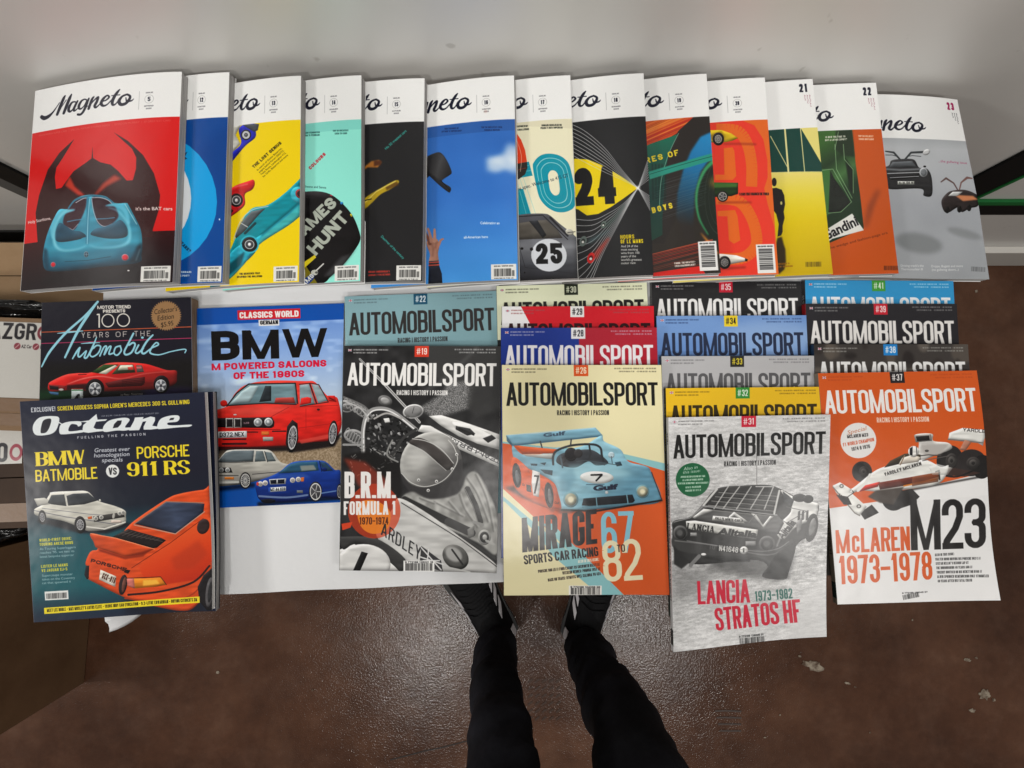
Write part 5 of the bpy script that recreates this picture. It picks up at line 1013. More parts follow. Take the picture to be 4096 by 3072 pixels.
def art_octane(c):
    c.uv(); c.rect(-.1, -.1, 1.1, 1.1, ('g', (0, 0), (0, 1), [(0, (40, 44, 62)), (.35, (36, 37, 50)), (.5, (34, 40, 52)), (.62, (34, 84, 94)), (.85, (34, 92, 100)), (.97, (40, 54, 70)), (1, (46, 52, 68))]))
    c.view(0, 1100, 1.1056)
    c.poly([(560, 1130), (930, 1000), (930, 1500), (560, 1500)], (34, 36, 46), a=.8, blur=14); c.poly([(130, 880), (420, 900), (420, 1000), (130, 1000)], (38, 38, 48), a=.9, blur=20)
    Y = (238, 214, 50)
    c.view(100, 1600, 2.9105)
    c.text('EXCLUSIVE!', (78, 148), (368, 132), 56, 9, (214, 218, 224), gap=.28); c.text("SCREEN GODDESS SOPHIA LOREN'S MERCEDES 300 SL GULLWING", (394, 130), (1922, 50), 52, 9, Y, gap=.25)
    c.tx('USA $12.99 / CAN $13.99 / £5.50 / ISSUE 218 / AUGUST 2021', (910, 202), (1578, 168), 17, (190, 194, 200))
    w = (226, 232, 234)
    c.poly([(95, 350), (110, 280), (170, 215), (260, 195), (370, 195), (412, 215), (408, 280), (370, 370), (300, 412), (180, 426), (120, 410)], w, sm=True); c.poly([(190, 380), (215, 260), (270, 226), (318, 234), (300, 320), (262, 384), (215, 398)], (44, 44, 52), sm=True)
    c.line([(400, 262), (460, 300)], 12, w); c.poly([(420, 400), (415, 340), (440, 290), (520, 262), (620, 254), (672, 262), (676, 300), (640, 318), (620, 296), (560, 290), (530, 330), (528, 372), (600, 372), (690, 360), (700, 385), (600, 400), (460, 412)], w, sm=True)
    c.poly([(855, 168), (830, 190), (700, 300), (690, 350), (700, 385), (760, 394), (860, 380), (940, 372), (940, 350), (850, 348), (820, 330), (850, 262), (975, 240), (975, 232), (868, 236), (860, 200)], w); c.poly([(640, 262), (760, 246), (980, 232), (960, 250), (760, 268)], w)
    c.poly([(930, 360), (940, 310), (1000, 250), (1100, 222), (1200, 214), (1240, 240), (1200, 300), (1190, 330), (1250, 330), (1260, 350), (1180, 368), (1090, 366), (960, 384)], w, sm=True); c.poly([(1045, 340), (1060, 290), (1100, 248), (1150, 246), (1140, 290), (1105, 330)], (44, 44, 52))
    c.poly([(1230, 366), (1290, 250), (1300, 212), (1400, 206), (1390, 230), (1480, 200), (1530, 210), (1530, 250), (1500, 310), (1560, 320), (1570, 345), (1480, 356), (1400, 356), (1400, 320), (1430, 256), (1390, 262), (1350, 362)], w)
    c.poly([(1560, 345), (1560, 290), (1600, 225), (1700, 190), (1790, 188), (1810, 220), (1780, 262), (1680, 274), (1680, 300), (1760, 306), (1940, 298), (1920, 322), (1800, 330), (1620, 348)], w, sm=True); c.poly([(1690, 246), (1706, 218), (1750, 214), (1740, 240)], (44, 44, 52))
    c.text('FUELLING THE PASSION', (630, 466), (1422, 424), 30, 6, (200, 202, 208), gap=1.9)
    c.text('BMW', (135, 790), (735, 758), 165, 52, Y, gap=.02, wty=9, serif=12, r=.25); c.text('BATMOBILE', (130, 975), (866, 935), 140, 21, Y, gap=.2)
    c.text('PORSCHE', (1324, 702), (1922, 672), 140, 20, Y, gap=.25); c.text('911 RS', (1212, 910), (1930, 880), 165, 46, Y, gap=.1, wty=9, serif=9, r=.25)
    g = (204, 208, 216)
    c.tx('Greatest ever', (826, 625), (1240, 606), 48, g, italic=.15, bold=.01); c.tx('homologation', (822, 686), (1240, 666), 48, g, italic=.15, bold=.01); c.tx('specials', (914, 742), (1160, 732), 48, g, italic=.15, bold=.01)
    c.ell(1042, 846, 77, 76, (226, 228, 228)); c.text('VS', (996, 890), (1092, 888), 84, 16, (50, 50, 54), gap=.2)
    c.view(0, 1100, 1.1056)
    c.af = (6, .42)
    # white coupe
    c.poly([(170, 1085), (560, 1100), (600, 1110), (480, 1150), (360, 1148), (170, 1100)], (24, 26, 34), blur=5)
    cw = (200, 198, 188)
    c.poly([(152, 1050), (160, 1040), (195, 1020), (222, 980), (235, 968), (330, 963), (395, 965), (440, 1005), (520, 1030), (562, 1050), (565, 1075), (560, 1105), (500, 1130), (420, 1140), (380, 1135), (300, 1100), (200, 1080), (158, 1070)], ('g', (300, 965), (310, 1140), [(0, (214, 212, 204)), (.4, cw), (.75, (184, 182, 172)), (1, (150, 148, 142))]))
    c.poly([(152, 998), (200, 993), (232, 1010), (225, 1022), (168, 1030)], (190, 188, 180)); c.poly([(215, 1015), (232, 982), (292, 978), (300, 1030), (230, 1022)], (58, 62, 66)); c.poly([(300, 985), (330, 975), (398, 972), (440, 1005), (380, 1022), (308, 1028)], (50, 54, 60)); c.line([(292, 976), (302, 1030)], 4, cw)
    c.line([(152, 1050), (300, 1078), (385, 1090), (520, 1110)], 2.5, (80, 80, 96)); c.line([(190, 1040), (400, 1065), (510, 1072)], 2, (90, 90, 104)); c.poly([(420, 1075), (555, 1055), (560, 1078), (425, 1100)], (60, 58, 56))
    for x in (432, 456, 538, 553): c.ell(x, 1084 - (x - 432) * .22, 10, 10, (206, 204, 196)); c.ell(x, 1084 - (x - 432) * .22, 6, 6, (130, 130, 126))
    c.ell(511, 1073, 6, 13, (180, 178, 170), rot=10); c.line([(390, 1120), (470, 1130), (562, 1100)], 6, (216, 214, 206)); c.poly([(395, 1078), (415, 1074), (415, 1086), (398, 1088)], (200, 90, 40)); c.rect(500, 1092, 545, 1104, (206, 190, 180))
    wheel(c, 190, 1080, 18, 32, rot=-4); wheel(c, 362, 1112, 26, 38, rot=-4); c.ell(450, 1005, 5, 6, cw)
    # orange coupe, rear view
    O = (212, 80, 40)
    c.poly([(395, 1300), (385, 1280), (400, 1240), (415, 1225), (440, 1215), (408, 1150), (520, 1165), (600, 1095), (740, 1000), (800, 975), (900, 958), (960, 958), (960, 1500), (940, 1460), (900, 1440), (840, 1480), (720, 1470), (570, 1430), (440, 1370), (390, 1340)], O)
    c.poly([(620, 1290), (760, 1190), (880, 1100), (930, 1080), (940, 1270), (880, 1350), (740, 1370), (640, 1340)], ('g', (700, 1150), (820, 1380), [(0, (226, 96, 48)), (.5, (212, 70, 34)), (1, (180, 50, 30))]), blur=2)
    c.poly([(760, 1260), (880, 1180), (920, 1240), (860, 1300), (780, 1310)], (176, 60, 36), a=.6, blur=8)
    c.poly([(605, 1108), (740, 1010), (800, 1010), (905, 1020), (900, 1060), (780, 1150)], ('g', (640, 1090), (900, 1020), [(0, (44, 48, 60)), (.5, (66, 76, 98)), (1, (44, 50, 66))])); c.line([(602, 1108), (740, 1010), (900, 1016)], 4, (160, 120, 100)); c.line([(600, 1112), (780, 1152), (905, 1055)], 4, (190, 150, 130))
    c.poly([(505, 1165), (575, 1130), (720, 1170), (740, 1180), (700, 1212), (680, 1215), (600, 1190)], (40, 34, 34)); 
    for i in range(9): c.line([(530 + i * 20, 1156 + i * 3), (575 + i * 17, 1136 + i * 4.6)], 2.5, (84, 76, 74))
    c.line([(545, 1145), (725, 1185)], 2, (90, 84, 80)); c.poly([(408, 1150), (520, 1168), (690, 1218), (640, 1240), (560, 1250), (430, 1210)], (200, 78, 40)); c.poly([(440, 1215), (560, 1250), (680, 1216), (640, 1250), (560, 1262), (450, 1228)], (128, 44, 26), a=.8, blur=2); c.line([(408, 1150), (520, 1170), (690, 1218)], 3, (240, 150, 110))
    c.line([(590, 1300), (760, 1190), (900, 1085)], 2.5, (110, 34, 22)); c.text('PORSCHE', (408, 1275), (566, 1316), 16, 4.5, (44, 30, 28), gap=.35); c.poly([(562, 1305), (585, 1310), (575, 1325), (556, 1318)], (40, 30, 30))
    c.poly([(452, 1307), (522, 1336), (518, 1382), (446, 1350)], (216, 210, 198)); c.text('GCK·816'.replace('·', '-'), (456, 1344), (514, 1368), 26, 4, (90, 60, 50), gap=.3)
    c.poly([(388, 1290), (402, 1290), (400, 1345), (392, 1350), (380, 1330)], (40, 36, 40)); c.ell(552, 1372, 18, 44, (44, 38, 40), rot=10); c.ell(556, 1372, 8, 34, (110, 70, 60), rot=10)
    c.poly([(568, 1345), (640, 1345), (720, 1340), (740, 1372), (700, 1380), (600, 1388), (572, 1376)], (214, 130, 40)); c.poly([(568, 1345), (600, 1345), (604, 1388), (572, 1376)], (206, 120, 110)); c.poly([(640, 1352), (700, 1350), (712, 1368), (640, 1376)], (240, 180, 70), blur=1.5); c.line([(568, 1344), (716, 1338), (742, 1372)], 3, (60, 36, 30))
    c.line([(575, 1415), (720, 1400), (860, 1360), (930, 1290)], 9, (50, 34, 34), sm=True); c.line([(560, 1430), (740, 1445), (860, 1410), (920, 1330)], 6, (160, 60, 34), sm=True)
    c.poly([(880, 1380), (905, 1330), (940, 1300), (970, 1290), (970, 1480), (930, 1480), (890, 1440)], (36, 34, 36)); c.ell(935, 1400, 18, 62, (90, 88, 90), rot=5); c.ell(937, 1400, 10, 44, (50, 50, 52), rot=5)
    c.ell(900, 1120, 26, 34, (56, 44, 44), rot=20)
    c.af = None
    for i, (t, a, b) in enumerate((('WORLD-FIRST DRIVE:', 176, 324), ('TOURING ARESE RH95', 177, 330))): c.text(t, (a, 1188 + i * 18), (b, 1178 + i * 18), 13, 3, (206, 196, 60))
    for i, (t, b) in enumerate((('As Touring Superleggera', 342), ("reaches '95, we test its", 336), ('latest bespoke supercar', 334))): c.tx(t, (178, 1224 + i * 17), (b, 1214 + i * 17), 10, (170, 196, 200))
    c.text('LISTER LE MANS', (184, 1302), (306, 1293), 13, 3, (206, 196, 60)); c.text('VS JAGUAR XJ-S', (186, 1320), (304, 1311), 13, 3, (206, 196, 60))
    for i, (t, b) in enumerate((('Supercoupe monster', 328), ('takes on the Coventry', 338), ('cat that spawned it', 320))): c.tx(t, (188, 1340 + i * 16), (b, 1331 + i * 16), 10, (170, 196, 200))
    c.bars((208, 1436), (302, 1430), 24, seed=4, bg=(222, 224, 222))
    c.poly([(196, 1474), (890, 1420), (892, 1446), (198, 1500)], (232, 212, 50)); c.text('MEET LEE NOBLE - MAX MOSLEY\'S LOTUS ELITE - 1930S INDY CAR EVOCATION - 9.2-LITRE EDWARDIAN - BUYING CITROEN\'S XM', (210, 1492), (880, 1440), 14, 2.6, (60, 54, 24), gap=.3)

def art_bmw(c):
    c.uv(); c.rect(-.1, -.1, 1.1, 1.1, ('g', (0, 0), (0, 1), [(0, (96, 138, 208)), (.25, (140, 172, 222)), (.45, (176, 196, 220)), (.6, (190, 200, 206)), (1, (190, 190, 190))]))
    H, W = c.H, c.W; n = value_noise(H, W, (110, 40), 9) * .6 + value_noise(H, W, (40, 18), 8) * .4
    c.buf = np.clip(c.buf + (np.clip(n - .5, 0, 1) * .5)[..., None] * (1, .9, .6), 0, .93)
    c.view(700, 1100, 1.6586)
    c.poly([(140, 1100), (1110, 1090), (1110, 1320), (140, 1430)], (150, 132, 108), tex=(5, 50)); c.poly([(150, 1110), (700, 1100), (720, 1180), (150, 1210)], (70, 62, 56), a=.7, blur=8)
    c.poly([(130, 1400), (300, 1400), (500, 1350), (1110, 1316), (1120, 1520), (130, 1560)], (18, 82, 168)); c.line([(150, 1440), (520, 1400)], 30, (10, 30, 60), blur=6); c.line([(560, 1520), (1090, 1480)], 26, (10, 26, 50), blur=5)
    c.poly([(130, 225), (1140, 180), (1140, 298), (130, 338)], (16, 82, 170)); c.rect(1098, 180, 1140, 1520, (16, 82, 170), a=.0)
    c.poly([(415, 236), (832, 222), (834, 290), (418, 302)], (206, 36, 48)); c.text('CLASSICS WORLD', (430, 292), (822, 280), 44, 11, (236, 232, 230), gap=.1); c.poly([(556, 303), (693, 299), (694, 340), (558, 344)], (228, 228, 226)); c.text('GERMAN', (567, 335), (686, 331), 28, 7, (30, 30, 34), gap=.12)
    k = (22, 20, 20)
    c.text('B', (246, 580), (432, 574), 200, 62, k, r=.2, wty=44); c.text('M', (450, 572), (694, 566), 198, 56, k, wty=44); c.text('W', (712, 562), (1020, 554), 196, 54, k, wty=44)
    c.poly([(452, 574), (508, 572), (508, 376), (452, 380)], k)
    red = (206, 30, 62)
    c.text('M POWERED SALOONS', (244, 646), (1006, 620), 46, 14, red, gap=.18, wty=11); c.text('OF THE 1980S', (390, 706), (860, 690), 46, 14, red, gap=.18, wty=11)
    c.af = (7, .42)
    # red coupe
    R = (216, 44, 38)
    c.poly([(230, 1175), (740, 1180), (780, 1190), (1060, 1150), (1110, 1060), (1050, 1080), (230, 1100)], (34, 28, 28), blur=4)
    c.poly([(150, 950), (230, 920), (345, 885), (400, 800), (480, 740), (640, 715), (860, 718), (930, 725), (1010, 815), (1060, 820), (1085, 850), (1105, 975), (1090, 1060), (1030, 1110), (900, 1122), (800, 1130), (740, 1150), (500, 1165), (250, 1165), (150, 1150)], ('g', (600, 720), (620, 1165), [(0, (214, 60, 50)), (.3, (226, 62, 52)), (.55, R), (.8, (214, 40, 34)), (1, (150, 28, 26))]))
    c.poly([(345, 885), (410, 800), (490, 742), (800, 735), (812, 800), (808, 872), (600, 868)], (110, 138, 146)); c.poly([(365, 870), (440, 790), (500, 750), (560, 750), (500, 860)], (176, 200, 206)); c.poly([(600, 750), (640, 750), (640, 850), (560, 858)], (44, 50, 54)); c.line([(345, 885), (410, 800), (490, 738), (800, 733), (815, 868)], 9, (44, 40, 42), sm=False); c.poly([(670, 830), (790, 826), (800, 866), (660, 864)], (160, 60, 54)); c.line([(350, 882), (600, 866), (806, 874)], 7, (40, 36, 38))
    c.poly([(828, 745), (890, 738), (930, 870), (830, 885)], (130, 150, 156)); c.poly([(905, 738), (950, 745), (1015, 850), (950, 865)], (140, 158, 164)); c.line([(826, 740), (900, 732), (955, 742), (1018, 858), (832, 886)], 6, (50, 40, 42)); c.line([(895, 736), (940, 868)], 9, (50, 40, 42))
    c.ell(325, 867, 24, 22, (214, 44, 38)); c.poly([(838, 832), (880, 824), (906, 832), (904, 865), (830, 880)], (216, 46, 40)); c.poly([(1015, 815), (1060, 815), (1072, 858), (1022, 850)], (190, 36, 34)); c.line([(1025, 830), (1055, 845)], 8, (90, 24, 26))
    c.poly([(360, 905), (540, 888), (780, 885), (660, 950), (420, 950)], (230, 96, 84), a=.5, blur=8); c.line([(830, 890), (1080, 880)], 3, (150, 30, 30)); c.line([(822, 1030), (1040, 1000), (1100, 975)], 4, (170, 34, 32)); c.ell(952, 908, 10, 7, (60, 30, 32)); c.line([(640, 955), (760, 890)], 3, (150, 30, 30)); c.line([(870, 900), (870, 1040)], 2.5, (150, 30, 30))
    c.poly([(232, 965), (645, 958), (662, 990), (658, 1020), (640, 1030), (232, 1025)], (36, 32, 34)); c.ell(256, 996, 24, 24, (196, 200, 202)); c.ell(552, 992, 28, 28, (196, 200, 202)); c.ell(622, 990, 28, 28, (196, 200, 202)); 
    for x, y in ((256, 996), (552, 992), (622, 990)): c.ell(x, y, 20, 20, (140, 146, 150)); c.ell(x - 4, y - 4, 9, 9, (226, 230, 232), blur=1.5)
    c.rect(338, 965, 388, 1028, (190, 188, 184)); c.rect(393, 965, 442, 1028, (190, 188, 184)); c.rect(344, 971, 382, 1022, (40, 36, 38)); c.rect(399, 971, 436, 1022, (40, 36, 38)); c.text('M3', (458, 1003), (494, 1001), 12, 4, (150, 120, 130)); c.ell(400, 942, 12, 5, (200, 190, 190))
    c.line([(235, 1035), (700, 1040)], 4, (120, 24, 24)); c.line([(480, 1056), (550, 1056)], 7, (40, 28, 30)); c.line([(648, 1051), (736, 1050)], 8, (40, 28, 30)); c.poly([(574, 1052), (626, 1052), (626, 1076), (576, 1076)], (206, 110, 50)); c.poly([(584, 1088), (654, 1088), (652, 1114), (586, 1116)], (150, 150, 146)); c.line([(316, 1134), (474, 1132)], 13, (60, 26, 28)); c.line([(320, 1104), (470, 1102)], 10, (60, 26, 28))
    c.poly([(284, 1053), (478, 1048), (478, 1092), (286, 1096)], (214, 218, 222)); c.text('D372 NEX', (298, 1088), (460, 1084), 28, 5, (30, 30, 34), gap=.3)
    c.line([(250, 1158), (500, 1160), (736, 1150)], 12, (50, 26, 28), blur=2)
    c.poly([(735, 1130), (745, 1020), (780, 975), (815, 1000), (820, 1100), (800, 1160), (760, 1190)], (40, 30, 32)); wheel(c, 781, 1092, 36, 98, rot=6, spokes=14, k=.8); wheel(c, 1047, 1065, 30, 86, rot=6, spokes=14, k=.8); c.poly([(235, 1165), (300, 1168), (290, 1200), (240, 1195)], (30, 26, 28))
    c.poly([(820, 1110), (1020, 1070), (1020, 1095), (840, 1132)], (214, 80, 70), a=.7, blur=1.5)
    # silver saloon
    S = (178, 176, 168)
    c.poly([(225, 1300), (270, 1260), (330, 1190), (380, 1172), (560, 1170), (640, 1180), (700, 1250), (760, 1270), (760, 1320), (560, 1370), (400, 1400), (225, 1400)], ('g', (400, 1180), (410, 1400), [(0, (196, 196, 190)), (.5, S), (.8, (150, 148, 142)), (1, (96, 96, 94))]))
    c.poly([(285, 1250), (335, 1192), (385, 1178), (526, 1176), (520, 1245), (400, 1252)], (104, 116, 122)); c.poly([(540, 1180), (585, 1180), (605, 1245), (530, 1250)], (96, 108, 112)); c.poly([(598, 1184), (640, 1190), (672, 1245), (618, 1248)], (100, 112, 116)); c.line([(285, 1252), (400, 1256), (520, 1248)], 4, (60, 58, 58)); c.line([(596, 1182), (616, 1250)], 5, (50, 50, 52))
    c.poly([(225, 1285), (370, 1288), (384, 1320), (225, 1322)], (44, 42, 44)); 
    for x in (308, 350): c.ell(x, 1303, 16, 16, (196, 198, 196)); c.ell(x, 1303, 10, 10, (140, 142, 142))
    c.rect(330, 1348, 392, 1364, (206, 120, 50)); c.line([(225, 1340), (420, 1338)], 8, (90, 88, 86)); c.line([(225, 1385), (420, 1380)], 14, (190, 190, 184)); c.line([(515, 1330), (740, 1310)], 5, (70, 68, 68)); wheel(c, 468, 1370, 38, 54, spokes=16, k=.82, rim=(200, 200, 196)); c.rect(225, 1340, 256, 1368, (40, 40, 42))
    # blue saloon
    B = (26, 58, 142)
    c.poly([(535, 1395), (560, 1370), (640, 1340), (700, 1310), (760, 1262), (820, 1245), (960, 1240), (1010, 1255), (1060, 1300), (1100, 1315), (1100, 1470), (1000, 1480), (900, 1480), (840, 1500), (620, 1510), (560, 1490), (540, 1440)], ('g', (800, 1250), (800, 1500), [(0, (40, 76, 150)), (.4, B), (.7, (22, 48, 120)), (1, (16, 30, 80))]))
    c.poly([(685, 1325), (765, 1265), (825, 1252), (945, 1248), (955, 1305), (820, 1318)], (44, 84, 110)); c.poly([(830, 1275), (920, 1270), (940, 1300), (840, 1308)], (150, 150, 140), a=.8, blur=1.5); c.poly([(965, 1250), (1000, 1255), (1050, 1305), (985, 1312)], (40, 66, 90)); c.line([(960, 1246), (975, 1312)], 6, (20, 30, 60)); c.ell(992, 1298, 18, 13, (24, 40, 96)); c.poly([(700, 1330), (860, 1325), (900, 1350), (680, 1355)], (60, 96, 170), a=.5, blur=4)
    c.poly([(625, 1362), (740, 1355), (735, 1392), (632, 1396)], (180, 182, 184)); c.poly([(632, 1367), (676, 1364), (674, 1390), (638, 1391)], (24, 28, 40)); c.poly([(682, 1364), (728, 1361), (726, 1388), (684, 1389)], (24, 28, 40))
    for x, y in ((568, 1392), (600, 1386), (782, 1368), (820, 1363)): c.ell(x, y, 18, 17, (210, 206, 202)); c.ell(x, y, 11, 10, (160, 156, 156))
    c.ell(550, 1392, 8, 13, (200, 70, 60)); c.poly([(836, 1350), (858, 1348), (856, 1375), (838, 1378)], (206, 110, 50)); c.poly([(622, 1416), (738, 1408), (738, 1436), (624, 1444)], (206, 212, 216)); c.rect(622, 1416, 634, 1443, (40, 80, 170)); c.text('M7 44 XEO', (636, 1438), (732, 1432), 19, 3.6, (30, 30, 34), gap=.3)
    c.line([(560, 1470), (740, 1478), (880, 1462)], 12, (120, 140, 176), sm=True, a=.8); c.rect(810, 1432, 850, 1450, (110, 116, 120)); wheel(c, 934, 1440, 44, 64, spokes=5, k=.86, rim=(206, 206, 206)); wheel(c, 1092, 1440, 18, 50, spokes=5, k=.8)
    c.ell(620, 1500, 48, 14, (22, 24, 34)); c.line([(975, 1450), (1070, 1435)], 8, (90, 120, 170))
def art_under(c):
    c.uv(); c.rect(-.1, -.1, 1.1, 1.1, (30, 34, 52))

# ---------------------------------------------------------------- materials
def mat(name, col=(.5, .5, .5), rough=.5, spec=.5, metal=0):
    m = bpy.data.materials.new(name); m.use_nodes = True; b = m.node_tree.nodes['Principled BSDF']
    b.inputs['Base Color'].default_value = (*col, 1); b.inputs['Roughness'].default_value = rough
    b.inputs['Specular IOR Level'].default_value = spec; b.inputs['Metallic'].default_value = metal
    return m
def N(m, t, **kw):
    n = m.node_tree.nodes.new(t)
    for k, v in kw.items():
        if k in n.inputs: n.inputs[k].default_value = v
        else: setattr(n, k, v)
    return n
def L(m, a, b): m.node_tree.links.new(a, b)
def B(m): return m.node_tree.nodes['Principled BSDF']
def noise_col(m, scale, cols, detail=5, coord='Object', stretch=None, rough=.6):
    tc = N(m, 'ShaderNodeTexCoord'); mp = N(m, 'ShaderNodeMapping'); L(m, tc.outputs[coord], mp.inputs[0])
    if stretch: mp.inputs['Scale'].default_value = stretch
    n = N(m, 'ShaderNodeTexNoise', Scale=scale, Detail=detail, Roughness=rough); L(m, mp.outputs[0], n.inputs['Vector'])
    r = N(m, 'ShaderNodeValToRGB'); L(m, n.outputs[0], r.inputs[0]); e = r.color_ramp.elements
    for i, (p, c) in enumerate(cols):
        if i < 2: e[i].position = p; e[i].color = (*c, 1)
        else: x = e.new(p); x.color = (*c, 1)
    return r, n, mp
def bump(m, scale, dist, strength=1, detail=3, coord='Object', stretch=None):
    tc = N(m, 'ShaderNodeTexCoord'); mp = N(m, 'ShaderNodeMapping'); L(m, tc.outputs[coord], mp.inputs[0])
    if stretch: mp.inputs['Scale'].default_value = stretch
    n = N(m, 'ShaderNodeTexNoise', Scale=scale, Detail=detail); L(m, mp.outputs[0], n.inputs['Vector'])
    b = N(m, 'ShaderNodeBump', Distance=dist, Strength=strength); L(m, n.outputs[0], b.inputs['Height'])
    old = B(m).inputs['Normal']
    if old.is_linked: L(m, old.links[0].from_socket, b.inputs['Normal'])
    L(m, b.outputs[0], old); return b

M = {}
def paper_mat(img, name):
    m = mat(name, rough=.22, spec=.3)
    t = N(m, 'ShaderNodeTexImage'); t.image = img; t.interpolation = 'Cubic'; t.extension = 'EXTEND'; L(m, t.outputs[0], B(m).inputs['Base Color'])
    bump(m, 26, .0012, .5, 2)
    return m
def pages_mat():
    m = mat('page_edges', rough=.75, spec=.2)
    tc = N(m, 'ShaderNodeTexCoord'); mp = N(m, 'ShaderNodeMapping'); L(m, tc.outputs['UV'], mp.inputs[0]); mp.inputs['Scale'].default_value = (3, 60, 1)
    n = N(m, 'ShaderNodeTexNoise', Scale=1.0, Detail=4, Roughness=.7); L(m, mp.outputs[0], n.inputs['Vector'])
    r = N(m, 'ShaderNodeValToRGB'); L(m, n.outputs[0], r.inputs[0])
    r.color_ramp.elements[0].position = .32; r.color_ramp.elements[0].color = (.10, .095, .095, 1); r.color_ramp.elements[1].position = .62; r.color_ramp.elements[1].color = (.42, .41, .40, 1)
    L(m, r.outputs[0], B(m).inputs['Base Color']); return m
M['pages'] = pages_mat()
mt_pages = mat('aged_page_edges', rough=.8, spec=.2); r_, _, _ = noise_col(mt_pages, 40, [(.3, (.12, .075, .045)), (.7, (.30, .21, .14))], stretch=(1, 1, 30)); L(mt_pages, r_.outputs[0], B(mt_pages).inputs['Base Color']); M['aged'] = mt_pages
M['light'] = mat('light_page_edges', (.6, .59, .57), .7, .2)
M['whitecover'] = mat('white_cover_stock', (.75, .75, .74), .4)
M['darkcover'] = mat('dark_cover_stock', (.03, .03, .035), .4)

# ---------------------------------------------------------------- helpers
def mesh(name, verts, faces, m=None, parent=None, uvs=None, smooth_=False, mats=None, fm=None):
    me = bpy.data.meshes.new(name); me.from_pydata([tuple(v) for v in verts], [], faces); me.update()
    if uvs is not None:
        ul = me.uv_layers.new(name='UVMap'); co = [uvs[l.vertex_index] for l in me.loops]
        ul.data.foreach_set('uv', np.array(co, np.float32).ravel())
    for x in (mats or ([m] if m else [])): me.materials.append(x)
    if fm is not None: me.polygons.foreach_set('material_index', np.array(fm, np.int32))
    if smooth_: me.polygons.foreach_set('use_smooth', [True] * len(me.polygons))
    o = bpy.data.objects.new(name, me); C.objects.link(o)
    if smooth_: me.set_sharp_from_angle(angle=math.radians(40))
    if parent: o.parent = parent; o.matrix_parent_inverse = parent.matrix_world.inverted()
    return o
def empty(name, loc, label, cat, group=None):
    o = bpy.data.objects.new(name, None); C.objects.link(o); o.empty_display_size = .05; o.location = loc; o['label'] = label; o['category'] = cat
    if group: o['group'] = group
    bpy.context.view_layer.update(); return o
def tag(o, label=None, cat=None, kind=None, group=None):
    if label: o['label'] = label
    if cat: o['category'] = cat
    if kind: o['kind'] = kind
    if group: o['group'] = group
    return o

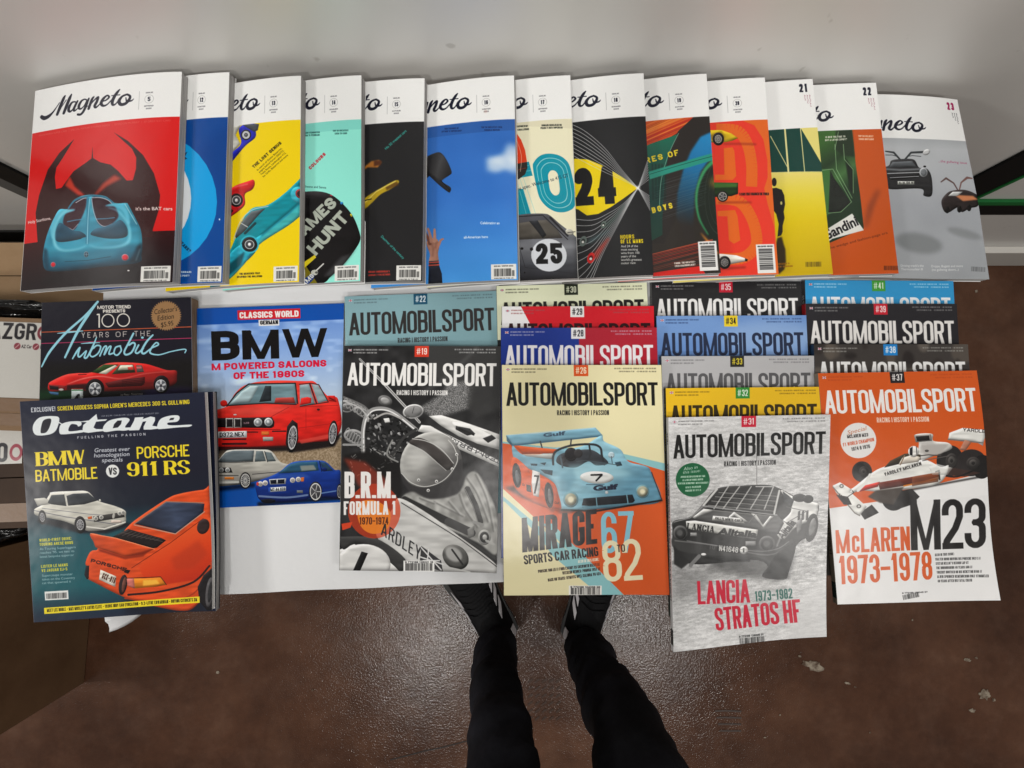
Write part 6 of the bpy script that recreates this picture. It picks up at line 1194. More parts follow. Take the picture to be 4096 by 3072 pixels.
# ---------------------------------------------------------------- magazines
TW, TH_ = 520, 712
def magazine(name, label, art, tl, tr, br=None, bl=None, z=(.01, .01, .01, .01), t=.008, size=(.21, .297), twist=0., bend=None, group=None, pages='pages', spine_art=None, spine_col=None, res=1., right_cover=True, cov_lift=None, n=(14, 18), back='whitecover'):
    """corners of the front cover as traced pixels with their heights above the table (tl, tr, br, bl); a corner left out is completed from the size"""
    P = [None] * 4
    for i, q in enumerate((tl, tr, br, bl)):
        if q is not None: P[i] = at(q[0], q[1], z[i])
    if P[2] is None and P[3] is None:                       # only the top edge shows
        d = (P[1] - P[0])[:2]; d = d / np.linalg.norm(d); dn = np.array([d[1], -d[0]])
        for i, j in ((2, 1), (3, 0)): P[i] = np.array([*(P[j][:2] + dn * size[1]), z[i]])
    if P[0] is None and P[3] is None:                       # only the right edge shows
        d = (P[1] - P[2])[:2]; d = d / np.linalg.norm(d); dn = np.array([-d[1], d[0]]); ta = -math.radians(twist); dn = np.array([dn[0] * math.cos(ta) - dn[1] * math.sin(ta), dn[0] * math.sin(ta) + dn[1] * math.cos(ta)])
        wd = math.sqrt(size[0] ** 2 - (z[1] - z[0]) ** 2)
        for i, j in ((0, 1), (3, 2)): P[i] = np.array([*(P[j][:2] + dn * wd), z[i]])
    TL, TR, BR, BL = P
    nrm = np.cross(TR - TL, TL - BL); nrm /= np.linalg.norm(nrm)
    rw = random.Random(sum(map(ord, label)) * 7); k_ = 1. if 'racing' in label or 'orange coupe' in label else .25
    wv = (rw.uniform(-.0006, .0006) * k_, rw.uniform(.002, .006) * k_, rw.uniform(-.5, .5), rw.uniform(0, .001) * k_)
    def S(u, v, w=0., off=0.):                              # u right, v down, w depth, off outward offset handled by caller
        p = (TL * (1 - u) + TR * u) * (1 - v) + (BL * (1 - u) + BR * u) * v
        b = bend(u, v) if bend else 0.
        b += wv[0] * math.sin(math.pi * v + wv[2]) * u * .6 + wv[1] * max(0, u + v - 1.55) ** 2 * 6 - wv[3] * max(0, 1 - u + v - 1.7) ** 2 * 6
        return p + np.array([0, 0, b]) - nrm * w
    root = empty(name, tuple((BL + BR + TL + TR) / 4 - nrm * t), label, 'magazine', group)
    cv = Canvas([proj(p) for p in (TL, TR, BR, BL)], int(TW * res), int(TH_ * res), (230, 230, 230)); art(cv); cv.mask = None; cv.grain(2.5, 3)
    img = cv.image(name + '_print'); pm = paper_mat(img, name + '_print')
    nu, nv = n; th = .00045
    # front cover sheet
    V = []; UV = []; Fc = []; fm = []
    lip = .0008 / .21
    for k, w in enumerate((0., th)):
        for j in range(nv + 1):
            for i in range(nu + 1):
                V.append(S(i / nu, j / nv, w)); UV.append((i / nu, 1 - j / nv))
    K = (nu + 1) * (nv + 1); q = lambda i, j, k=0: k * K + j * (nu + 1) + i
    for j in range(nv):
        for i in range(nu):
            Fc.append((q(i, j + 1), q(i + 1, j + 1), q(i + 1, j), q(i, j))); fm.append(0)
            Fc.append((q(i, j, 1), q(i + 1, j, 1), q(i + 1, j + 1, 1), q(i, j + 1, 1))); fm.append(1)
    def edge(seq):
        for a, b in zip(seq[:-1], seq[1:]): Fc.append((q(*a), q(*b), q(*b, 1), q(*a, 1))); fm.append(1)
    edge([(i, nv) for i in range(nu + 1)][::-1]); edge([(i, 0) for i in range(nu + 1)]); edge([(0, j) for j in range(nv + 1)][::-1]); edge([(nu, j) for j in range(nv + 1)])
    mesh('front_cover', V, Fc, parent=root, uvs=UV, smooth_=True, mats=[pm, M['whitecover']], fm=fm)
    # page block with uneven signatures
    V = []; Fc = []; UV = []; rnd = random.Random(sum(map(ord, label)))
    ring = [(i / nu, 0) for i in range(nu)] + [(1, j / nv) for j in range(nv)] + [(1 - i / nu, 1) for i in range(nu)] + [(0, 1 - j / nv) for j in range(nv)]
    layers = max(6, int(t / .0011)); R = len(ring)
    for k in range(layers + 1):
        w = th + .0002 + (t - 2 * th - .0004) * k / layers
        e = .003 + rnd.uniform(-.0022, .0022)
        for idx, (u, v) in enumerate(ring):
            uu = min(max(u, .001), 1 - e); vv = min(max(v, e), 1 - e)
            V.append(S(uu, vv, w)); UV.append((idx / R * 4, w / .02))
    for k in range(layers):
        for i in range(R):
            a, b = k * R + i, k * R + (i + 1) % R; Fc.append((a, b, b + R, a + R))
    mesh('page_block', V, Fc, M[pages], parent=root, uvs=UV)
    # back cover
    V = []; Fc = []
    for w in (t - th, t):
        for j in range(7):
            for i in range(7): V.append(S(i / 6, j / 6, w))
    for j in range(6):
        for i in range(6):
            a = j * 7 + i; Fc.append((a + 7, a + 8, a + 1, a)); Fc.append((49 + a, 49 + a + 1, 49 + a + 8, 49 + a + 7))
    for seq in ([i for i in range(7)], [6 + 7 * j for j in range(7)], [48 - i for i in range(7)], [42 - 7 * j for j in range(7)]):
        for a, b in zip(seq[:-1], seq[1:]): Fc.append((a, b, b + 49, a + 49))
    mesh('back_cover', V, Fc, M[back], parent=root)
    # spine on the left side
    V = []; UV = []; Fc = []
    for j in range(nv + 1):
        for k, w in enumerate((0, t)):
            p = S(0, j / nv, w) - (TR - TL) / np.linalg.norm(TR - TL) * .0004; V.append(p); UV.append((k, 1 - j / nv))
    for j in range(nv + 1):
        for k, w in enumerate((0, t)):
            V.append(S(0, j / nv, w)); UV.append((k, 1 - j / nv))
    n2 = (nv + 1) * 2
    for j in range(nv):
        a = j * 2; Fc.append((a, a + 2, a + 3, a + 1)); Fc.append((a + n2, a + 1 + n2, a + 3 + n2, a + 2 + n2))
    Fc += [(0, 1, 1 + n2, n2), (nv * 2 + 1, nv * 2, nv * 2 + n2, nv * 2 + 1 + n2)]
    for j in range(nv):
        a = j * 2; Fc.append((a + 2, a, a + n2, a + 2 + n2)); Fc.append((a + 1, a + 3, a + 3 + n2, a + 1 + n2))
    sm = None
    if spine_art:
        sv = Canvas(None, 24, 700, spine_art[0])
        sv.uv(sx=1 / 8., sy=1 / 297.)
        sv.text(spine_art[1], (2.6, 60), (2.6, 235), 4.2, .9, spine_art[2], up=(1, 0), gap=.3)
        sv.text(spine_art[3], (2.6, 20), (2.6, 36), 4.2, .9, spine_art[2], up=(1, 0), gap=.3); sv.rect(0, 270, 8, 290, spine_art[4])
        sm = paper_mat(sv.image(name + '_spine_print'), name + '_spine_print')
    mesh('spine', V, Fc, sm or mat('spine_stock', spine_col or (.5, .5, .5), .4), parent=root, uvs=UV)
    return root, (TL, TR, BR, BL)

SP = lambda bg, num, fg=(225, 225, 225), tagc=(34, 50, 44): (bg, 'AUTOMOBILSPORT RACING HISTORY PASSION', fg, '#' + num, tagc)
GA = 'shingled motor racing magazines'
A_ = lambda num, desc: f'{desc}, number {num}'
def slump(k): return lambda u, v: k * math.sin(math.pi * v) * 1.0 * (.6 + .4 * u)
# stacks from the left: issue 19 over 22
magazine('magazine', 'pale blue-grey racing magazine #22, showing only its head above the black-and-white #19', art_a22, (1379, 1186), (1989, 1163), z=(.010, .010, .009, .009), group=GA, spine_col=(.2, .3, .32), back='darkcover')
magazine('magazine', 'black-and-white racing magazine #19 with a driver in a helmet, lying on the blue-grey #22', art_a19, (1377, 1383), (2004, 1385), (1987, 2289), (1357, 2282), z=(.0195, .0195, .0185, .0185), group=GA, spine_col=(.05, .05, .05), res=1.25)
magazine('magazine', 'cream racing magazine #30, rearmost of the stack that the pale blue race car tops', art_a30, (1986, 1144), (2587, 1130), z=(.010, .010, .009, .009), group=GA, spine_art=SP((36, 40, 40), '30'), back='darkcover')
magazine('magazine', 'red and white racing magazine #29 between the cream #30 and the blue-red #28', art_a29, (2008, 1226), (2615, 1224), z=(.019, .019, .0175, .0175), group=GA, spine_art=SP((40, 40, 44), '29'), back='darkcover')
magazine('magazine', 'half blue, half red racing magazine #28 directly under the cream #26', art_a28, (2004, 1312), (2627, 1310), z=(.0275, .0275, .026, .026), group=GA, spine_art=SP((30, 34, 60), '28'), back='darkcover')
magazine('magazine', 'cream and orange racing magazine #26 with a pale blue open race car numbered 7', art_a26, (2008, 1460), (2645, 1460), (2675, 2377), (2016, 2387), z=(.036, .036, .036, .036), group=GA, spine_art=SP((150, 140, 110), '26', (40, 40, 40)), res=1.25, bend=lambda u, v: -.004 * max(0, v - .8) ** 2 * 25 * (1 - u))
magazine('magazine', 'black racing magazine #35 with a red number tag, rearmost of the stack topped by #31', art_a35, (2607, 1129), (3204, 1125), z=(.010, .010, .009, .009), group=GA, spine_art=SP((60, 60, 60), '35'), back='darkcover')
magazine('magazine', 'sky blue racing magazine #34 with a yellow number tag', art_a34, (2626, 1264), (3225, 1261), z=(.019, .019, .0175, .0175), group=GA, spine_art=SP((60, 76, 100), '34'), back='darkcover')
magazine('magazine', 'light grey racing magazine #33 between the sky blue #34 and the yellow #32', art_a33, (2646, 1425), (3256, 1423), (3270, 2318), (2668, 2335), z=(.0275, .0275, .026, .026), group=GA, spine_art=SP((90, 90, 90), '33', (30, 30, 30)), back='darkcover')
magazine('magazine', 'yellow racing magazine #32 with a green number tag, directly under #31', art_a32, (2663, 1553), (3284, 1547), (3280, 2445), (2684, 2472), z=(.036, .036, .0345, .0345), group=GA, spine_art=SP((50, 60, 50), '32', (200, 190, 60)), back='darkcover')
magazine('magazine', 'black-and-white racing magazine #31 with a rally coupe seen from behind, overhanging the table edge', art_a31, (2674, 1670), (3322, 1658), (3298, 2541), (2695, 2609), z=(.0445, .0445, .0435, .0455), group=GA, spine_art=SP((190, 190, 190), '31', (40, 40, 40), (60, 60, 60)), res=1.25, bend=lambda u, v: -.003 * u * v ** 3)
magazine('magazine', 'bright blue racing magazine #41 with a green number tag, rearmost at the table\'s right end', art_a41, (3220, 1120), (3813, 1124), z=(.010, .010, .009, .009), group=GA, spine_art=SP((60, 60, 60), '41'), back='darkcover')
magazine('magazine', 'black racing magazine #39 with a red number tag, lying on the bright blue #41', art_a39, (3222, 1215), (3827, 1215), z=(.019, .019, .0175, .0175), group=GA, spine_art=SP((130, 30, 34), '39'), back='darkcover')
magazine('magazine', 'dark photographic racing magazine #38 with a blue number tag', art_a38, (3255, 1377), (3872, 1377), z=(.0275, .0275, .026, .026), group=GA, spine_art=SP((20, 40, 60), '38'), back='darkcover')
magazine('magazine', 'orange and white racing magazine #37 with a white formula car', art_a37, (3272, 1493), (3907, 1482), (3996, 2399), (3351, 2418), z=(.036, .036, .034, .036), group=GA, spine_art=SP((120, 110, 96), '37', (40, 40, 40)), res=1.25, bend=lambda u, v: .0025 * math.sin(6 * v) * u)
# left side
magazine('magazine', 'black anniversary magazine with a red sports car and turquoise handwriting, half covered', art_mt, (169, 1210), (764, 1189), (777, 2005), (146, 2026), z=(.018, .018, .018, .018), t=.0172, pages='aged', spine_col=(.04, .04, .05), res=1.3, bend=None)
magazine('magazine', 'navy magazine lying unseen but for its right edge under the one with the orange coupe', art_under, (100, 1612), (853, 1566), (874, 2438), (146, 2478), z=(.0275, .0275, .018, .018), t=.008, spine_col=(.03, .03, .05), back='darkcover')
magazine('magazine', 'navy and teal magazine with an orange coupe and a white coupe, lying slightly askew', art_octane, (80, 1606), (819, 1568), (859, 2434), (136, 2490), z=(.037, .037, .0275, .0275), t=.006, pages='light', spine_col=(.05, .055, .09), res=1.35, bend=lambda u, v: .006 * math.sin(math.pi * v) * u ** 4 * 0 + .0015 * math.sin(math.pi * u))
magazine('magazine', 'blue magazine with a red saloon and large black letters, flat on the white cloth', art_bmw, (789, 1234), (1376, 1213), (1361, 2009), (784, 2036), z=(.006, .006, .006, .006), t=.0055, spine_col=(.01, .08, .4), res=1.35)

# ---- the fan along the wall, each leaning on its right-hand neighbour
FAN = [  # number, right top, right bottom, art, label
 ('23', (3850, 384), (3950, 1119), art_23, 'grey-white cover numbered 23 with two gullwing cars, lowest and rightmost of the fan'),
 ('22', (3504, 331), (3593, 1095), art_22, 'green wedge car on burnt orange, numbered 22, next to the grey one at the right'),
 ('21', (3250, 316), (3330, 1097), art_21, 'dark green letters over yellow with a black silhouette, numbered 21'),
 ('20', (3059, 310), (3113, 1098), art_20, 'red and orange stripes with three small sports cars, numbered 20'),
 ('19', (2826, 295), (2882, 1093), art_19m, 'streaked orange and dark green painting with yellow words, numbered 19'),
 ('18', (2574, 293), (2613, 1102), art_18, 'black cover with white lines and 24 on a yellow eye shape, numbered 18'),
 ('17', (2281, 301), (2311, 1115), art_17, 'cream cover with teal letters and a dark car marked 25, numbered 17'),
 ('16', (2056, 302), (2072, 1121), art_16, 'blue sky cover with a flying hat and a raised hand, numbered 16'),
 ('15', (1698, 313), (1690, 1126), art_15, 'black cover with two gold slivers of bodywork, numbered 15'),
 ('14', (1445, 301), (1444, 1127), art_14, 'mint green cover with a black racing helmet, numbered 14'),
 ('13', (1204, 303), (1197, 1129), art_13, 'bright yellow cover with turquoise, red and blue cars, numbered 13'),
 ('12', (917, 289), (891, 1131), art_12, 'deep blue cover with pale blue and white rings, numbered 12'),
 ('5', (727, 287), (692, 1130), art_5, 'red cover with a turquoise finned car, numbered 5, leftmost and topmost of the fan')]
T_M = .0125; prev = None; FZ = []
prof = lambda zl, zr: (lambda u: zl + (zr - zl) * (1 - (1 - u) ** 1.5))
for num, rt, rb, art, lab in FAN:
    zl = T_M + .001
    zr = zl if prev is None else None
    if zr is None:
        px = at(rt[0], rt[1], .04)[0]; ul = (px - prev[0]) / (prev[1] - prev[0]); zr = T_M + prev[2](min(max(ul, 0), 1)) + .0006
    pr = prof(zl, zr)
    dz = zr - zl
    bd = (lambda dz: (lambda u, v: dz * ((1 - (1 - u) ** 1.5) - u)))(dz)
    if num == '23': bd = lambda u, v: -.016 * max(0, u - .5) ** 2 * max(0, .6 - v) * 4 + .006 * max(0, u - .7)
    kw = dict(z=(zl, zr, zr, zl))
    tlq = (142, 364) if num == '5' else None; blq = (82, 1164) if num == '5' else None
    if num == '5': bd = (lambda dz: (lambda u, v: dz * ((1 - (1 - u) ** 1.5) - u) ))(dz)
    ro, q = magazine('magazine', 'thick magazine in the fan along the wall: ' + lab if len(lab.split()) < 9 else lab, art, tlq, rt, rb, blq, t=T_M, size=(.203, .285), bend=bd, twist={'23': 5, '22': 2.8, '21': 1.6, '20': 1.4, '19': 1.4, '18': 1.3, '17': 1.2, '16': 1.4, '15': 1.2, '14': .8, '13': .9, '12': .6}.get(num, 0), group='thick white-headed magazines fanned along the wall', spine_col=(.7, .7, .7), n=(20, 16), **kw)
    xl = (q[0][0] + q[3][0]) / 2; xr = (q[1][0] + q[2][0]) / 2
    prev = (xl, xr, pr)

# ---------------------------------------------------------------- the table and its cloth
fl = at(384, 2400, 0); fr = at(3560, 2258, 0); bl_ = at(306, 1180, 0)
ex = (fr - fl); ex[2] = 0; Lx = .98 * 1.0; ex /= np.linalg.norm(ex); ey = np.array([-ex[1], ex[0], 0])
rightx = at(3790, 1150, 0); Lx = float((rightx - fl) @ ex); Ly = .61
o0 = fl
tbl = empty('folding_table', tuple(o0 + ex * Lx / 2 + ey * Ly / 2 + np.array([0, 0, FLOOR])), 'folding table under the white cloth, against the wall', 'table')
def T3(x, y, z): return o0 + ex * x + ey * y + np.array([0, 0, z])
def boxm(name, x0, x1, y0, y1, z0, z1, m, parent=None, T=None, bev=.004):
    T = T or (lambda x, y, z: np.array([x, y, z])); bm = bmesh.new()
    vs = [bm.verts.new(tuple(T(x, y, z))) for z in (z0, z1) for x, y in ((x0, y0), (x1, y0), (x1, y1), (x0, y1))]
    for f in ((3, 2, 1, 0), (4, 5, 6, 7), (0, 1, 5, 4), (1, 2, 6, 5), (2, 3, 7, 6), (3, 0, 4, 7)): bm.faces.new([vs[i] for i in f])
    if bev: bmesh.ops.bevel(bm, geom=bm.edges[:], offset=bev, segments=2, affect='EDGES', profile=.6)
    me = bpy.data.meshes.new(name); bm.to_mesh(me); bm.free(); me.materials.append(m)
    o = bpy.data.objects.new(name, me); C.objects.link(o)
    if parent: o.parent = parent; o.matrix_parent_inverse = parent.matrix_world.inverted()
    return o
plast = mat('table_plastic', (.62, .61, .59), .5); steel = mat('table_steel', (.25, .25, .26), .35, .5, .8)
boxm('tabletop', .004, Lx - .004, .004, Ly - .004, -.045, -.003, plast, tbl, T3)
for x in (.08, Lx - .08):
    for y in (.06, Ly - .06): boxm('leg', x - .0125, x + .0125, y - .0125, y + .0125, FLOOR, -.045, steel, tbl, T3, .003)
cloth_m = mat('white_cloth', (.70, .71, .72), .8, .2); bump(cloth_m, 900, .0004, .35, 2); bump(cloth_m, 7, .012, .55, 5)
rn = random.Random(3); nx, ny = 96, 64; ov = .13; V = []; Fc = []
def drape(a, Lm):
    if a < 0: return 0, -a, -1
    if a > Lm: return Lm, a - Lm, 1
    return a, 0, 0
for j in range(ny + 1):
    for i in range(nx + 1):
        a = -ov + (Lx + 2 * ov) * i / nx; b = -ov + (Ly + .0 + ov) * j / ny
        x, dx, sx = drape(a, Lx); y, dy, sy = drape(b, Ly)
        r = math.hypot(dx, dy)
        if r == 0: z = .0008 * math.sin(a * 17 + 2 * math.sin(b * 9)) * math.sin(b * 13 + a * 3) * .7
        else:
            c = min(dx, dy) / max(r, 1e-6); fl_ = .08 + (.95 if sx < 0 else .2) * c; wob = .012 * math.sin((a + b) * 40) * min(1, r / .08) * (1 if c < .05 else 0)
            z = -r * (1 - .35 * c) if r > .006 else -r * r / .012
            x += sx * (dx / max(r, 1e-6)) * (r * fl_ + wob * (dx > 0)); y += sy * (dy / max(r, 1e-6)) * (r * fl_ + wob * (dy > 0))
        V.append(T3(x, y, z))
for j in range(ny):
    for i in range(nx): a = j * (nx + 1) + i; Fc.append((a, a + 1, a + nx + 2, a + nx + 1))
cl = mesh('tablecloth', V, Fc, cloth_m, smooth_=True); tag(cl, 'white cloth spread over the folding table, one corner hanging at lower left', 'tablecloth')
so = cl.modifiers.new('thickness', 'SOLIDIFY'); so.thickness = .0012; so.offset = -1

# ---------------------------------------------------------------- room
wm = mat('wall_paint', (.4, .39, .37), .5, .5); B(wm).inputs['Coat Weight'].default_value = 1; B(wm).inputs['Coat Roughness'].default_value = .42; B(wm).inputs['Coat IOR'].default_value = 1.9; r_, _, _ = noise_col(wm, 1.1, [(.3, (.50, .485, .455)), (.7, (.54, .535, .515))], 3); r5, _, _ = noise_col(wm, 34, [(.70, (1, 1, 1)), (.76, (.72, .71, .69))], 2); mw = N(wm, 'ShaderNodeMixRGB', blend_type='MULTIPLY'); mw.inputs[0].default_value = 1; L(wm, r_.outputs[0], mw.inputs[1]); L(wm, r5.outputs[0], mw.inputs[2]); L(wm, mw.outputs[0], B(wm).inputs['Base Color']); bump(wm, 60, .0006, .4)
WY = .462
wall = boxm('wall', -3, 3, WY, WY + .1, FLOOR - .02, 2.0, wm, bev=0); tag(wall, kind='structure')
blk = mat('black_trim', (.006, .006, .006), .6, .15); grn = mat('green_trim', (.008, .11, .026), .5, .2); gry = mat('grey_trim', (.075, .073, .07), .6, .2)
def trim(x0, x1, z0, z1, m, d=.006): boxm('wall_trim', x0, x1, WY - d, WY - .0005, z0, z1, m, wall, bev=.0015)
trim(.888, .968, -.345, 1.6, blk); trim(.968, .977, -.345, 1.6, grn, .008); trim(.978, 2.6, -.352, -.335, grn, .008); trim(.9, 2.6, -.405, -.353, blk)
trim(-.983, -.928, -.5, 1.6, blk); trim(-1.02, -.984, -.5, 1.6, gry, .005); trim(-2.6, -.93, -.57, -.505, blk)
bbm = mat('baseboard_paint', (.42, .40, .37), .5)
boxm('baseboard', -3, 3, WY - .016, WY - .0005, FLOOR, FLOOR + .115, bbm, wall, bev=.003)

boxm('baseboard_cap', -3, 3, WY - .019, WY - .0005, FLOOR + .1155, FLOOR + .122, mat('baseboard_cap_paint', (.62, .60, .56), .4), wall, bev=.002)
fm_ = mat('brown_polished_concrete', (.05, .03, .02), .32, .38)
r_, _, _ = noise_col(fm_, 2.2, [(.25, (.048, .0185, .0085)), (.5, (.080, .034, .018)), (.75, (.118, .055, .031))], 8, rough=.65)
r2, n2_, _ = noise_col(fm_, 14, [(.45, (0, 0, 0)), (.78, (1, 1, 1))], 8, rough=.7)
mx = N(fm_, 'ShaderNodeMixRGB'); mx.inputs[2].default_value = (.16, .092, .062, 1); L(fm_, r_.outputs[0], mx.inputs[1])
mm = N(fm_, 'ShaderNodeMath', operation='MULTIPLY'); mm.inputs[1].default_value = .35; L(fm_, r2.outputs[0], mm.inputs[0]); L(fm_, mm.outputs[0], mx.inputs[0]); L(fm_, mx.outputs[0], B(fm_).inputs['Base Color'])
r3, _, _ = noise_col(fm_, 1.3, [(.42, (.45, .42, .42)), (.6, (1, 1, 1))], 6, rough=.75); mz = N(fm_, 'ShaderNodeMixRGB', blend_type='MULTIPLY'); mz.inputs[0].default_value = .75; L(fm_, mx.outputs[0], mz.inputs[1]); L(fm_, r3.outputs[0], mz.inputs[2]); L(fm_, mz.outputs[0], B(fm_).inputs['Base Color'])
rr, _, _ = noise_col(fm_, 3, [(.3, (.15, .15, .15)), (.7, (.26, .26, .26))], 4); L(fm_, rr.outputs[0], B(fm_).inputs['Roughness'])
bump(fm_, 230, .0009, .8, 2); bump(fm_, 24, .002, .4, 3)
floor = mesh('floor', [(-4, -4, FLOOR), (4, -4, FLOOR), (4, .6, FLOOR), (-4, .6, FLOOR)], [(0, 1, 2, 3)], fm_); tag(floor, kind='structure')
bare = mat('bare_concrete', (.3, .27, .22), .8, .2); rb_, _, _ = noise_col(bare, 60, [(.35, (.07, .045, .03)), (.6, (.26, .22, .17))], 4); L(bare, rb_.outputs[0], B(bare).inputs['Base Color'])
for k, (X, Y, s, e) in enumerate(((3255, 2662, 52, .42), (3390, 2733, 15, .35), (3420, 2748, 7, .5), (3200, 2625, 9, .6), (3940, 2778, 32, .75), (3975, 2800, 10, .7), (3888, 2842, 15, .6), (3870, 2640, 17, .5), (3905, 2632, 8, .6), (3830, 2322, 6, .8), (3060, 2950, 6, .6), (870, 2690, 9, .8), (3905, 1165, 7, 1), (3650, 2480, 5, 1), (3480, 2930, 5, 1), (3120, 2860, 4, 1), (1250, 2760, 5, 1), (2650, 2960, 6, .7))):
    rn = random.Random(k + 5); n_ = 18; c0 = np.array([X, Y]); pts = []
    for i in range(n_):
        a = 2 * math.pi * i / n_; q = s * rn.uniform(.55, 1.05); x_, y_ = q * math.cos(a), q * e * math.sin(a); pts.append(at(X + x_ * .95 - y_ * .3, Y + y_ + x_ * .25, FLOOR + .0015))
    tag(mesh('bare_patch', [p for p in pts], [tuple(range(n_))[::-1]], bare, floor), None)
crk = mat('floor_crack_dark', (.012, .008, .006), .7)
def ribbon(name, pix, wpx, m, z, parent):
    V = []; Fc = []
    for i, (X, Y) in enumerate(pix):
        V += [at(X, Y - wpx / 2, z), at(X, Y + wpx / 2, z)]
        if i: a = 2 * i - 2; Fc.append((a, a + 1, a + 3, a + 2))
    return mesh(name, V, Fc, m, parent)
ribbon('crack', [(1560, 3040), (1640, 3020), (1700, 3004), (1770, 2990), (1860, 2966), (1900, 2958)], 5, crk, FLOOR + .001, floor)
scu = mat('scuff', (.032, .017, .011), .4)
for k in range(4): ribbon('scuff_mark', [(2860 + 6 * k, 2845 + k * 26), (2900, 2843 + k * 27), (2965, 2846 + k * 26)], 7, scu, FLOOR + .0012, floor)
tre = mat('tyre_mark', (.040, .020, .012), .34, .3)
for a in range(5):
    for b in range(6):
        X = 2112 + a * 28; Y = 2722 + b * 30; ribbon('tyre_mark', [(X, Y + 8), (X + 10, Y), (X + 18, Y - 4)], 9, tre, FLOOR + .0012, floor)

# ---------------------------------------------------------------- cardboard boxes at the left
card = mat('cardboard', (.30, .19, .10), .75, .2); r_, _, _ = noise_col(card, 8, [(.3, (.27, .17, .09)), (.7, (.33, .22, .125))], 5); L(card, r_.outputs[0], B(card).inputs['Base Color']); bump(card, 120, .0006, .4)
tape = mat('brown_tape', (.16, .09, .045), .45, .3); bump(tape, 30, .002, .5)
lab_m = mat('label_white', (.72, .72, .70), .45)
black_plastic = mat('black_plastic', (.006, .006, .006), .15, .6); bump(black_plastic, 18, .012, .8, 3)
card2 = mat('brown_cardboard', (.13, .07, .035), .75, .2); r_, _, _ = noise_col(card2, 8, [(.3, (.095, .05, .024)), (.7, (.135, .075, .038))], 5); L(card2, r_.outputs[0], B(card2).inputs['Base Color']); bump(card2, 120, .0006, .4)
def cbox(label, x0, x1, y0, y1, h, rot=0, open_=True, card=None):
    card = card or globals()['card']
    e = empty('cardboard_box', ((x0 + x1) / 2, (y0 + y1) / 2, FLOOR), label, 'box', 'cardboard boxes left of the table')
    c_, s_ = math.cos(rot), math.sin(rot); cx_, cy_ = (x0 + x1) / 2, (y0 + y1) / 2
    T = lambda x, y, z: np.array([cx_ + (x - cx_) * c_ - (y - cy_) * s_, cy_ + (x - cx_) * s_ + (y - cy_) * c_, z])
    g = .004
    for a in ((x0, x0 + g, y0, y1), (x1 - g, x1, y0, y1), (x0 + g, x1 - g, y0, y0 + g), (x0 + g, x1 - g, y1 - g, y1)): boxm('side_panel', *a, FLOOR + .002, FLOOR + h, card, e, T, .0008)
    boxm('bottom_panel', x0 + g, x1 - g, y0 + g, y1 - g, FLOOR + .003, FLOOR + .008, card, e, T, .0008)
    if not open_:
        ym = (y0 + y1) / 2
        boxm('top_flap', x0, x1, y0, ym - .001, FLOOR + h + .001, FLOOR + h + .005, card, e, T, .0008); boxm('top_flap', x0, x1, ym + .001, y1, FLOOR + h + .001, FLOOR + h + .005, card, e, T, .0008)
    return e, T
bA, TA = cbox('large brown open cardboard box standing lowest at the left', -1.75, -1.19, -.735, -.295, .265, math.radians(-1.5), True, card2)
bD, TD = cbox('tan cardboard box against the wall, partly beneath the table', -1.6, -.78, .235, .385, .35, 0, False)
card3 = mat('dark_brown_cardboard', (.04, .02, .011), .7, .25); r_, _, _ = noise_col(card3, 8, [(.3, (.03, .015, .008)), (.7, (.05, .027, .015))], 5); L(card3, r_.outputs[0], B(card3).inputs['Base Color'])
cardB = mat('mid_brown_cardboard', (.2, .125, .07), .75, .2); bump(cardB, 120, .0006, .4)
bB, TB = cbox('closed cardboard box with a white printed label and brown tape', -1.5, -.925, -.02, .205, .44, math.radians(-2), False, cardB)
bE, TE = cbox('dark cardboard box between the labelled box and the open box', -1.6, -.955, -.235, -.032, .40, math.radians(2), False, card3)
# label and tape on the labelled box
def card_label(parent, T, x0, x1, y0, y1, z, art, name='printed_label'):
    cv = Canvas(None, 420, int(420 * (y1 - y0) / (x1 - x0)), (192, 190, 184)); art(cv); cv.grain(3)
    m_ = paper_mat(cv.image(name), name)
    V = [T(x0, y0, z), T(x1, y0, z), T(x1, y1, z), T(x0, y1, z)] + [T(x0, y0, z - .0006), T(x1, y0, z - .0006), T(x1, y1, z - .0006), T(x0, y1, z - .0006)]
    mesh(name, V, [(0, 1, 2, 3), (0, 4, 5, 1), (1, 5, 6, 2), (2, 6, 7, 3), (3, 7, 4, 0)], m_, parent, uvs=[(0, 0), (1, 0), (1, 1), (0, 1)] * 2)
def la(c):
    c.uv(sx=1 / 420, sy=1 / c.H); 
    c.text('AZGR', (284, 42), (396, 42), 40, 7.5, (34, 32, 36), gap=.3)
    c.ell(414, 24, 16, 18, (120, 50, 60), hole=.62)
    for x in (353, 398): c.ell(x, 58, 8, 8, (130, 60, 70)); c.line([(x - 4, 62), (x + 4, 54)], 2, (200, 160, 160))
    c.tx('AZ Car', (363, 62), (388, 62), 8, (50, 44, 46), bold=.02); c.tx('Barn', (408, 62), (430, 62), 8, (50, 44, 46), bold=.02)
zt = FLOOR + .44 + .006
card_label(bB, TB, -1.28, -.932, .045, .196, zt, la)
boxm('packing_tape', -1.49, -.927, .018, .044, zt - .0006, zt + .0006, tape, bB, TB, 0)
boxm('packing_tape', -1.49, -.935, -.01, .014, zt - .0008, zt + .0004, tape, bB, TB, 0)
def lb(c):
    c.uv(sx=1 / 420, sy=1 / c.H); c.text('AZGRO', (220, 84), (382, 84), 50, 10, (40, 40, 44), gap=.2); c.ell(404, 60, 17, 22, (150, 60, 74), hole=.6)
card_label(bE, TE, -1.33, -1.0, -.105, -.035, FLOOR + .406, lb)
boxm('packing_tape', -1.5, -.957, -.222, -.185, FLOOR + .405, FLOOR + .4065, tape, bE, TE, 0)
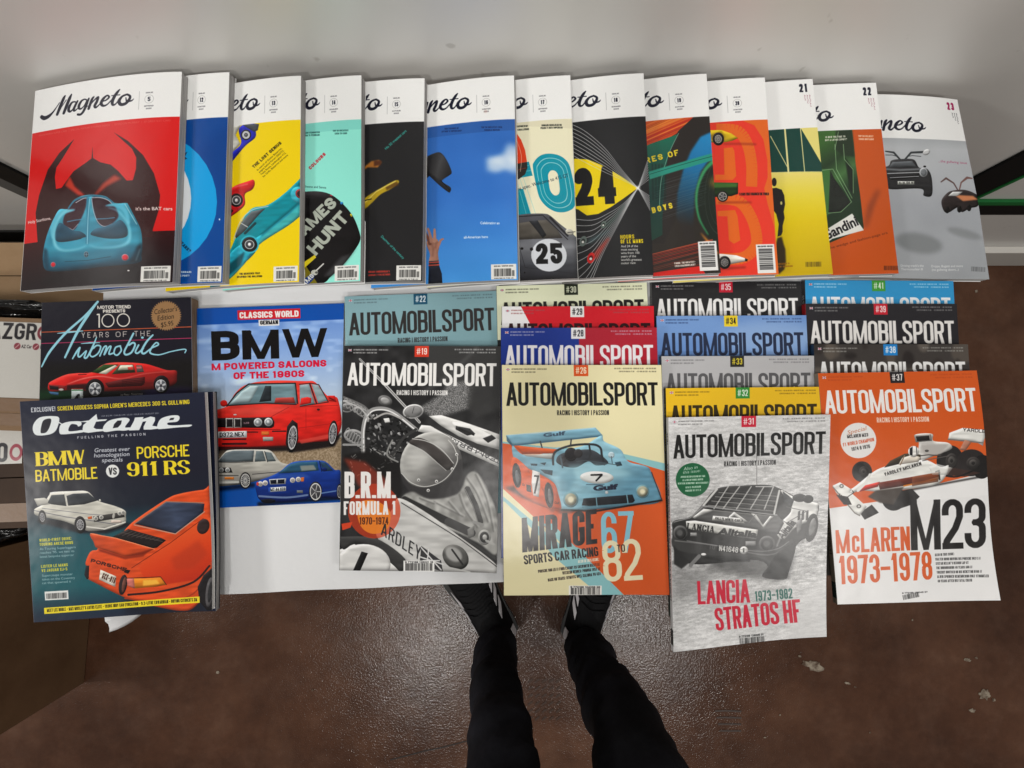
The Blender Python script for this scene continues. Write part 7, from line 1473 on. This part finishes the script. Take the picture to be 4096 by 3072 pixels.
# black plastic bags, crumpled
def bag(label, cx_, cy_, cz, rx, ry, rz, seed):
    bm = bmesh.new(); bmesh.ops.create_icosphere(bm, subdivisions=5, radius=1)
    from mathutils import noise as ns
    for v in bm.verts:
        d = v.co.normalized(); q = 1 + .22 * ns.noise(d * 2.2 + Vector((seed, 0, 0))) + .10 * abs(ns.noise(d * 6 + Vector((0, seed, 0)))) + .05 * ns.noise(d * 14)
        p = Vector((d.x * rx, d.y * ry, d.z * rz)) * q; v.co = Vector((cx_, cy_, max(cz + p.z, FLOOR + .003))) + Vector((p.x, p.y, 0))
    me = bpy.data.meshes.new('plastic_bag'); bm.to_mesh(me); bm.free(); me.materials.append(black_plastic); me.polygons.foreach_set('use_smooth', [True] * len(me.polygons))
    o = bpy.data.objects.new('plastic_bag', me); C.objects.link(o); tag(o, label, 'bag')
bag('crumpled black plastic bag in the open box below the dark box', -1.27, -.262, FLOOR + .22, .13, .035, .13, 3)
bag('black plastic bag squeezed between the tan box and the labelled box', -1.10, .221, FLOOR + .36, .26, .022, .10, 8)

# ---------------------------------------------------------------- the photographer
pants = mat('black_trousers', (.0045, .0045, .006), .85, .2); r_, _, _ = noise_col(pants, 5, [(.35, (.004, .004, .005)), (.7, (.016, .016, .022))], 5); L(pants, r_.outputs[0], B(pants).inputs['Base Color']); bump(pants, 14, .012, .6, 3); bump(pants, 700, .0004, .4)
skin = mat('skin', (.5, .3, .22), .5)
person = empty('person', (.09, -.62, FLOOR), 'person in black trousers and black striped trainers standing at the table edge', 'person')
def skinned(name, pts, edges, radii, m, parent, sub=2, root=0):
    me = bpy.data.meshes.new(name); me.from_pydata(pts, edges, []); o = bpy.data.objects.new(name, me); C.objects.link(o)
    md = o.modifiers.new('skin', 'SKIN'); md.use_smooth_shade = True
    for v, r in zip(me.skin_vertices[0].data, radii): v.radius = (r, r) if np.isscalar(r) else r
    me.skin_vertices[0].data[root].use_root = True
    s = o.modifiers.new('sub', 'SUBSURF'); s.levels = s.render_levels = sub
    bpy.context.view_layer.update(); dg = bpy.context.evaluated_depsgraph_get(); me2 = bpy.data.meshes.new_from_object(o.evaluated_get(dg)); o.modifiers.clear(); o.data = me2; me2.name = name
    me2.materials.clear(); me2.materials.append(m); me2.polygons.foreach_set('use_smooth', [True] * len(me2.polygons))
    o.parent = parent; o.matrix_parent_inverse = parent.matrix_world.inverted(); return o
Z = lambda h: FLOOR + h
# trousers: pelvis and two legs in one skin
P_ = [(.09, -.66, Z(.98)), (.09, -.66, Z(.88)),
      (-.01, -.65, Z(.78)), (-.018, -.63, Z(.62)), (-.020, -.600, Z(.50)), (-.030, -.600, Z(.36)), (-.040, -.605, Z(.22)), (-.045, -.600, Z(.12)), (-.048, -.590, Z(.075)),
      (.20, -.65, Z(.78)), (.215, -.63, Z(.62)), (.222, -.600, Z(.50)), (.213, -.600, Z(.36)), (.198, -.605, Z(.22)), (.192, -.600, Z(.12)), (.190, -.590, Z(.075))]
E_ = [(0, 1), (1, 2), (2, 3), (3, 4), (4, 5), (5, 6), (6, 7), (7, 8), (1, 9), (9, 10), (10, 11), (11, 12), (12, 13), (13, 14), (14, 15)]
R_ = [(.16, .11), (.15, .11), .088, .078, .066, .060, .054, .062, .056, .090, .088, .080, .070, .060, .063, .055]
tro = skinned('trousers', P_, E_, R_, pants, person, 3)
from mathutils import noise as mn
for v in tro.data.vertices:
    p = v.co; q = Vector((p.x * 7, p.y * 7, p.z * 15)); k = mn.noise(q) * .011 + (abs(mn.noise(Vector((p.x * 12 + 5, p.y * 12, p.z * 22 + p.x * 18)))) - .2) * .016 * (1.2 if p.z < FLOOR + .3 else .7)
    v.co = p + v.normal * k
# upper body behind the phone (out of frame; it shades the floor)
PB = [(.09, -.66, Z(1.0)), (.09, -.67, Z(1.16)), (.09, -.66, Z(1.34)), (.09, -.65, Z(1.46)), (.09, -.63, Z(1.53)), (.09, -.60, Z(1.60)), (.09, -.59, Z(1.70)),
      (-.08, -.65, Z(1.42)), (-.19, -.62, Z(1.24)), (-.12, -.44, Z(1.40)), (-.08, -.30, Z(1.56)), (.26, -.65, Z(1.42)), (.37, -.62, Z(1.24)), (.28, -.44, Z(1.40)), (.16, -.30, Z(1.56))]
EB = [(0, 1), (1, 2), (2, 3), (3, 4), (4, 5), (5, 6), (2, 7), (7, 8), (8, 9), (9, 10), (2, 11), (11, 12), (12, 13), (13, 14)]
RB = [(.15, .10), (.145, .10), (.17, .11), .085, .058, .085, .07, .06, .05, .038, .035, .06, .05, .038, .035]
skinned('body', PB, EB, RB, mat('black_sweater', (.01, .01, .012), .9, .2), person, 2)

# shoes
def shoe(hx, hy, ang, side):
    um = mat('trainer_black', (.005, .005, .006), .75, .2); bump(um, 90, .002, .4); wh = mat('trainer_white', (.62, .60, .62), .5); sole = mat('trainer_sole', (.02, .02, .02), .6)
    ca, sa = math.cos(ang), math.sin(ang)                    # ang: toe direction from +y, clockwise positive
    T = lambda x, y, z: (hx + x * ca + y * sa, hy - x * sa + y * ca, FLOOR + z)
    W_ = 1.32; prof_ = [(a_, b_ * W_, c_) for a_, b_, c_ in [(-.045, .020, .05), (-.03, .034, .07), (0, .037, .085), (.04, .037, .09), (.08, .039, .082), (.12, .044, .066), (.16, .049, .052), (.195, .049, .044), (.225, .040, .036), (.245, .022, .026)]]
    ns_ = 20; V = []; Fc = []
    for y, hw, h in prof_:
        sh = .006 * side * math.sin(max(0, y) * 9)
        for k in range(ns_):
            a = 2 * math.pi * k / ns_; cx_ = math.cos(a); sz = math.sin(a)
            V.append(T(hw * math.copysign(abs(cx_) ** .75, cx_) + sh, y, .012 + (h if sz > 0 else .006) * math.copysign(abs(sz) ** .85, sz)))
    for j in range(len(prof_) - 1):
        for k in range(ns_): a = j * ns_ + k; b = j * ns_ + (k + 1) % ns_; Fc.append((a, b, b + ns_, a + ns_))
    Fc += [tuple(range(ns_))[::-1], tuple(range((len(prof_) - 1) * ns_, len(prof_) * ns_))]
    sh_ = mesh('shoe', V, Fc, um, person, smooth_=True); ss = sh_.modifiers.new('s', 'SUBSURF'); ss.levels = ss.render_levels = 1
    V = []; Fc = []
    for z_, g in ((.0, .004), (.020, .006)):
        for y, hw, h in prof_: V.append(T(hw + g, y * 1.02, z_))
        for y, hw, h in prof_[::-1]: V.append(T(-hw - g, y * 1.02, z_))
    n_ = len(prof_) * 2
    Fc = [(i, (i + 1) % n_, (i + 1) % n_ + n_, i + n_) for i in range(n_)] + [tuple(range(n_))[::-1], tuple(range(n_, 2 * n_))]
    mesh('sole', V, Fc, sole, sh_)
    def surf(y, a, lift=.0015):
        ys = [p[0] for p in prof_]; hw = np.interp(y, ys, [p[1] for p in prof_]); h = np.interp(y, ys, [p[2] for p in prof_])
        cx_, sz = math.cos(a), math.sin(a)
        return T((hw + lift) * math.copysign(abs(cx_) ** .75, cx_) + .006 * side * math.sin(max(0, y) * 9), y, .012 + (h + lift) * abs(sz) ** .85)
    for sgn in (0, 1):
        for s3 in range(3):
            y0 = .065 + s3 * .034; V = []; Fc = []
            for k in range(7):
                a = .42 + .40 * k / 6; a2 = math.pi - a if sgn else a
                for e in (0, .019): V.append(surf(y0 + e - .03 * k / 6, a2, .0022))
                if k: b = 2 * k - 2; Fc.append((b, b + 1, b + 3, b + 2))
            st = mesh('side_stripe', V, Fc, wh, sh_); m2 = st.modifiers.new('t', 'SOLIDIFY'); m2.thickness = .0016
    for s3 in range(6):
        y0 = .075 + s3 * .017; V = []; Fc = []
        for k in range(9):
            a = .95 + 1.25 * k / 8
            for e in (0, .006): V.append(surf(y0 + e + .004 * math.sin(k), a, .003))
            if k: b = 2 * k - 2; Fc.append((b, b + 1, b + 3, b + 2))
        st = mesh('lace', V, Fc, um, sh_); m2 = st.modifiers.new('t', 'SOLIDIFY'); m2.thickness = .004
    for a_ in (.5, math.pi - .5):
        V = []; 
        for k in range(5):
            for e in (0, 1): V.append(surf(-.034 + .03 * k / 4, a_ + (e - .5) * .35, .0025))
        st = mesh('heel_tab', V, [(2 * k, 2 * k + 1, 2 * k + 3, 2 * k + 2) for k in range(4)], wh, sh_); m2 = st.modifiers.new('t', 'SOLIDIFY'); m2.thickness = .0015
shoe(-.042, -.585, math.radians(-31), 1)
shoe(.193, -.585, math.radians(20), -1)
